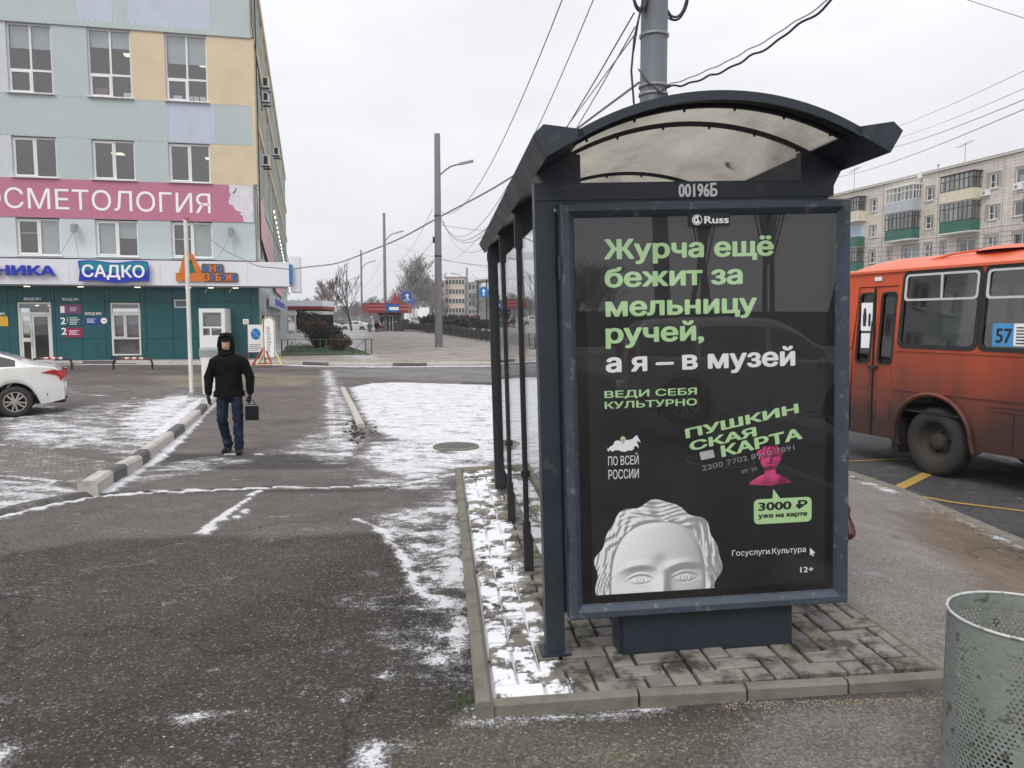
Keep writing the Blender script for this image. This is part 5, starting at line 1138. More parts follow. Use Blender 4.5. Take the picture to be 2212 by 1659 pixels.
MB().bx(-.99,-.86,.055,.066,2.72,2.78).build('number_plate_small',M['white'],bus)
# trims
MB().bx(-.50,XF-.2,-.022,-.003,1.14,1.18).bx(XR+.12,-1.36,-.022,-.003,1.14,1.18).build('rub_rail',M['bus'],bus); MB().bx(-.52,XF-.2,-.014,-.001,1.70,1.725).build('belt_trim',M['bus'],bus)
MB().bx(1.0,XF-.3,-.018,-.002,1.06,1.09).bx(1.0,XF-.3,-.018,-.002,1.00,1.02).build('lower_trim',M['bus'],bus)
MB().path([(-.46,-.02,.40)]+[(.17+.63*math.cos(R(a)),-.02,.50+.63*math.sin(R(a))) for a in np.linspace(176,4,16)]+[(.84,-.02,.42)],.035,6).build('wheel_arch_lip',M['bus'],bus)
MB().bx(1.35,1.36,-.006,-.001,.5,1.0).bx(2.3,2.31,-.006,-.001,.5,1.0).build('hatch_line',M['rubber'],bus)
# gutter, roof
MB().bx(XR+.1,XF-.15,.05,.12,2.835,2.87).bx(XR+.1,XF-.15,WD-.12,WD-.05,2.835,2.87).build('gutter',M['busroof'],bus)
rf=MB(); nx=20; vs=[]; 
for i in range(nx+1):
    x_=XR+(XF-XR)*i/nx; e=min((x_-XR)/.8,(XF-x_)/.8,1); e=max(e,0); rise=.24*math.sqrt(max(1-(1-e)**2,.0)); ins=.10*(1-e)
    for j in range(17):
        t=-1+2*j/16; y_=WD/2+t*(WD/2-.07-ins); vs.append((x_,y_,2.86+rise*(1-abs(t)**2.6)))
rf.add(vs,[(i*17+j,i*17+j+1,(i+1)*17+j+1,(i+1)*17+j) for i in range(nx) for j in range(16)]); rf.build('roof',M['busroof'],bus,sm=True)
for x_ in (.1,2.4): 
    MB().lathe([(.001,.05),(.22,.045),(.45,.02),(.55,-.03)],20,(x_+.6,WD/2-.25,3.09)).build('roof_hatch',M['busroof'],bus,sm=True)
MB().path([(-.3,.35,2.98),(.0,.42,3.05),(.5,.6,3.10),(1.0,.8,3.115)],.018,6).path([(1.8,.3,2.97),(2.1,.4,3.05),(2.6,.6,3.10)],.018,6).build('roof_rib',M['busroof'],bus)
# rear end, right side, front, floor
def endface(x_,sg): 
    P=[(.05,.42),(0.02,1.1),(0.0,1.72),(.07,2.86),(WD-.07,2.86),(WD,1.72),(WD-.02,1.1),(WD-.05,.42)]
    b_=MB(); k=(x_-sg*-.14)
    b_.add([(x_+sg*0.0,.16+(y_-WD/2)*0 if False else WD/2+(y_-WD/2)*.9,z_) for y_,z_ in P]+[(x_-sg*.13,y_,z_) for y_,z_ in P],[tuple(range(8))]+[(i,(i+1)%8,8+(i+1)%8,8+i) for i in range(8)]); return b_
re=endface(XR,-1).build('rear_panel',M['bus'],bus)
MB().bx(XR-.012,XR-.002,.5,WD-.5,1.75,2.65).build('rear_window',M['glass_bus'],re)
for z_ in (2.05,2.18,2.31,1.9): MB().bx(XR+.0,XR+.26,-.012,-.002 if z_<1.72 else .012,z_,z_+.035).build('vent_slot',M['rubber'],bus)
MB().bx(XR-.10,XR+.02,.1,WD-.1,.42,.62).build('rear_bumper',M['dark'],bus)
for y_ in (.25,WD-.4): MB().bx(XR-.02,XR-.002,y_,y_+.15,.8,1.1).build('tail_light',M['redp'],re)
fe=endface(XF,1).build('front_panel',M['bus'],bus); MB().bx(XF+.002,XF+.012,.22,WD-.22,1.45,2.55).build('windscreen',M['glass_bus'],fe)
for y_ in (.35,WD-.35): MB().lathe([(.001,.03),(.09,.025),(.1,0)],16,(XF+.001,y_,.85),'x').build('headlight',M['alu'],fe)
MB().bx(XF-.02,XF+.12,.05,WD-.05,.42,.62).build('front_bumper',M['dark'],bus)
MB().bx(XR+.12,XF-.2,WD-.03,WD,.42,1.72).bx(XR+.12,XF-.2,WD-.1,WD-.05,1.72,1.80).bx(XR+.12,XF-.2,WD-.1,WD-.05,2.7,2.86).build('far_side_skin',M['bus'],bus)
fw=MB()
for x_ in (XR+.15,-.45,.8,2.05,3.3,4.4,XF-.25): fw.bx(x_-.04,x_+.04,WD-.1,WD-.05,1.80,2.70)
fw.build('far_pillars',M['bus'],bus)
MB().add([(XR+.15,WD-.07,1.8),(XF-.25,WD-.07,1.8),(XF-.25,WD-.07,2.7),(XR+.15,WD-.07,2.7)],[(0,1,2,3)]).build('far_glazing',M['glass_bus'],bus)
MB().bx(XR+.1,-.48,.05,WD-.04,.44,.92).bx(-.48,.82,.72,WD-.72,.44,1.15).bx(-.48,.82,.05,WD-.04,1.15,1.2).bx(.82,3.1,.05,WD-.04,.50,.92).bx(3.1,XF-.15,.05,WD-.04,1.1,1.16).build('floor',M['dark'],bus)
MB().bx(-1.4,-.5,.1,.6,.40,.44).build('door_step',M['dark'],bus)
for x_ in (-.1,.75,1.6,2.45):
    for y_ in (.15,1.25):
        s_=MB().bx(x_,x_+.42,y_,y_+.85,1.28,1.42).bx(x_-.08,x_+.02,y_,y_+.85,1.4,1.95).build('seat',mat('bus_seat_fabric',(.10,.05,.05),.9) if 'busseat' not in M else M['busseat'],bus); M['busseat']=s_.data.materials[0]
MB().path([(.35,.35,1.2),(.35,.35,2.8)],.018,6).build('grab_pole',M['yellow'],bus); MB().path([(-.5,.5,2.6),(3.3,.5,2.6)],.015,6).build('grab_rail',M['alu'],bus)
# pinkish seat cover glimpsed, route board
MB().bx(.58,.72,.15,.30,1.80,2.08).build('seat_cover',mat('pink_cover',(.45,.04,.10),.8),bus)
rb=MB().bx(.995,1.60,.020,.026,1.815,2.10).build('route_board',M['pwhite'],bus); MB().bx(.995,1.275,.017,.0195,1.815,2.10).build('route_board_blue',mat('route_blue',(.07,.30,.62),.5),rb)
letters('57',1.04,1.26,1.86,.19,M['pdark'],rb,.0165,bold=.03,ext=.0008); tiny(rb,1.31,1.57,1.84,2.07,6,.019,'pdark')
# wheels
def wheel(x_,y_,sgn,nm='wheel'):
    w=MB().lathe([(.27,-.11*sgn),(.30,-.135*sgn),(.40,-.14*sgn),(.455,-.11*sgn),(.47,-.06*sgn),(.47,.08*sgn),(.44,.13*sgn),(.30,.13*sgn)],40,(x_,y_,.47),'y').build(nm,M['tyre'],bus,sm=True)
    r=MB().lathe([(.275,-.11*sgn),(.262,-.09*sgn),(.25,-.03*sgn),(.17,.02*sgn),(.12,.02*sgn),(.11,-.06*sgn),(.07,-.075*sgn),(.001,-.075*sgn)],32,(x_,y_,.47),'y').build('rim',mat('dirty_rim',(.040,.034,.030),.8,var=.3) if 'rim' not in M else M['rim'],w,sm=True); M['rim']=r.data.materials[0]
    for k in range(6): a=R(60*k+15); MB().lathe([(.001,-.04*sgn),(.014,-.035*sgn),(.014,.02*sgn)],6,(x_+.145*math.cos(a),y_,.47+.145*math.sin(a)),'y').build('wheel_nut',M['rim'],w)
for x_ in (.17,3.77):
    wheel(x_,.17,1); wheel(x_,WD-.17,-1)
    MB().tube((x_,.3,.47),(x_,WD-.3,.47),.06,n=8).build('axle',M['dark'],bus)
MB().bx(-.52,-.40,.02,.30,.22,.7).build('mud_flap',M['black'],bus); MB().bx(XR+.3,XF-.5,.7,.8,.42,.55).bx(XR+.3,XF-.5,WD-.8,WD-.7,.42,.55).build('chassis_rail',M['dark'],bus); MB().lathe([(.001,-.3),(.13,-.3),(.13,.3),(.001,.3)],12,(1.2,1.0,.42),'x').build('exhaust_silencer',M['dark'],bus)
MB().bx(-.47,.80,.02,.70,.85,.88).build('arch_liner',M['black'],bus)

# ================================================= CARS
M['glass_car']=glassmat('car_glass',(.25,.28,.28),.01,1.5,.10)
def carpaint(nm,c,dirt): return mat(nm,c,.22,.0,var=.03,vs=2,coat=.7,dirt=dirt)
M['carwhite']=carpaint('white_car_paint',(.78,.78,.75),((.52,.48,.36),2.2,.45,.7,.35)); M['cargrey']=carpaint('silver_car_paint',(.40,.41,.43),((.3,.28,.24),2.,.5,.7,.4)); M['cardk']=carpaint('dark_car_paint',(.03,.032,.036),((.2,.19,.17),2.,.5,.7,.4))
M['alloy']=mat('alloy_wheel',(.42,.39,.36),.4,.5,var=.1); M['taill']=mat('red_lens',(.42,.01,.015),.15,coat=1.); M['headl']=mat('clear_lens',(.5,.5,.52),.1,coat=1.)
def make_car(name,label,paint,kind='sedan',group=None,cat='car'):
    """nose at +x, rear at -x, left side at +y; origin on the ground under the middle"""
    root=thing(name,label,cat,group=group)
    if kind=='sedan':
        L=4.40; top=[(-2.20,.62,.64),(-2.16,.88,.90),(-2.05,1.00,1.005),(-1.75,1.03,1.05),(-1.55,1.03,1.10),(-1.25,1.02,1.245),(-.85,1.00,1.395),(-.45,.98,1.455),(0,.965,1.47),(.40,.95,1.44),(.75,.94,1.30),(1.10,.935,1.09),(1.35,.93,.96),(1.75,.86,.87),(2.05,.74,.75),(2.20,.55,.56)]; wb=(-1.32,1.28); rw=.315
    else:
        L=4.3; top=[(-2.15,.70,.72),(-2.12,1.0,1.02),(-2.06,1.05,1.40),(-1.95,1.05,1.60),(-1.6,1.04,1.66),(-1.0,1.03,1.68),(-.3,1.02,1.69),(.2,1.01,1.66),(.55,1.0,1.50),(.95,1.0,1.18),(1.15,1.0,1.06),(1.6,.96,.98),(2.0,.88,.90),(2.15,.6,.62)]; wb=(-1.30,1.30); rw=.35
    xs=np.concatenate([np.arange(-L/2,L/2,.085),[L/2]]); T=np.array(top); zb=np.interp(xs,T[:,0],T[:,1]); zt=np.interp(xs,T[:,0],T[:,2])
    rows=[]; 
    for x_,b_,t_ in zip(xs,zb,zt):
        e=max(0,(abs(x_)-1.35)/(L/2-1.35)); hw=.865*(1-.22*e**2.4); z0=.22+.10*e**2
        arch_=z0
        for wx in wb:
            d=abs(x_-wx); ra=rw+.075
            if d<ra: arch_=max(arch_,rw+math.sqrt(ra*ra-d*d))
        lift=arch_; mid=max((lift+b_)/2,lift+.02)
        gh=max(0,t_-b_); win=min(1,gh/.35)
        P=[(hw*.97,lift),(hw*1.005,min(max(lift+.05,.50),b_-.03)),(hw*1.01,min(max(lift+.1,.68),b_-.02)),(hw*.985,b_-.012),(hw*.955,b_),
           (hw*.93-.0*win,b_+gh*.06),(hw*(.93-.17*win),b_+gh*.78),(hw*(.90-.23*win),b_+gh*.90),(hw*(.62-.06*win),t_-.012),(hw*.30,t_+.004),(0,t_+.008)]
        rows.append(P)
    np_=len(rows[0]); mb=MB(); vs=[]
    for x_,P in zip(xs,rows):
        for s in (1,-1): vs+=[(x_,s*y_,z_) for y_,z_ in P]
    fs=[];mi=[]
    def isglass(i,k):
        x_=(xs[i]+xs[i+1])/2; gh=min(zt[i]-zb[i],zt[i+1]-zb[i+1])
        if k==5 and gh>.14:
            if kind=='sedan': return (-1.42<x_<1.02) and not any(abs(x_-p)<.05 for p in (.02,-.93))
            return (-1.95<x_<.9) and not any(abs(x_-p)<.05 for p in (.0,-1.1))
        if k in (8,9) or k==7:
            slope=(zt[i+1]-zt[i])/(xs[i+1]-xs[i]); lo=.28 if kind=='sedan' else .45
            return abs(slope)>lo and (xs[i]>.3 and xs[i]<1.12 or (xs[i]<-.7 and xs[i]>(-1.5 if kind=='sedan' else -2.1))) and gh>.05 and k!=7
        return False
    for i in range(len(xs)-1):
        for s in range(2):
            for k in range(np_-1):
                a=i*2*np_+s*np_+k; c=a+2*np_; fs.append((a,a+1,c+1,c) if s else (c,c+1,a+1,a)); mi.append(1 if isglass(i,k) else 0)
    for i in (0,len(xs)-1):
        a=i*2*np_; f=[a+k for k in range(np_)]+[a+np_+k for k in range(np_-2,-1,-1)]; fs.append(tuple(f)); mi.append(0)
    mb.v=vs; mb.f=fs; mb.m=mi; bod=mb.build('body',[paint,M['glass_car']],root,sm=True)
    try: 
        bod.data.set_sharp_from_angle(angle=R(38))
    except Exception: pass
    MB().bx(-1.9,1.9,-.62,.62,.24,.44).bx(-1.9,1.9,-.80,.80,.42,.50).build('underbody',M['black'],root)
    for wx in wb:
        for y_ in (.7,-.7): MB().lathe([(rw+.07,-.16),(rw+.07,.16)],24,(wx,y_,rw),'y').build('arch_liner',M['black'],root)
    MB().bx(-1.0,.5,-.6,.6,.5,.75).bx(-1.15,-.95,-.6,.6,.6,1.12).bx(-.2,-.05,-.55,-.1,.6,1.15).bx(-.2,-.05,.1,.55,.6,1.15).build('seats',M['black'],root)
    for wx in wb:
        for s in (1,-1):
            y_=s*.775; w=MB().lathe([(rw*.62,s*.075),(rw*.70,s*.095),(rw*.93,s*.095),(rw,s*.06),(rw,-s*.08),(rw*.9,-s*.1),(rw*.6,-s*.1)],32,(wx,y_,rw),'y').build('wheel',M['tyre'],root,sm=True)
            r=MB().lathe([(rw*.66,s*.085),(rw*.63,s*.07),(rw*.61,s*.0),(.001,-s*.01)],28,(wx,y_,rw),'y').build('rim',M['black'],w,sm=True)
            sp_=MB()
            for k in range(10):
                a=R(36*k+8*(k%2)); c_,s_=math.cos(a),math.sin(a)
                sp_.bar((wx+.03*c_,y_+s*.085,rw+.03*s_),(wx+rw*.64*c_,y_+s*.070,rw+rw*.64*s_),.034,.02,up=(0,1,0))
            sp_.lathe([(rw*.66,s*.088),(rw*.60,s*.088),(rw*.60,s*.06)],28,(wx,y_,rw),'y').lathe([(.001,s*.10),(.045,s*.098),(.05,s*.06)],14,(wx,y_,rw),'y')
            sp_.build('wheel_spokes',M['alloy'],w)
    for s in (1,-1):
        if kind=='sedan':
            tl=MB(); q=[(-1.80,.90),(-2.02,.955),(-2.15,.93),(-2.19,.80),(-2.145,.70),(-2.10,.82)]
            def yb(x_): 
                e=max(0,(abs(x_)-1.35)/(L/2-1.35)); return .865*(1-.22*e**2.4)*1.015
            tl.prism(q,lambda u,v,w:(u,s*(yb(u)+.004-w),v),0,.05); tl.bx(-2.215,-2.16,s*.42 if s>0 else -.70,s*.70 if s>0 else -.42,.76,.92); tl.build('tail_light',M['taill'],root)
        else: MB().bx(-2.165,-2.08,s*.60 if s>0 else -.83,s*.83 if s>0 else -.60,.95,1.25).build('tail_light',M['taill'],root)
        MB().bx(1.98,2.13,s*.45 if s>0 else -.72,s*.72 if s>0 else -.45,.62,.74).build('headlight',M['headl'],root)
        for x_ in (-.78,.22): MB().path([(x_,s*.885,.86),(x_+.02,s*.915,.87),(x_+.18,s*.915,.87),(x_+.20,s*.885,.86)],.012,6).build('door_handle',paint,root)
        MB().lathe([(.001,-.1),(.05,-.09),(.07,0),(.05,.08),(.001,.09)],8,(.78,s*.98,1.0),'y').build('wing_mirror',paint,root,sm=True)
        MB().bx(-.94,-.93,s*.862-.012,s*.862+.012,.35,.98).bx(.015,.025,s*.862-.012,s*.862+.012,.30,.95).build('door_gap',M['black'],root)
    MB().bx(-2.21,-2.15,-.26,.26,.52,.63).build('number_plate',M['pwhite'],root); MB().bx(-2.2,-1.98,-.6,.6,.24,.34).build('rear_diffuser',M['black'],root)
    return root
ca=R(180+28); car1=make_car('parked_car','white sedan parked in front of the teal ground floor, cut off by the left edge',M['carwhite'])
# rear wheel (left side faces the camera) sits at the surveyed spot
rwx,rwy=atZ(75,899,0)[:2]; off=Matrix.Rotation(ca,3,'Z')@Vector((-1.32,.775,0)); car1.location=(rwx-off.x-.32,rwy-off.y-.1,0); car1.rotation_euler=(0,0,ca)
suv=make_car('parked_suv','silver estate car parked beyond the brown canopy behind the hedge',M['cargrey'],'suv')
def place(o,px,py,Yd,rz,z=None):
    p=atY(px,py,Yd); o.location=(p[0],p[1],max(p[2],.1) if z is None else z); o.rotation_euler=(0,0,rz)
place(suv,705,714,112,R(-12))
c2=dup(car1,(0,0,0),None,'white sedan parked left of the red roofed kiosk, partly behind the thin pole'); place(c2,800 and 768,715,112,R(170)); c2['group']='cars parked by the kiosk'
c3=make_car('parked_car','dark snow covered car parked between the silver estate and the white sedan',M['cardk'],'suv',group='cars parked by the kiosk'); place(c3,738,713,118,R(20))
labs=['leftmost snow dusted car on the road behind the black railing','white car on the road behind the black railing, right beside the box van','dark car on the road just right of the van behind the railing']
for i,(px,Yd,src,lb) in enumerate([(878,150,c2,labs[0]),(905,150,suv,labs[1]),(930,146,c3,labs[2])]):
    c=dup(src,(0,0,0),None,lb,'cars on the far road'); place(c,px,703,Yd,R(10*i))
van=thing('box_van','white box van standing on the far road behind the railing','van'); place(van,895,700,160,R(8))
MB().bx(-3,2.2,-1.1,1.1,.9,3.2).build('cargo_box',M['white'],van); MB().prism([(2.25,.5),(4.3,.5),(4.3,1.3),(3.7,2.2),(2.25,2.3)],lambda u,v,w:(u,w,v),-1,1).build('cab',M['white'],van); MB().bx(-3,2.2,-.9,.9,.5,.88).build('chassis',M['dark'],van)
MB().prism([(3.0,1.4),(4.15,1.4),(3.62,2.1),(3.0,2.1)],lambda u,v,w:(u,w,v),-1.01,1.01).build('cab_window',M['glass_car'],van)
for x_ in (-2,3.3):
    for y_ in (-.95,.95): MB().lathe([(.001,-.12),(.42,-.12),(.42,.12),(.001,.12)],16,(x_,y_,.42),'y').build('wheel',M['tyre'],van)
# cars standing behind the viewpoint, seen mirrored in the poster glass
ck=dup(suv,(5.6,-5.2,.35),R(10),'silver car at the kerb, seen only as a reflection in the poster glass')
ck2=dup(car1,(1.2,-9.5,.38),R(175),'white sedan in the street mirrored in the left of the poster glass')
#PART6
# ================================================= POLES, LAMPS, WIRES
def pole(name,label,x,y,z0,h,r0,r1,m,cat='pole',group=None):
    o=thing(name,label,cat,(x,y,z0),group=group); MB().lathe([(r0,-.1),(r1,h),(.001,h)],20,(0,0,0)).build('shaft',m,o,sm=False); 
    for p in o.children: p.data.polygons.foreach_set('use_smooth',[len(f.vertices)==4 for f in p.data.polygons])
    return o
px_=atY(1411,205,10.0); mainp=pole('utility_pole','thick grey utility pole rising behind the shelter roof with black cable coils',px_[0],10.0,-.02,7.6,.18,.165,M['polem'])
for z_ in (4.83,4.93,5.55): MB().lathe([(.182,0),(.187,.004),(.187,.03),(.182,.034)],20,(0,0,z_)).build('strap',M['galv'],mainp)
def coil(nm,cx,cz,rx,rz,n,par,y=-.12):
    for k in range(n):
        a=rnd.uniform(.88,1.08); b=rnd.uniform(.9,1.1); dy=rnd.uniform(-.03,.03)
        MB().path([(cx+rx*a*math.cos(t)+.01*math.sin(3*t+k),y+dy+.02*math.sin(2*t+k),cz+rz*b*math.sin(t)) for t in np.linspace(0,2*math.pi,26)[:-1]],.009,5,closed=True).build(nm,M['cable'],par)
coil('cable_coil',-.19,6.17,.11,.33,6,mainp); coil('cable_coil',.27,6.14,.17,.34,8,mainp,y=.05)
MB().path([(-.22,-.12,6.7),(-.16,-.16,6.0),(-.27,-.14,5.5),(-.30,-.13,5.1),(-.26,-.12,4.7)],.014,6).build('hanging_cable',M['cable'],mainp)
MB().path([(-.21,-.1,6.6),(-.10,-.18,6.2),(-.22,-.16,5.7),(-.27,-.13,5.35)],.007,5).build('hanging_cable',M['cable'],mainp); MB().path([(.02,-.18,6.5),(-.10,-.19,6.0),(-.18,-.17,5.75)],.007,5).build('hanging_cable',M['cable'],mainp)
MB().path([(-.2,-.05,5.15),(-.1,-.19,4.95),(.05,-.2,4.83),(.19,-.1,4.95)],.010,5).build('cable_loop',M['cable'],mainp)
def lamp_arm(o,h,side=1,L=2.2,up=1.3,r=.05,heads=True):
    a=MB().path([(0,0,h),(side*.18,0,h+up*.35),(side*.5,0,h+up*.62),(side*L*.6,0,h+up*.85),(side*L,0,h+up)],r,6).build('lamp_arm',M['polem'],o)
    MB().bar((side*(L-.05),0,h+up-.02),(side*(L+.85),0,h+up+.18),.26,.14).build('lamp_head',M['galv'],o)
tb=lambda px,pyb,Y: atY(px,pyb,Y)
p1=atY(948,752,51.1); P1=pole('lamp_post','tall thick lamp post standing alone on the empty pavement left of the shelter',p1[0],p1[1],.10,13.9,.26,.19,M['polecon'],'lamp post'); lamp_arm(P1,10.9,1,1.5,1.1)
for z_ in (6.0,8.6): MB().lathe([(.24,0),(.25,.01),(.25,.08),(.24,.09)],12,(0,0,z_)).build('strap',M['dark'],P1)
MB().bx(-.34,-.22,-.1,.1,6.9,7.3).build('junction_box',M['dark'],P1); MB().lathe([(.42,0),(.40,.05),(.30,.06)],16).build('base_collar',M['snow'],P1)
PP=[('second lamp post along the pavement, standing behind the red roofed kiosk',833,460,100,719,.22,'polecon'),('third lamp post along the pavement, just left of the red roofed kiosk',782.5,540,132,712,.2,'polecon'),('fourth lamp post along the pavement, above the parked cars',751,583,172,708,.19,'polecon'),('fifth and most distant lamp post, left of the parked cars',729,598,196,707,.17,'polecon')]
poles=[]
for lb,px,pt,Yd,pb,r_,m in PP:
    b=atY(px,pb,Yd); t=atY(px,pt,Yd); o=pole('lamp_post',lb,b[0],Yd,b[2],t[2]-b[2],r_,r_*.75,M[m],'lamp post','lamp posts along the pavement'); H_=t[2]-b[2]; lamp_arm(o,H_*.74,1,1.6,1.5,.06); poles.append((o,H_,b))
P1['group']='lamp posts along the pavement'
b=atY(1009,692,125); t=atY(1009,578,125); o=pole('double_lamp_post','lamp post with two arms beyond the railing, in front of the pink building',b[0],125,b[2],t[2]-b[2],.2,.14,M['polecon'],'lamp post'); H_=t[2]-b[2]; lamp_arm(o,H_*.72,-1,1.7,1.3,.05); lamp_arm(o,H_*.60,1,1.7,1.3,.05)
b=atY(953,690,150); t=atY(953,594,150); pole('lamp_post','thin pole immediately right of the tall lone lamp post, far behind the railing',b[0],150,b[2],t[2]-b[2],.14,.1,M['polecon'],'pole')
def wire(label,a,b,sag,r=.008,n=24,m='cable',wob=0,nm='overhead_wire',group='overhead wires'):
    a=Vector(a); b=Vector(b); P=[]
    for i in range(n+1):
        t_=i/n; p=a.lerp(b,t_); p.z-=sag*4*t_*(1-t_); 
        if wob: p.z+=wob*math.sin(t_*37)*math.sin(t_*11+1); p.x+=wob*.6*math.sin(t_*29)
        P.append(p)
    o=MB().path(P,r,5).build(nm,M[m]); return tag(o,label,'wire',group)
W_=wire
fq=BF.P+BF.ex*BF.L(418,475,-.1)[0]+BF.ey*-.1; zf=BF.L(418,475,-.1)[1]
W_('thick sagging grey cable from the pink banner up to the utility pole',(fq[0],fq[1],zf),atY(1383,180,10),2.3,.016,60,'cablew',.03)
W_('thick twisted cable pair climbing from the utility pole to the top right',atY(1440,190,10),atY(1815,-15,7.5),.16,.013,60,'cable',.02); W_('thin cable following the twisted pair above the shelter roof',atY(1440,185,10),atY(1800,-8,7.5),.09,.007,60,'cablew',.01)
pt1=lambda py,dx=0: atY(942+dx,py,51)
W_('leftmost steep wire running from the top edge down to the lone lamp post',atY(1222,-20,16),pt1(447),1.9,.012)
W_('second steep wire from the top edge down to the lone lamp post',atY(1290,-20,14),pt1(466,6),2.6,.010)
W_('wire from the cable coils down to the lone lamp post, upper of a close pair',atY(1370,28,10),pt1(470,10),2.2,.010); W_('wire from the cable coils down to the lone lamp post, lower of a close pair',atY(1372,58,10),pt1(478,16),2.4,.008); W_('faint thin wire from the pole side behind the shelter going far left',atY(1375,70,10),atY(960,560,90),1.0,.009,24,'cablew')
W_('long wire from the lone lamp post over the shelter glass wall',atY(1200,300,12),pt1(470,12),1.5,.010)
t2=poles[0]; 
for lb,a,b_,s_ in (('sagging wire between the lone lamp post and the second post, upper',pt1(452,-8),atY(840,560,100),1.4),('sagging wire between the lone lamp post and the second post, lower',pt1(520,-6),atY(840,580,100),1.0),('wire between the second and third lamp posts, upper',atY(830,545,100),atY(785,618,132),.9),('wire between the second and third lamp posts, lower',atY(830,600,100),atY(785,640,132),.6),
    ('long wire from the second lamp post dropping gently to the right',atY(838,522,100),atY(1190,592,60),.7),('second long wire from the lone post to the right behind the shelter',atY(950,485,51),atY(1190,500,40),.2),('wire crossing right from the lone post at mid height',atY(950,560,51),atY(1190,575,40),.2)): W_(lb,a,b_,s_,.014,20,'cablew')
for i,(a,b_,Y1,Y2,lb) in enumerate([((1860,296),(2260,130),60,20,'uppermost thin wire above the apartment block'),((1880,312),(2260,170),60,20,'second thin wire above the apartment block'),((1870,330),(2260,195),55,18,'third dark wire crossing behind the right roof gutter'),((1810,382),(2260,215),55,18,'lowest dark wire crossing above the apartment roof')]):
    W_(lb,atY(*a,Y1),atY(*b_,Y2),.25,.011 if i>1 else .008)
W_('wire in the top right corner of the sky',atY(2060,-10,22),atY(2260,55,20),.0,.008)
for k in range(8):
    W_('thin tram wire running in front of the apartment block facade',atY(1800,520+k*9.5,52),atY(2260,478+k*11,34),.12,.009,8,'cable',0,'overhead_wire','tram wires in front of the apartment block')
for k in range(4):
    W_('faint far wire above the railing left of the shelter',atY(960,590+k*14,120),atY(1190,560+k*17,70),.3,.012,8,'cablew',0,'overhead_wire','far wires beyond the railing')

# ================================================= KIOSK
kb=atY(840,717,100); kz=kb[2]
ks=thing('kiosk','red roofed station kiosk with blue name board standing on the far pavement','kiosk',(kb[0],100,kz),R(2))
K=lambda px,py:((atY(px,py,100)[0]-kb[0]),atY(px,py,100)[2]-kz)
xl,_=K(803,700); xr,_=K(866,700); zr0=K(840,676)[1]; zr1=K(840,655)[1]; cxl,_=K(777,660); cxr,_=K(882,660)
M['navy']=mat('navy_wall',(.018,.018,.03),.5); M['redroof']=mat('red_canopy',(.30,.025,.03),.5); M['kblue']=mat('blue_board',(.03,.10,.38),.5)
MB().bx(xl+.9,xr,0,4,0,zr0).build('wall',M['navy'],ks); 
rc=MB().prism([(cxl+1.3,-1.0),(cxr,-1.0),(cxr,5),(cxl,5),(cxl,1.5)],lambda u,v,w:(u,v,w),zr0,zr1).build('canopy_roof',M['redroof'],ks)
MB().bx(cxl+1.3,cxr,-1.012,-1.002,zr0+.42,zr0+.50).bx(cxl+1.3,cxr,-1.012,-1.002,zr1-.35,zr1-.28).build('canopy_stripe',mat('canopy_stripe',(.6,.35,.33),.5),rc)
nb=MB().bx(K(826,0)[0],K(856,0)[0],-1.08,-1.014,zr0+.08,zr1-.1).build('name_board',M['kblue'],ks); letters('АВТОЗАВОДСКАЯ',K(835,0)[0],K(855,0)[0],zr0+.25,.35,M['pwhite'],nb,-1.09,bold=.03,ext=.005) if False else MB().bx(K(834,0)[0],K(855,0)[0],-1.09,-1.08,zr0+.35,zr0+.75).build('lettering',M['pwhite'],nb)
for k in range(3):
    x_=xl+.05+k*.3; MB().bx(x_,x_+.08,.1+.8*k,.3+.8*k,0,zr0).build('column',M['alu'] if k else M['white_old'],ks)
for k in range(2): MB().bx(xl+.3+.5*k,xl+.55+.5*k,.5,.55,.3,zr0-.3).build('side_glass',M['glass_dark'],ks)
d=MB(); frame_rect(d,xl+1.0,xl+1.75,1.0,2.1,.07,-.08,-.01); w_=d.build('window',M['white_old'],ks); MB().bx(xl+1.0,xl+1.75,-.06,-.02,.75,.95).build('poster_strip',mat('red_poster',(.6,.1,.08),.6),w_)
for a in (1.9,2.85):
    d=MB(); frame_rect(d,xl+a,xl+a+.85,.05,2.15,.06,-.08,-.01); d.bx(xl+a+.40,xl+a+.45,-.08,-.01,.1,2.1); do_=d.build('door',M['white_old'] if a<2 else M['galv'],ks); MB().bx(xl+a+.06,xl+a+.79,-.05,-.03,.1,2.1).build('door_glass',M['dark'],do_)
MB().bx(xl+.95,xl+1.8,-.3,-.09,0,.5).build('planter',M['concrete'],ks)
lit=MB(); 
for k in range(6): MB().bx(xl+1.1+k*.40,xl+1.16+k*.40,-.12,-.09,1.1+.12*(k%3),1.17+.12*(k%3)).build('window_lamp',M['lampw'],ks)
o=thing('station_letter','red illuminated metro letter standing on the kiosk roof','sign',(kb[0]+K(847,0)[0],99.2,kz+zr1)); plate('letter',[(-.45,0),(-.18,0),(0,.85),(.18,0),(.45,0),(.12,1.25),(-.12,1.25)],[],.15,mat('red_letter',(.55,.03,.03),.4),o); MB().bx(-.05,.05,.1,.2,-.1,.2).build('stand',M['galv'],o)
o=thing('underpass_sign','blue square pedestrian underpass sign above the kiosk roof','sign',(kb[0]+K(873,0)[0],99.5,kz+zr1)); MB().bx(-.6,.6,0,.05,.3,1.5).build('panel',M['kblue'],o); MB().bx(-.05,.05,.06,.12,-.1,1.4).build('stand',M['galv'],o)
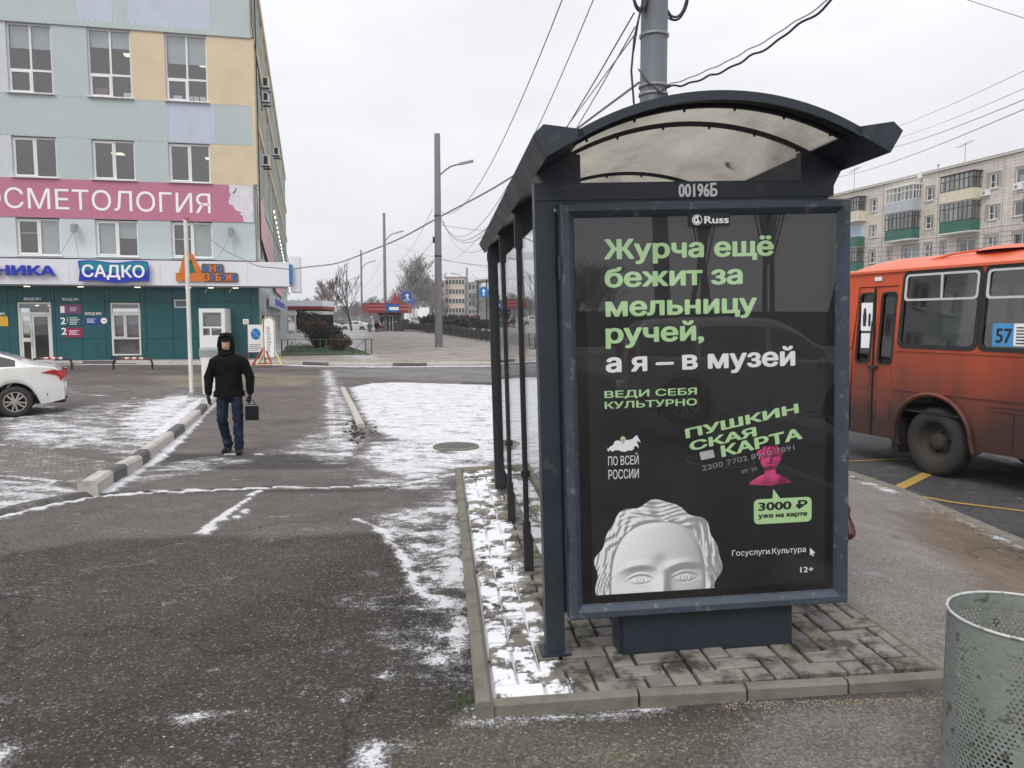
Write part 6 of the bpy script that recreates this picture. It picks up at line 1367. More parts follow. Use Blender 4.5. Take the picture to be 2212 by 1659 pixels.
plate('walking_figure',[(-.1,.5),(.0,.85),(-.2,.95),(-.1,1.15),(.1,1.2),(.3,.95),(.1,.95),(.25,.5),(.1,.5),(.05,.75),(-.02,.5)],[],.02,M['pwhite'],o,lambda u,v,w:(u,-.012-w,v)); MB().bx(-.5,.5,-.02,-.002,.36,.42).build('sign_line',M['pwhite'],o)
q=atY(876,712,98); o=thing('litter_bin_far','dark litter bin beside the kiosk right corner','litter bin',(q[0],98,q[2])); MB().bev(-.45,.45,-.3,.3,.2,1.3,.1).build('body',M['dark'],o); MB().bx(-.5,.5,-.2,.2,0,.2).build('base',M['dark'],o)

# ================================================= RAILING AND THE UNDERPASS BEHIND
RP=[atY(872,713,108),atY(925,718,88),atY(975,726,73),atY(1062,740,60),atY(1150,757,50)]
rl=thing('railing','long black metal railing along the far side of the empty pavement','railing')
rail=MB(); cnt=0
for (a,b) in zip(RP[:-1],RP[1:]):
    a=Vector(a); b=Vector(b); L=(b-a).length; n=max(1,round(L/1.5))
    for zz in (.98,.86,.20): rail.bar(a+Vector((0,0,zz)),b+Vector((0,0,zz)),.05,.05)
    for k in range(n+1):
        p=a.lerp(b,k/n)
        if cnt<60: MB().bx(-.035,.035,-.035,.035,0,1.0).build('post',M['dark'],rl,loc=p); cnt+=1
    for k in range(int(L/.14)):
        p=a.lerp(b,k*.14/L)
        if True: rail.bx(p.x-.01,p.x+.01,p.y-.01,p.y+.01,p.z+.2,p.z+.88)
tag(rail.build('railing_bars',M['dark'],rl,fixn=False),kind='stuff')
MB().bar(Vector(RP[0])+Vector((.6,.8,.5)),Vector(RP[-1])+Vector((.6,.8,.5)),.2,.75).build('underpass_parapet',mat('dark_parapet',(.05,.05,.052),.8)).__setitem__('label','dark concrete parapet of the underpass behind the black railing'); bpy.data.objects['underpass_parapet']['category']='wall'
tag(MB().bar(Vector(RP[0])+Vector((2,3,.0)),Vector(RP[-1])+Vector((2,2,.0)),.5,.5).build('snow_ledge',M['snow']),'strip of snow lying behind the underpass parapet','snow',kind='stuff')
# glass underpass pavilion
q=atY(1080,690,75); pvn=thing('glass_pavilion','grey glass walled metro pavilion just left of the shelter beyond the railing','pavilion',(q[0],75,q[2]),R(-4))
for k in range(9): MB().bx(-2.2+k*.85,-2.08+k*.85,-.05,.05,0,3.7+.07*k).build('mullion',M['dark'],pvn)
for k in range(8): MB().add([(-2.08+k*.85,0,.3),(-1.35+k*.85,0,.3),(-1.35+k*.85,0,3.5+.07*k),(-2.08+k*.85,0,3.5+.07*k)],[(0,1,2,3)]).build('pane',M['glass'],pvn)
MB().prism([(-2.4,3.65),(4.9,4.3),(4.9,4.45),(-2.4,3.8)],lambda u,v,w:(u,w,v),-.4,3.5).build('roof',M['galv'],pvn); MB().bx(-2.2,4.9,2.6,2.7,0,.9).build('back_wall',M['galv'],pvn)
q=atY(1045,690,60); o=thing('round_road_sign','round blue road sign with white arrow above the glass pavilion','road sign',(q[0],60,q[2])); t=atY(1045,631,60); MB().tube((0,.04,0),(0,.04,t[2]-q[2]+.2),.035,n=8).build('post',M['galv'],o); MB().lathe([(.001,0),(.40,0),(.40,.03),(.001,.03)],24,(0,-.01,t[2]-q[2]),'y').build('disc',mat('sign_blue',(.01,.17,.50),.4),o)
zc_=t[2]-q[2]; plate('arrow',[(-.05,zc_-.27),(.05,zc_-.27),(.05,zc_+.05),(.15,zc_+.05),(0,zc_+.27),(-.15,zc_+.05),(-.05,zc_+.05)],[],.006,M['pwhite'],o,lambda u,v,w:(u,-.013-w,v))
for px,py0,py1,Yd,m,lb in ((917,690,664,115,'pwhite','white board sign on a post right behind the lone lamp post'),(912,697,668,120,'pwhite','small pale sign left of the lone lamp post'),(868,700,672,118,'pwhite','pale road sign on a post just right of the kiosk'),(886,690,645,130,'kblue','small blue sign hanging far away over the road right of the kiosk')):
    a=atY(px,py0+15,Yd); b=atY(px,py1,Yd); o=thing('road_sign',lb,'road sign',(a[0],Yd,a[2])); h=b[2]-a[2]; MB().tube((0,.06,0),(0,.06,h),.05,n=6).build('post',M['galv'],o); MB().bx(-.7,.7,0,.05,h-1.2,h).build('panel',M[m],o)
q=atY(852,705,106)
# ================================================= FAR BUILDINGS
M['pinkw']=mat('pink_plaster',(.46,.30,.28),.9,var=.06); M['creamw']=mat('cream_plaster',(.56,.47,.36),.9,var=.06); M['greyw']=mat('pale_grey_plaster',(.44,.44,.45),.9,var=.06)
def block(label,x0,x1,pt,Yd,m,nfl,nb,roof='hip',pb=700,grp=None,dpt=14):
    a=atY(x0,pb,Yd); b=atY(x1,pb,Yd); t=atY(x0,pt,Yd); w_=b[0]-a[0]; h=t[2]-a[2]
    o=thing('far_building',label,'building',(a[0],Yd,a[2]),0,grp); MB().bx(0,w_,0,dpt,-1,h).build('wall',m,o)
    if roof=='hip': MB().add([(-.4,-.4,h),(w_+.4,-.4,h),(w_+.4,dpt,h),(-.4,dpt,h),(2,dpt/2,h+2.6),(w_-2,dpt/2,h+2.6)],[(0,1,5,4),(1,2,5),(2,3,4,5),(3,0,4),(0,3,2,1)]).build('roof',mat('snowy_roof',(.5,.5,.52),.8),o)
    else: MB().bx(-.2,w_+.2,-.2,dpt,h,h+.4).build('roof',M['galv'],o)
    for i in range(nb):
        for j in range(nfl):
            x_=w_*(i+.5)/nb; z_=h*(j+.45)/nfl
            f=MB().bx(x_-.42,x_+.42,-.06,-.0,z_-.7,z_+.7).build('window',M['white_old'],o); MB().bx(x_-.33,x_+.33,-.09,-.061,z_-.62,z_+.62).build('pane',M['glass_dark'] if False else M['room'],f)
    return o
o=block('pink and cream far apartment house with small dormers, right of the lone lamp post',963,1004,598,210,M['creamw'],5,6)
block('pale green grey far house wing right of the cream apartment house',1005,1034,610,212,M['greyw'],5,4)
block('pink far house wing left of the cream apartment house',944,962,606,208,M['pinkw'],5,2)
block('low red brown far pavilion in front of the cream apartment house',958,1030,680,190,M['redroof'],1,3,'flat',pb=694)
block('low grey blue far building behind the parked cars',732,776,664,230,M['greyw'],2,6,'flat',pb=703)
block('long low far block seen through the shelter glass',1062,1180,650,240,M['greyw'],4,12,'flat',pb=703)
# brown canopy with snow beside the clinic
q=atY(696,712,96); cn=thing('car_port','long low brown canopy with snow on top beside the clinic side wall','canopy',(q[0],96,q[2]))
wz=(atY(696,646,96)[2]-q[2]); wl_=q[0]-atY(618,712,96)[0]
MB().bx(-wl_-1,.4,-1,5,wz-1.3,wz-.9).build('roof_slab',M['redroof'],cn); MB().bx(-wl_-1,.4,-1.02,5,wz-.9,wz-.2).build('snow_cover',M['snow'],cn); MB().bx(-wl_-1,.4,-.9,4.8,wz-1.9,wz-1.5).build('fascia_board',M['white_old'],cn)
for k in range(3): MB().bx(-.3-k*2.6,-.1-k*2.6,-.6,-.4,0,wz-1.3).build('post',M['dark'],cn)
MB().bx(-wl_,.3,4.8,4.9,0,wz-1.3).build('back_wall',M['dark'],cn)

# ================================================= TREES
M['bark']=mat('bare_bark',(.085,.075,.068),.9,var=.25); M['barkhaze']=mat('hazed_bark',(.24,.225,.22),.9,var=.15); M['barkr']=mat('reddish_twigs',(.24,.17,.165),.9,var=.2); M['twigd']=mat('dark_twigs',(.035,.022,.02),.9)  # bark of the far belt is lightened in its colour to imitate haze
def bare_tree_mesh(seed,h,spread,levels,nb,m,r0=.16,tw=.02,upr=.5):
    r=random.Random(seed); tr=MB(); cr=MB()
    def grow(p,d,L,rad,lev):
        n=3; pts=[p]; rs=[rad]; q=p; dd=d
        for i in range(n):
            dd=(dd+Vector((r.gauss(0,.13),r.gauss(0,.13),r.gauss(0,.06)+.05*upr))).normalized(); q=q+dd*L/n; pts.append(q); rs.append(max(rad*(1-.75*(i+1)/n),tw*.5))
        (tr if lev==0 else cr).path(pts,rs,6 if lev==0 else (4 if lev<2 else 3),cap=False)
        if lev>=levels: return
        k=nb[lev]
        for i in range(k):
            t=.25+.75*(i+r.random())/k; idx=min(n-1,int(t*n)); b=pts[idx].lerp(pts[idx+1],t*n-idx if t*n-idx<1 else 1)
            a=r.uniform(0,6.28); sp=spread*(1.1-.35*t); nd=(dd*(1-.35*sp)+Vector((math.cos(a)*sp,math.sin(a)*sp,upr*.5))).normalized()
            grow(b,nd,L*r.uniform(.42,.62)*(1.15-.45*t),max(rad*(1-.7*t)*.55,tw),lev+1)
    grow(Vector((0,0,-.2)),Vector((0,0,1)),h,r0,0)
    return tr,cr
def make_tree(label,loc,seed,h,spread,nb,m,tw=.03,upr=.5,grp=None,r0=.18,levels=3,nm='bare_tree'):
    o=thing(nm,label,'tree',loc,0,grp); tr,cr=bare_tree_mesh(seed,h,spread,levels,nb,m,r0,tw,upr); tr.build('trunk',m,o,fixn=False); cr.build('crown',m,o,fixn=False); return o
def ppos(px,pb,Yd): 
    a=atY(px,pb,Yd); return a
T1=make_tree('bushy bare tree just right of the kiosk, lowest of the grey tree belt',ppos(893,700,150),3,9.5,.75,(16,9,6),M['barkhaze'],.055,grp='bare trees of the far tree belt')
T2=make_tree('tall bare tree in the grey belt left of the lone lamp post',ppos(925,700,155),5,9.8,.7,(17,9,6),M['barkhaze'],.055,grp='bare trees of the far tree belt')
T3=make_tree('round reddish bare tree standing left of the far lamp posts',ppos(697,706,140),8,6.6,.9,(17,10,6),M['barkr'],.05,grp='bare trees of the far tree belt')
rr=random.Random(5)
def far(src,px,Yd,sc,lb,rz=None): 
    a=atY(px,702,Yd); return dup(src,a,rr.uniform(0,6.2) if rz is None else rz,lb,'bare trees of the far tree belt',(sc*.9,sc*.9,sc*.66))
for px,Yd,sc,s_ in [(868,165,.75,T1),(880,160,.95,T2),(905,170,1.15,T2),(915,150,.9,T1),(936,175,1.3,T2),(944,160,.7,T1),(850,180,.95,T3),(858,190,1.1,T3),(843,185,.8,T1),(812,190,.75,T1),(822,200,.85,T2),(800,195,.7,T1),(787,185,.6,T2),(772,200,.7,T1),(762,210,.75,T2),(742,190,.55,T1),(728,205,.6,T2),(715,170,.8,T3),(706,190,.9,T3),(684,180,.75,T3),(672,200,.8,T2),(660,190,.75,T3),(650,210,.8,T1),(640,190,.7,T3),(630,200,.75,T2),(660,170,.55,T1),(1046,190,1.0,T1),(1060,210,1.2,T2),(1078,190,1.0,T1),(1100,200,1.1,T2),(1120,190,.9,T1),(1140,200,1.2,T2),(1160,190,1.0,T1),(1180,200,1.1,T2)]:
    far(s_,px,Yd,sc,{'T1':'','T2':''}.get('x','leafless tree of the grey belt that closes the view behind the far pavement'))
# slim tree by the lamp post near the white sedan
T4=make_tree('slender dark bare tree leaning by the white sedan left of the kiosk',ppos(760,713,104),12,6.6,.5,(11,6,4),M['twigd'],.03,.6,None,.14)
# dark far hedge mass and wooded ridge
hm=MB()
for k in range(5200):
    px=rnd.choice([rnd.uniform(618,760),rnd.uniform(760,960),rnd.uniform(945,1190)]); Yd=rnd.uniform(215,250); top=695-22*(noise.noise(Vector((px*.03,0,1)))+.9)-(14 if px<700 else 6); a=atY(px,rnd.uniform(top,703),Yd); s_=rnd.uniform(.6,1.6)
    d1=Vector((rnd.gauss(0,1),rnd.gauss(0,1),rnd.gauss(0,1.6))).normalized()*s_; d2=Vector((rnd.gauss(0,1),rnd.gauss(0,1),rnd.gauss(0,1))).normalized()*s_*.35; a=Vector(a); hm.add([a,a+d1,a+d2],[(0,1,2)])
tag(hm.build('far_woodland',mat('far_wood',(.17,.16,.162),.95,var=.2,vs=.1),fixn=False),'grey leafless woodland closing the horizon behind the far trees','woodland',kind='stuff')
# dark hedge strip on the embankment right of the lone post
hb=MB(); 
for k in range(2600):
    px=rnd.uniform(915,1075); Yd=rnd.uniform(92,97); a=Vector(atY(px,rnd.uniform(690,702),Yd)); s_=.35; hb.add([a,a+Vector((rnd.gauss(0,s_),rnd.gauss(0,s_),rnd.gauss(0,s_))),a+Vector((rnd.gauss(0,s_),rnd.gauss(0,s_),rnd.gauss(0,s_)))],[(0,1,2)])
o=hb.build('far_hedge',mat('dark_hedge',(.035,.035,.036),.95),fixn=False); tag(o,'long low dark hedge on the bank behind the railing','hedge',kind='stuff')
# poplars behind the viewpoint, seen as reflections
PO=make_tree('tall upright bare poplar behind the viewpoint, mirrored in the poster glass',(27,-58,.2),21,24,.26,(30,11,6),M['bark'],.04,2.6,'poplars mirrored in the poster glass',.26)
for x_,y_,sc in ((30.5,-60,1.1),(34,-57,1.0),(37,-61,1.05),(40.5,-58,1.15),(32,-66,.95),(44,-60,1.1)): dup(PO,(x_,y_,.2),rr.uniform(0,6),'tall upright bare poplar behind the viewpoint, mirrored in the poster glass','poplars mirrored in the poster glass',sc)
for x_ in (9,14,18.5,22,24): dup(T1,(x_,-75,.2),rr.uniform(0,6),'bushy bare tree behind the viewpoint, mirrored low in the poster glass','bushy trees mirrored in the poster glass',(.8,.8,.6))
mp2=pole('mast','dark slanting mast behind the viewpoint mirrored in the upper poster glass',7.2,-13,.3,14,.22,.18,M['polem'],'mast'); mp2.rotation_euler=(0,R(-3),0); tag(MB().bx(-60,4.9,-46,-14,.3,.39).build('rear_pavement',M['asphalt_lt']),kind='structure')
tag(MB().bar((4,-40,1.4),(40,-38,1.4),.3,2.2).build('street_wall',M['dark']),'long dark wall behind the viewpoint mirrored in the poster glass','wall')

# ================================================= LAWN, SHRUBS, LOW FENCE
def gpz(px,py,z=.2): return Vector(atZ(px,py,z))
lw=MB(); gl=[gpz(608,765),gpz(800,763),gpz(756,748),gpz(716,735),gpz(688,722),gpz(634,722),gpz(622,738)]
o=MB().prism([(p.x,p.y) for p in gl],lambda u,v,w:(u,v,w),.10,.17).build('lawn',mat('dull_lawn',(.055,.085,.03),.95,var=.4,vs=1.5,dirt=((.5,.52,.5),1.1,.58,.68,.6))); tag(o,kind='structure')
gm=MB(); P_=[(p.x,p.y) for p in gl]
for k in range(9000):
    x_=rnd.uniform(min(p[0] for p in P_),max(p[0] for p in P_)); y_=rnd.uniform(42,60 if k%3 else 100)
    if sdist(np.array([x_]),np.array([y_]),P_)[0]<.05: continue
    h_=rnd.uniform(.04,.12); w_=.03; t_=rnd.uniform(0,6.3); gm.add([(x_-w_*math.cos(t_),y_-w_*math.sin(t_),.17),(x_+w_*math.cos(t_),y_+w_*math.sin(t_),.17),(x_+rnd.gauss(0,.03),y_,.17+h_)],[(0,1,2)])
tag(gm.build('lawn_grass',M['grass'],fixn=False),'dull green lawn grass dusted with snow beside the clinic','grass',kind='stuff')
def shrub(label,px,pb,Yd,wpx,hpx,m,seed,leafy=True,n=2600,grp='shrubs on the lawn'):
    b=Vector(atY(px,pb,Yd)); k=Yd/F; w_=wpx*k; h_=hpx*k; r=random.Random(seed); o=thing('shrub',label,'shrub',b,0,grp)
    st=MB()
    for i in range(26):
        a=r.uniform(0,6.28); rr_=r.random()**.5*w_*.45; st.path([(rr_*.2*math.cos(a),rr_*.2*math.sin(a),-.05),(rr_*.7*math.cos(a),rr_*.7*math.sin(a),h_*.5),(rr_*math.cos(a),rr_*math.sin(a),h_*r.uniform(.75,1.05))],[.02,.014,.006],4)
    st.build('stems',M['twigd'],o,fixn=False); lf_=MB()
    lob=[(r.uniform(-.36,.36)*w_,r.uniform(-.3,.3)*w_,r.uniform(.3,.72)*h_,r.uniform(.2,.32)) for _ in range(11)]
    for i in range(n):
        L_=lob[r.randrange(11)]; v=Vector((r.gauss(0,1),r.gauss(0,1),r.gauss(0,1))).normalized()*(r.random()**.4); p=Vector((L_[0]+v.x*L_[3]*w_,L_[1]+v.y*L_[3]*w_,max(.03,L_[2]+v.z*L_[3]*h_*1.2))); s_=.035*Yd/45
        d1=Vector((r.gauss(0,s_),r.gauss(0,s_),r.gauss(0,s_))); d2=Vector((r.gauss(0,s_),r.gauss(0,s_),r.gauss(0,s_))); lf_.add([p-d1,p+d2,p+d1,p-d2] if i%2 else [p,p+d1*1.6,p+d2*1.6],[(0,1,2,3)] if i%2 else [(0,1,2)],r.randrange(2))
    lf_.build('foliage',m,o,fixn=False); return o
L1=mat('dark_shrub_leaf',(.022,.020,.014),.9); L2=mat('brown_shrub_leaf',(.050,.038,.022),.9); L3=mat('gold_brown_leaf',(.16,.11,.05),.9); L4=mat('red_brown_leaf',(.12,.055,.035),.9)
shrub('dark rounded shrub at the left of the lawn row',690,752,50,70,48,[L1,L2],1,n=4200); shrub('dark shrub in the middle of the lawn row',712,742,56,60,40,[L1,L2],2,n=3600); shrub('golden brown clipped shrub at the right end of the lawn row',731,759,46,56,38,[L3,L2],3,n=4200); shrub('large dark shrub at the back of the lawn near the clinic',672,722,74,56,42,[L1,L4],4,n=3600); shrub('reddish leafless shrub standing by the brown canopy',664,705,88,46,34,[L1,M['twigd']],5,n=2400)
fn_=thing('low_fence','low green tube fence along the front edge of the lawn','fence'); A_=[gpz(609,766,.12),gpz(705,765,.12),gpz(758,764.5,.12),gpz(803,764,.12)]
for i,p in enumerate([A_[0],gpz(622,766,.12),gpz(692,765,.12),gpz(705,765,.12),gpz(790,764,.12),A_[3]]): MB().bx(-.03,.03,-.03,.03,0,.83).build('post',M['polem'] if i in(1,) else mat('green_fence_paint',(.05,.12,.09),.6) if i==0 else bpy.data.materials['green_fence_paint'],fn_,loc=p)
gf=bpy.data.materials['green_fence_paint']
for z_ in (.80,.16): MB().bar(A_[0]+Vector((0,0,z_)),A_[3]+Vector((0,0,z_)),.03,.03).build('rail',gf,fn_)
MB().bar(A_[2]+Vector((.1,0,.16)),gpz(790,764,.12)+Vector((0,0,.80)),.025,.025).build('brace',gf,fn_)
# ================================================= SIGNS, BARRIER, HOOPS
def sline(mb,x0,x1,z0,z1,n,y):
    h=(z1-z0)/n
    for k in range(n): mb.bx(x0,x0+(x1-x0)*rnd.uniform(.6,1),y-.004,y,z0+h*k+h*.25,z0+h*k+h*.7)
q=atZ(*z2(1780,945),.1); ns=thing('no_parking_board','white no parking notice board on a red folding stand by the kerb','sign',(q[0],q[1],.1),R(10))
Nk=q[1]/F; X_=lambda px:(z2(px,0)[0]-z2(1780,0)[0])*Nk; Zz=lambda py:(z2(0,945)[1]-z2(0,py)[1])*Nk
bd=MB().bx(X_(1730),X_(1832),-.02,.02,Zz(858),Zz(668)).build('board',M['white'],ns); cxs,czs,rs_=X_(1783),Zz(733),(z2(1815,0)[0]-z2(1783,0)[0])*Nk
el=lambda s_,y_:[(cxs+rs_*s_*math.cos(a),czs+rs_*s_*1.25*math.sin(a)) for a in np.linspace(0,6.283,28)[:-1]]
plate('sign_disc',el(1,0),[],.006,mat('notice_blue',(.02,.17,.42),.5),bd,lambda u,v,w:(u,-.022-w,v)); MB().bar((cxs-rs_*.85,-.032,czs+rs_*.85),(cxs+rs_*.85,-.032,czs-rs_*.85),.006,.16*rs_*2,up=(0,1,0)).build('slash',M['pwhite'],bd)
s_=MB(); sline(s_,X_(1740),X_(1822),Zz(850),Zz(800),4,-.021); s_.build('small_print',M['galv'],bd)
MB().bx(X_(1727),X_(1731),-.03,.03,.1,Zz(665)).build('side_post',M['redp'],ns); sm=MB().bx(X_(1702),X_(1738),-.03,-.0,Zz(665),Zz(630)).build('small_sign',M['pwhite'],ns); MB().lathe([(.05,0),(.07,0),(.07,-.01),(.05,-.01)],16,(X_(1720),-.034,Zz(648)),'y').build('prohibition_ring',M['redp'],sm)
st=MB()
for a,b in (((-.3,-.35,0),(.15,0,.75)),((.5,-.35,0),(.15,0,.75)),((.1,.5,0),(.15,0,.75)),((-.3,-.35,.02),(.5,-.35,.02)),((-.3,-.35,.02),(.1,.5,.02)),((.5,-.35,.02),(.1,.5,.02))): MB().bar((a[0]+.2,a[1],a[2]),(b[0]+.2,b[1],b[2]),.05,.05).build('stand_leg',M['redp'],ns)
q=atZ(*z2(1875,945),.1); ys_=thing('info_board','tall rounded white information board in a yellow frame on the pavement corner','sign',(q[0],q[1],.1),R(10)); Nk=q[1]/F; X_=lambda px:(z2(px,0)[0]-z2(1870,0)[0])*Nk; Zz=lambda py:(z2(0,945)[1]-z2(0,py)[1])*Nk
xa,xb_,za,zb_=X_(1838),X_(1902),Zz(895),Zz(622); rad=(xb_-xa)/2
ol=[(xa,za),(xb_,za)]+[(xa+rad+rad*math.cos(R(a)),zb_-rad+rad*math.sin(R(a))) for a in range(0,181,15)]
plate('board',ol,[],.03,M['pwhite'],ys_); s_=MB(); sline(s_,xa+.1,xb_-.1,za+.2,zb_-.35,17,-.001); s_.build('small_print',M['galv'],ys_); s_=MB(); sline(s_,xa+.2,xb_-.2,zb_-.35,zb_-.1,2,-.001); s_.build('red_print',M['redp'],ys_)
MB().path([(xa-.05,.01,.2),(xa-.05,.01,zb_-rad)]+[(xa+rad-(rad+.05)*math.cos(R(a)),.01,zb_-rad+(rad+.05)*math.sin(R(a))) for a in range(0,181,15)]+[(xb_+.05,.01,.2)],.018,6).build('frame',M['yellow'],ys_)
for a,b in (((xa-.3,-.4,0),(xa-.05,0,.5)),((xb_+.35,-.4,0),(xb_+.05,0,.5)),((xa-.3,.4,0),(xa-.05,0,.5)),((xb_+.35,.4,0),(xb_+.05,0,.5)),((xa-.3,-.4,.03),(xb_+.35,-.4,.03))): MB().bar(a,b,.03,.03).build('stand_leg',M['yellow'],ys_)
# boom barrier: cabinet on the kerb and raised white boom
q=atZ(*z2(1440,1145),.0); bb_=thing('barrier_cabinet','grey topped white barrier cabinet standing right behind the walking man','barrier',(q[0]+.1,q[1],0),R(8))
MB().prism([(-.16,0),(.30,0),(.26,1.0),(-.18,1.0)],lambda u,v,w:(u,w,v),-.2,.2).build('housing',M['white'],bb_); MB().bev(-.22,.36,-.22,.22,1.0,1.24,.05).build('head',M['galv'],bb_); MB().lathe([(.001,-.06),(.11,-.05),(.11,.0)],16,(-.20,0,1.11),'x').build('hub_cap',M['galv'],bb_); MB().bx(.1,.3,-.21,-.2,.6,.62).build('lock_slot',M['dark'],bb_)
q=atZ(*z2(1332,1170),.0); tz=atY(*z2(1345,5),q[1])[2] if False else atY(418,475,q[1])[2]
bo_=thing('barrier_boom','slim white raised barrier boom standing upright in front of the clinic','barrier boom',(q[0],q[1],0)); MB().bx(-.035,.035,-.05,.05,.0,tz).build('boom',M['white_old'],bo_)
MB().bx(-.07,.07,-.07,.07,0,.12).build('foot',M['galv'],bo_); MB().bx(-.02,.08,-.03,.03,tz-.02,tz+.05).build('tip_cap',M['redp'],bo_)
def hoop(label,x0,x1):
    a=Vector(atZ(*z2(x0,980),0)); b=Vector(atZ(*z2(x1,980),0)); o=thing('parking_hoop',label,'parking hoop',a,math.atan2((b-a).y,(b-a).x),'low parking hoops by the clinic kerb'); L=(b-a).length; h=.45
    for u0,u1 in ((0,.15),(.85,1)):
        P=[(0,0,0),(0,0,h-.18),(.05,0,h-.05),(.18,0,h)]; P=[(p[0],0,p[2]) for p in P]+[(L*.22,0,h)]
        if u0>0: P=[(L-p[0],0,p[2]) for p in P]
        MB().path(P,.045,8).build('end_bend',M['dark'],o)
    n=6
    for k in range(n): MB().tube((L*.22+L*.56*k/n,0,h),(L*.22+L*.56*(k+1)/n,0,h),.046,n=8).build('stripe',M['redp'] if k%2==0 else M['white_old'],o)
hoop('low striped parking hoop in front of the ground floor window',790,1060); hoop('low striped parking hoop half hidden behind the white sedan',230,500)
#PART7
# ================================================= PEOPLE
def make_person(name_label,jm,lm,loc,rz=0,vox=.012,coat=0.,scale=1.,hood=True,group=None,hands='glove',skinm=None,fine=True):
    p=thing('person',name_label,'person',loc,rz,group); sk=skinm or M['skin']
    # skeleton (x right of picture, y away from viewer, z up); figure faces -y
    sL,sR=(-.205,.02,1.43),(.225,.02,1.425); eL,eR=(-.285,.03,1.15),(.305,.02,1.14); wL,wR=(-.285,-.03,.90),(.305,-.02,.895)
    hL,hR=(-.105,.02,.93),(.115,.02,.93); kL,kR=(-.105,-.03,.52),(.125,-.045,.53); aL,aR=(-.055,.10,.115),(.135,-.07,.10)
    hc=(-.015,-.01,1.635)
    body=[((0,.02,.97),(0,.02,1.12),.12,.13,(1.0,.75,1)),((0,.02,1.12),(0,.02,1.34),.135,.135,(1.15,.75,1)),((0,.02,1.40),(sL[0]+.02,.02,1.355),.055,.048),((0,.02,1.40),(sR[0]-.02,.02,1.35),.055,.048),((0,.02,1.42),(-.01,.0,1.55),.062,.058),
      ((-.015,.005,1.60),(-.015,.0,1.665),.080,.088,(.88,1.05,1)),((-.015,-.035,1.565),(-.015,-.045,1.60),.048,.056),
      ((-.015,-.098,1.615),(-.015,-.092,1.645),.013,.008),((-.045,-.082,1.665),(.015,-.082,1.665),.012,.012),((-.035,-.083,1.575),(.005,-.083,1.575),.010,.010),
      ((-.100,.0,1.625),(-.100,.005,1.645),.014,.016),((.070,.0,1.625),(.070,.005,1.645),.014,.016),
      ((sL[0]+.02,.02,1.355),eL,.048,.042),(eL,wL,.042,.028),((sR[0]-.02,.02,1.35),eR,.048,.042),(eR,wR,.042,.028),((hL[0]*.8,hL[1],.90),kL,.068,.052),(kL,aL,.055,.038),((hR[0]*.8,hR[1],.90),kR,.068,.052),(kR,aR,.055,.038),
      ((aL[0],aL[1],.055),(aL[0]-.02,aL[1]-.11,.035),.028,.020),((aR[0],aR[1],.055),(aR[0]+.015,aR[1]-.12,.035),.028,.020)]
    # hands with five bent fingers each
    hand=[]
    for s,w,curl in ((-1,wL,.55),(1,wR,1.6)):
        pc=Vector((w[0],w[1]-.008,w[2]-.055)); hand.append((w,tuple(pc),.027,.036,(.62,1.05,1)))
        for k,(dy,L) in enumerate(((-.032,.068),(-.011,.078),(.010,.073),(.030,.058))):
            a=Vector((w[0],w[1]-.008+dy,w[2]-.082)); th=.12+.15*k*0; d=Vector((-s*math.sin(th),0,-math.cos(th))); b=a+d*L*.5; th2=th+curl*.8; c=b+Vector((-s*math.sin(th2),0,-math.cos(th2)))*L*.32; th3=th2+curl*.7; e=c+Vector((-s*math.sin(th3),0,-math.cos(th3)))*L*.26
            hand+= [(tuple(a),tuple(b),.0105,.010),(tuple(b),tuple(c),.010,.009),(tuple(c),tuple(e),.009,.008)]
        t0=Vector((w[0]-s*.012,w[1]-.035,w[2]-.035)); t1=t0+Vector((-s*.018,-.030,-.032)); t2=t1+Vector((-s*.012,-.006,-.030)); hand+=[(tuple(t0),tuple(t1),.013,.011),(tuple(t1),tuple(t2),.011,.009)]
    vb=vox
    if fine:
        blob('body',body+(hand if hands!='glove' else []),vb,sk,p,smooth_it=2)
        if hands=='glove':
            for sg in (-1,1): blob('glove',[(a,b,r0+.004,r1+.004)+tuple(x) for a,b,r0,r1,*x in hand if a[0]*sg>0],.006,M['leather'],p,smooth_it=2)
        for sx_ in (-.045,.015):
            e=MB().lathe([(.001,-.0075),(.0085,-.004),(.010,.002)],10,(sx_,-.086,1.648),'y').build('eye',M['pwhite'],p); MB().lathe([(.001,-.0030),(.0042,-.002),(.0045,0)],8,(sx_,-.0925,1.648),'y').build('iris',M['black'],e)
            MB().path([(sx_-.017,-.091,1.667),(sx_,-.097,1.671),(sx_+.017,-.091,1.667)],.0035,5).build('eyebrow',M['twigd'],p)
        MB().path([(-.036,-.0965,1.583),(-.015,-.1005,1.585),(.006,-.0965,1.583)],.0032,5).build('mouth',mat('lips',(.30,.12,.10),.5) if 'lips' not in bpy.data.materials else bpy.data.materials['lips'],p)
    else: blob('body',body,vb,sk,p,smooth_it=1)
    b0=.86-coat
    jk=[((0,.02,b0-.05),(0,.02,1.15),.168+coat*.06,.160,(1.22,.88,1)),((0,.02,1.15),(0,.02,1.36),.162,.155,(1.2,.85,1)),((-.04,.02,1.435),(sL[0]+.01,sL[1],1.375),.090,.074),((.04,.02,1.435),(sR[0]-.01,sR[1],1.37),.090,.074),((-.02,.01,1.47),(-.02,.0,1.53),.10,.085),
        ((sL[0]+.005,sL[1],1.37),eL,.074,.068),(eL,(wL[0],wL[1],wL[2]+.03),.070,.054),((sR[0]-.005,sR[1],1.365),eR,.074,.068),(eR,(wR[0],wR[1],wR[2]+.03),.070,.054),((-.12,.02,b0+.03),(.12,.02,b0+.03),.105,.105),((-.13,.02,b0-.02),(.13,.02,b0-.02),.10,.10,(1,1,1))]
    def quilt(c,n): 
        c=c+n*(.0009*math.sin(c.z*95)+.007*noise.noise(c*11)); c.z=max(c.z,b0-.005+.006*math.sin(c.x*14)); return c
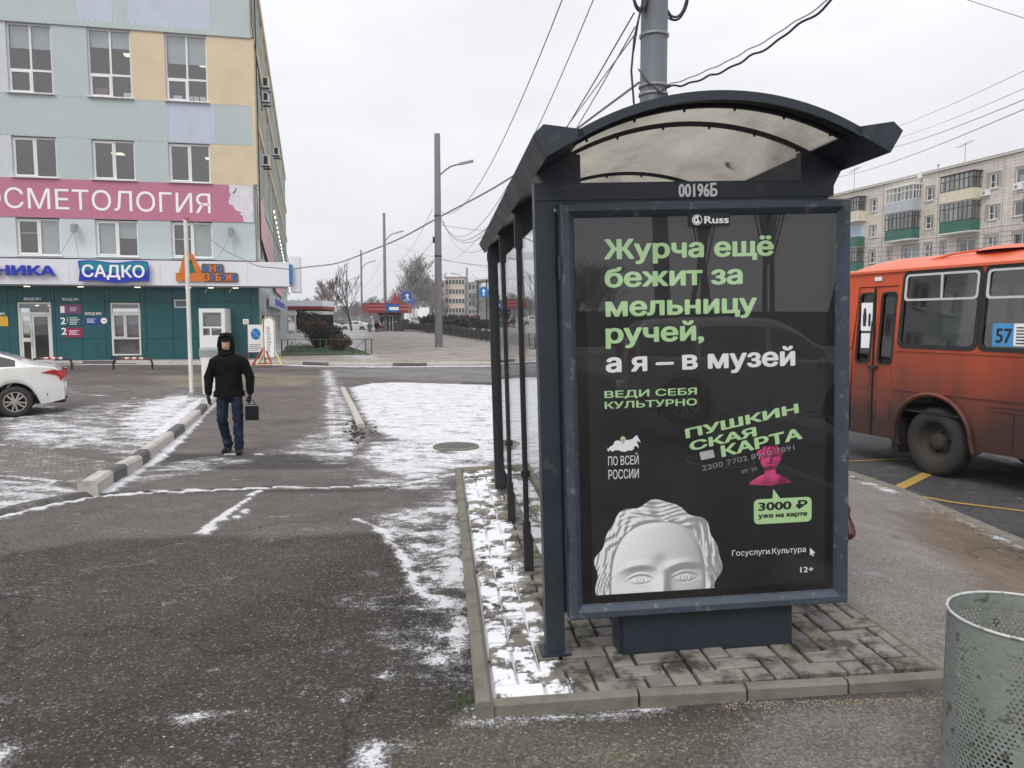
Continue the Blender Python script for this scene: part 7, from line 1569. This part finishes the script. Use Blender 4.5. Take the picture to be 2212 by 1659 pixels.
    blob('jacket',jk,max(vox,.012),jm,p,disp=quilt,smooth_it=2)
    jn=[((-.03,.02,.90),(.04,.02,.90),.13,.13,(1,.88,1)),((hL[0]+.015,hL[1],hL[2]-.03),kL,.092,.080),(kL,(aL[0],aL[1],.13),.078,.066),((hR[0]-.015,hR[1],hR[2]-.03),kR,.092,.080),(kR,(aR[0],aR[1],.12),.078,.066),((aL[0],aL[1],.135),(aL[0],aL[1],.125),.074,.076),((aR[0],aR[1],.135),(aR[0],aR[1],.125),.074,.076)]
    blob('trousers',jn,max(vox,.012),lm,p,disp=(lambda c,n:c+n*(.010*noise.noise(Vector((c.x*9,c.y*9,c.z*16)))+(.006*math.sin(c.z*60+c.x*20) if c.z<.32 or .45<c.z<.6 else 0))) if fine else None,smooth_it=2)
    for nm,a,s in (('boot',aL,-.02),('boot',aR,.015)):
        blob(nm,[((a[0],a[1]+.01,.18),(a[0],a[1]+.005,.06),.062,.060),((a[0],a[1]+.02,.055),(a[0]+s*1.2,a[1]-.16,.045),.056,.044,(1,1,.9)),((a[0],a[1]+.03,.022),(a[0]+s*1.2,a[1]-.175,.022),.026,.026,(1.7,1,1))],.009 if fine else .02,M['leather'],p,smooth_it=1)
    if hood:
        hd=blob('hood',[((-.015,.045,1.60),(-.015,.04,1.70),.112,.112,(1.02,.95,1)),((-.02,.05,1.50),(-.02,.045,1.60),.10,.11),((-.10,-.01,1.53),(-.118,-.045,1.62),.034,.026),((.07,-.01,1.53),(.088,-.045,1.62),.034,.026),((-.118,-.045,1.62),(-.095,-.055,1.735),.026,.026),((.088,-.045,1.62),(.065,-.055,1.735),.026,.026),((-.095,-.055,1.735),(-.015,-.06,1.775),.026,.028),((.065,-.055,1.735),(-.015,-.06,1.775),.026,.028),((-.10,-.02,1.50),(-.015,-.065,1.485),.04,.04),((.07,-.02,1.50),(-.015,-.065,1.485),.04,.04),((-.06,.0,1.75),(.03,.0,1.75),.055,.055)],.010 if fine else .025,jm,p,smooth_it=2)
        blob('cap_visor',[((-.06,-.075,1.695),(.03,-.075,1.695),.012,.012),((-.055,-.10,1.688),(.025,-.10,1.688),.010,.010),((-.08,-.04,1.705),(.05,-.04,1.705),.04,.04),((-.015,-.12,1.683),(-.015,-.08,1.695),.012,.02)],.008 if fine else .02,M['jacket'],p,smooth_it=1)
    p.scale=(scale,)*3
    return p
MX,MY,_z=atZ(500,979,0)
man=make_person('man in black hooded jacket and blue jeans walking with a small bag',M['jacket'],M['jeans'],(MX-.01,MY,float(g(MX,MY))),R(10),vox=.011)
bg_=thing('hand_bag','small black briefcase hanging from the gloved left hand of the walking man','bag',(MX,MY,float(g(MX,MY))),R(10))
MB().bev(.225,.415,-.075,-.005,.50,.735,.012).build('case',M['leather'],bg_); MB().path([(.275,-.04,.725),(.280,-.04,.775),(.305,-.035,.795),(.345,-.04,.79),(.37,-.04,.725)],.007,6).build('handle',M['leather'],bg_); MB().bx(.223,.417,-.079,-.001,.715,.728).build('zip',M['galv'],bg_)
# person hidden by the advert panel, only the maroon bag shows
bt=atY(1846,1066,4.55); bb2=atY(1846,1170,4.55)
M['navycoat']=mat('navy_coat',(.02,.025,.04),.85,var=.2)
hp=make_person('person in a navy coat waiting behind the advert panel, almost wholly hidden',M['navycoat'],M['leather'],(bt[0]-.33,4.75,.47),R(180),vox=.016,coat=.15,scale=.95,fine=True,hands='bare')
hb_=thing('maroon_bag','shiny maroon leather handbag peeping out past the right edge of the advert panel','handbag',(bt[0]-.10,4.55,0),R(10))
z0_,z1_=bb2[2],bt[2]
blob('bag_body',[((-.13,0,z0_+.06),(.05,0,z0_+.06),.06,.06,(1,1.2,1)),((-.10,0,z1_-.10),(.03,0,z1_-.10),.05,.05),((-.13,0,z0_+.10),(-.08,0,z1_-.07),.06,.035),((.055,0,z0_+.09),(.01,0,z1_-.06),.055,.035),((-.04,0,z0_+.1),(-.04,0,z1_-.1),.07,.05)],.010,M['maroon'],hb_,disp=lambda c,n:c+n*.008*noise.noise(c*16),smooth_it=2)
hz=.47+.86*.95
MB().path([(-.09,0,z1_-.05),(-.085,.02,z1_+.12),(-.06,.05,hz-.03),(-.03,.02,z1_+.12),(.0,0,z1_-.05)],.008,6).build('strap',M['maroon'],hb_); MB().path([(.045,-.07,z0_+.06),(.03,-.065,z0_+.15),(.0,-.06,z1_-.1)],.004,5).build('zip',M['galv'],hb_)
# two walkers by the kiosk
q=atY(799,723,96); make_person('person in a grey coat beside the kiosk, left of the two walkers',mat('grey_coat',(.13,.13,.125),.9),M['leather'],q,0,vox=.03,coat=.25,scale=.93,fine=False,hood=True,group='walkers by the kiosk')
q=atY(814,723,97); make_person('person in dark clothes by the kiosk window, right of the grey coated one',M['jacket'],M['leather'],q,0,vox=.03,coat=.1,scale=1.0,fine=False,hood=True,group='walkers by the kiosk')

# ================================================= LITTER BIN
LB=atY(2218,1332,2.2); gz=float(g(LB[0],LB[1])); LR=.205; LH=LB[2]-gz
lb=thing('litter_bin','grey green perforated metal litter bin with peeling paint at the lower right','litter bin',(LB[0],LB[1],gz))
bm=mat('peeling_bin_paint',(.235,.26,.235),.55,.15,var=.14,vs=7,bump=.35,bs=40,dirt=((.38,.39,.40),5,.60,.66,.8)); bm_=bm.node_tree; nn_=bm_.nodes.new('ShaderNodeTexNoise'); nn_.inputs['Scale'].default_value=28; nn_.inputs['Detail'].default_value=6; ge_=bm_.nodes.new('ShaderNodeNewGeometry'); bm_.links.new(ge_.outputs['Position'],nn_.inputs[0]); rr_=bm_.nodes.new('ShaderNodeMapRange'); rr_.inputs[1].default_value=.60; rr_.inputs[2].default_value=.66; rr_.inputs[4].default_value=.75; bm_.links.new(nn_.outputs[0],rr_.inputs[0]); mx_2=bm_.nodes.new('ShaderNodeMixRGB'); mx_2.inputs[2].default_value=(.07,.065,.055,1); pb_=bm_.nodes['Principled BSDF']; bm_.links.new(pb_.inputs['Base Color'].links[0].from_socket,mx_2.inputs[1]); bm_.links.new(rr_.outputs[0],mx_2.inputs[0]); bm_.links.new(mx_2.outputs[0],pb_.inputs['Base Color'])
def hexsheet():
    v=[];f=[];pitch=.0150; n=int(2*math.pi*LR/pitch); pitch=2*math.pi*LR/n; rh=pitch*.8660; top=LH-.055; rows=int((LH-.16)/rh)
    def P(u,z): a=u/LR; return (LR*math.cos(a),LR*math.sin(a),z)
    for j in range(rows):
        z=top-j*rh
        for i in range(n):
            u=(i+.5*(j%2))*pitch; a=u/LR; 
            nz_=noise.noise(Vector((math.cos(a)*1.9,math.sin(a)*1.9,z*4.2+5)))
            seam=abs(((a+.25)%(math.pi/2))-.2)<.075
            solid=seam or nz_>.17+.12*rnd.random()
            o=len(v); hx=[(u+pitch*.5774*math.cos(R(60*k+30)),z+pitch*.5774*math.sin(R(60*k+30))) for k in range(6)]
            v+= [P(*h) for h in hx]
            if solid: f.append(tuple(o+k for k in range(6)))
            else:
                r_=pitch*.335; v+=[P(u+r_*math.cos(R(60*k+30)),z+r_*math.sin(R(60*k+30))) for k in range(6)]
                f+=[(o+k,o+(k+1)%6,o+6+(k+1)%6,o+6+k) for k in range(6)]
    return v,f,top
v,f,tp_=hexsheet(); m_=MB(); m_.v=v; m_.f=f; m_.m=[0]*len(f); 
sho=m_.build('perforated_shell',bm,lb,fixn=False); md=sho.modifiers.new('thickness','SOLIDIFY'); md.thickness=.0022
MB().lathe([(LR,LH-.05),(LR,LH),(LR-.003,LH),(LR-.003,LH-.05)],72).build('top_band',bm,lb,sm=False); MB().lathe([(LR,.0),(LR,.11),(LR-.003,.11),(LR-.003,0),(.001,.004)],72).build('base_band',bm,lb)
rim=[(LR*math.cos(t),LR*math.sin(t),LH) for t in np.linspace(0,2*math.pi,73)[:-1]]; MB().path(rim,.0048,8,closed=True).build('rim',mat('worn_rim',(.50,.51,.49),.5,.2,var=.15,dirt=((.12,.11,.10),30,.55,.6,.6)),lb,sm=True)
MB().bx(.10,.13,-.19,-.18,.30,.305).build('paper_scrap',M['pwhite'],lb) if False else None
sc_=MB()
for k in range(7):
    a=R(rnd.uniform(190,300)); z_=rnd.uniform(.15,.5); w_=rnd.uniform(.008,.022); sc_.add([(LR*1.004*math.cos(a),LR*1.004*math.sin(a),z_),(LR*1.012*math.cos(a+w_/LR),LR*1.012*math.sin(a+w_/LR),z_-w_*.5),(LR*1.004*math.cos(a+w_/LR),LR*1.004*math.sin(a+w_/LR),z_-w_*.9)],[(0,1,2)])
tag(sc_.build('paint_flakes',M['white'],lb,fixn=False),kind='stuff')
# trash lying inside so that the bin is not empty
blob('rubbish',[((.0,.05,.12),(.08,.0,.14),.07,.06),((-.08,-.03,.12),(-.02,.05,.16),.06,.05),((.03,-.09,.12),(.08,-.05,.12),.06,.05)],.012,M['jacket'],lb,disp=lambda c,n:c+n*.012*noise.noise(c*25),smooth_it=1)
# ================================================= THIN WINTER HAZE
hz_=MB().bx(-420,420,-110,420,-1.2,27).build('haze',None); hz_.data.materials.clear()
hm_=bpy.data.materials.new('haze'); hm_.use_nodes=True; t=hm_.node_tree
for n_ in list(t.nodes): t.nodes.remove(n_)
o_=t.nodes.new('ShaderNodeOutputMaterial'); v_=t.nodes.new('ShaderNodeVolumePrincipled'); v_.inputs['Color'].default_value=(.93,.94,.96,1); v_.inputs['Density'].default_value=.0006; t.links.new(v_.outputs[0],o_.inputs['Volume']); hz_.data.materials.append(hm_); tag(hz_,kind='stuff')
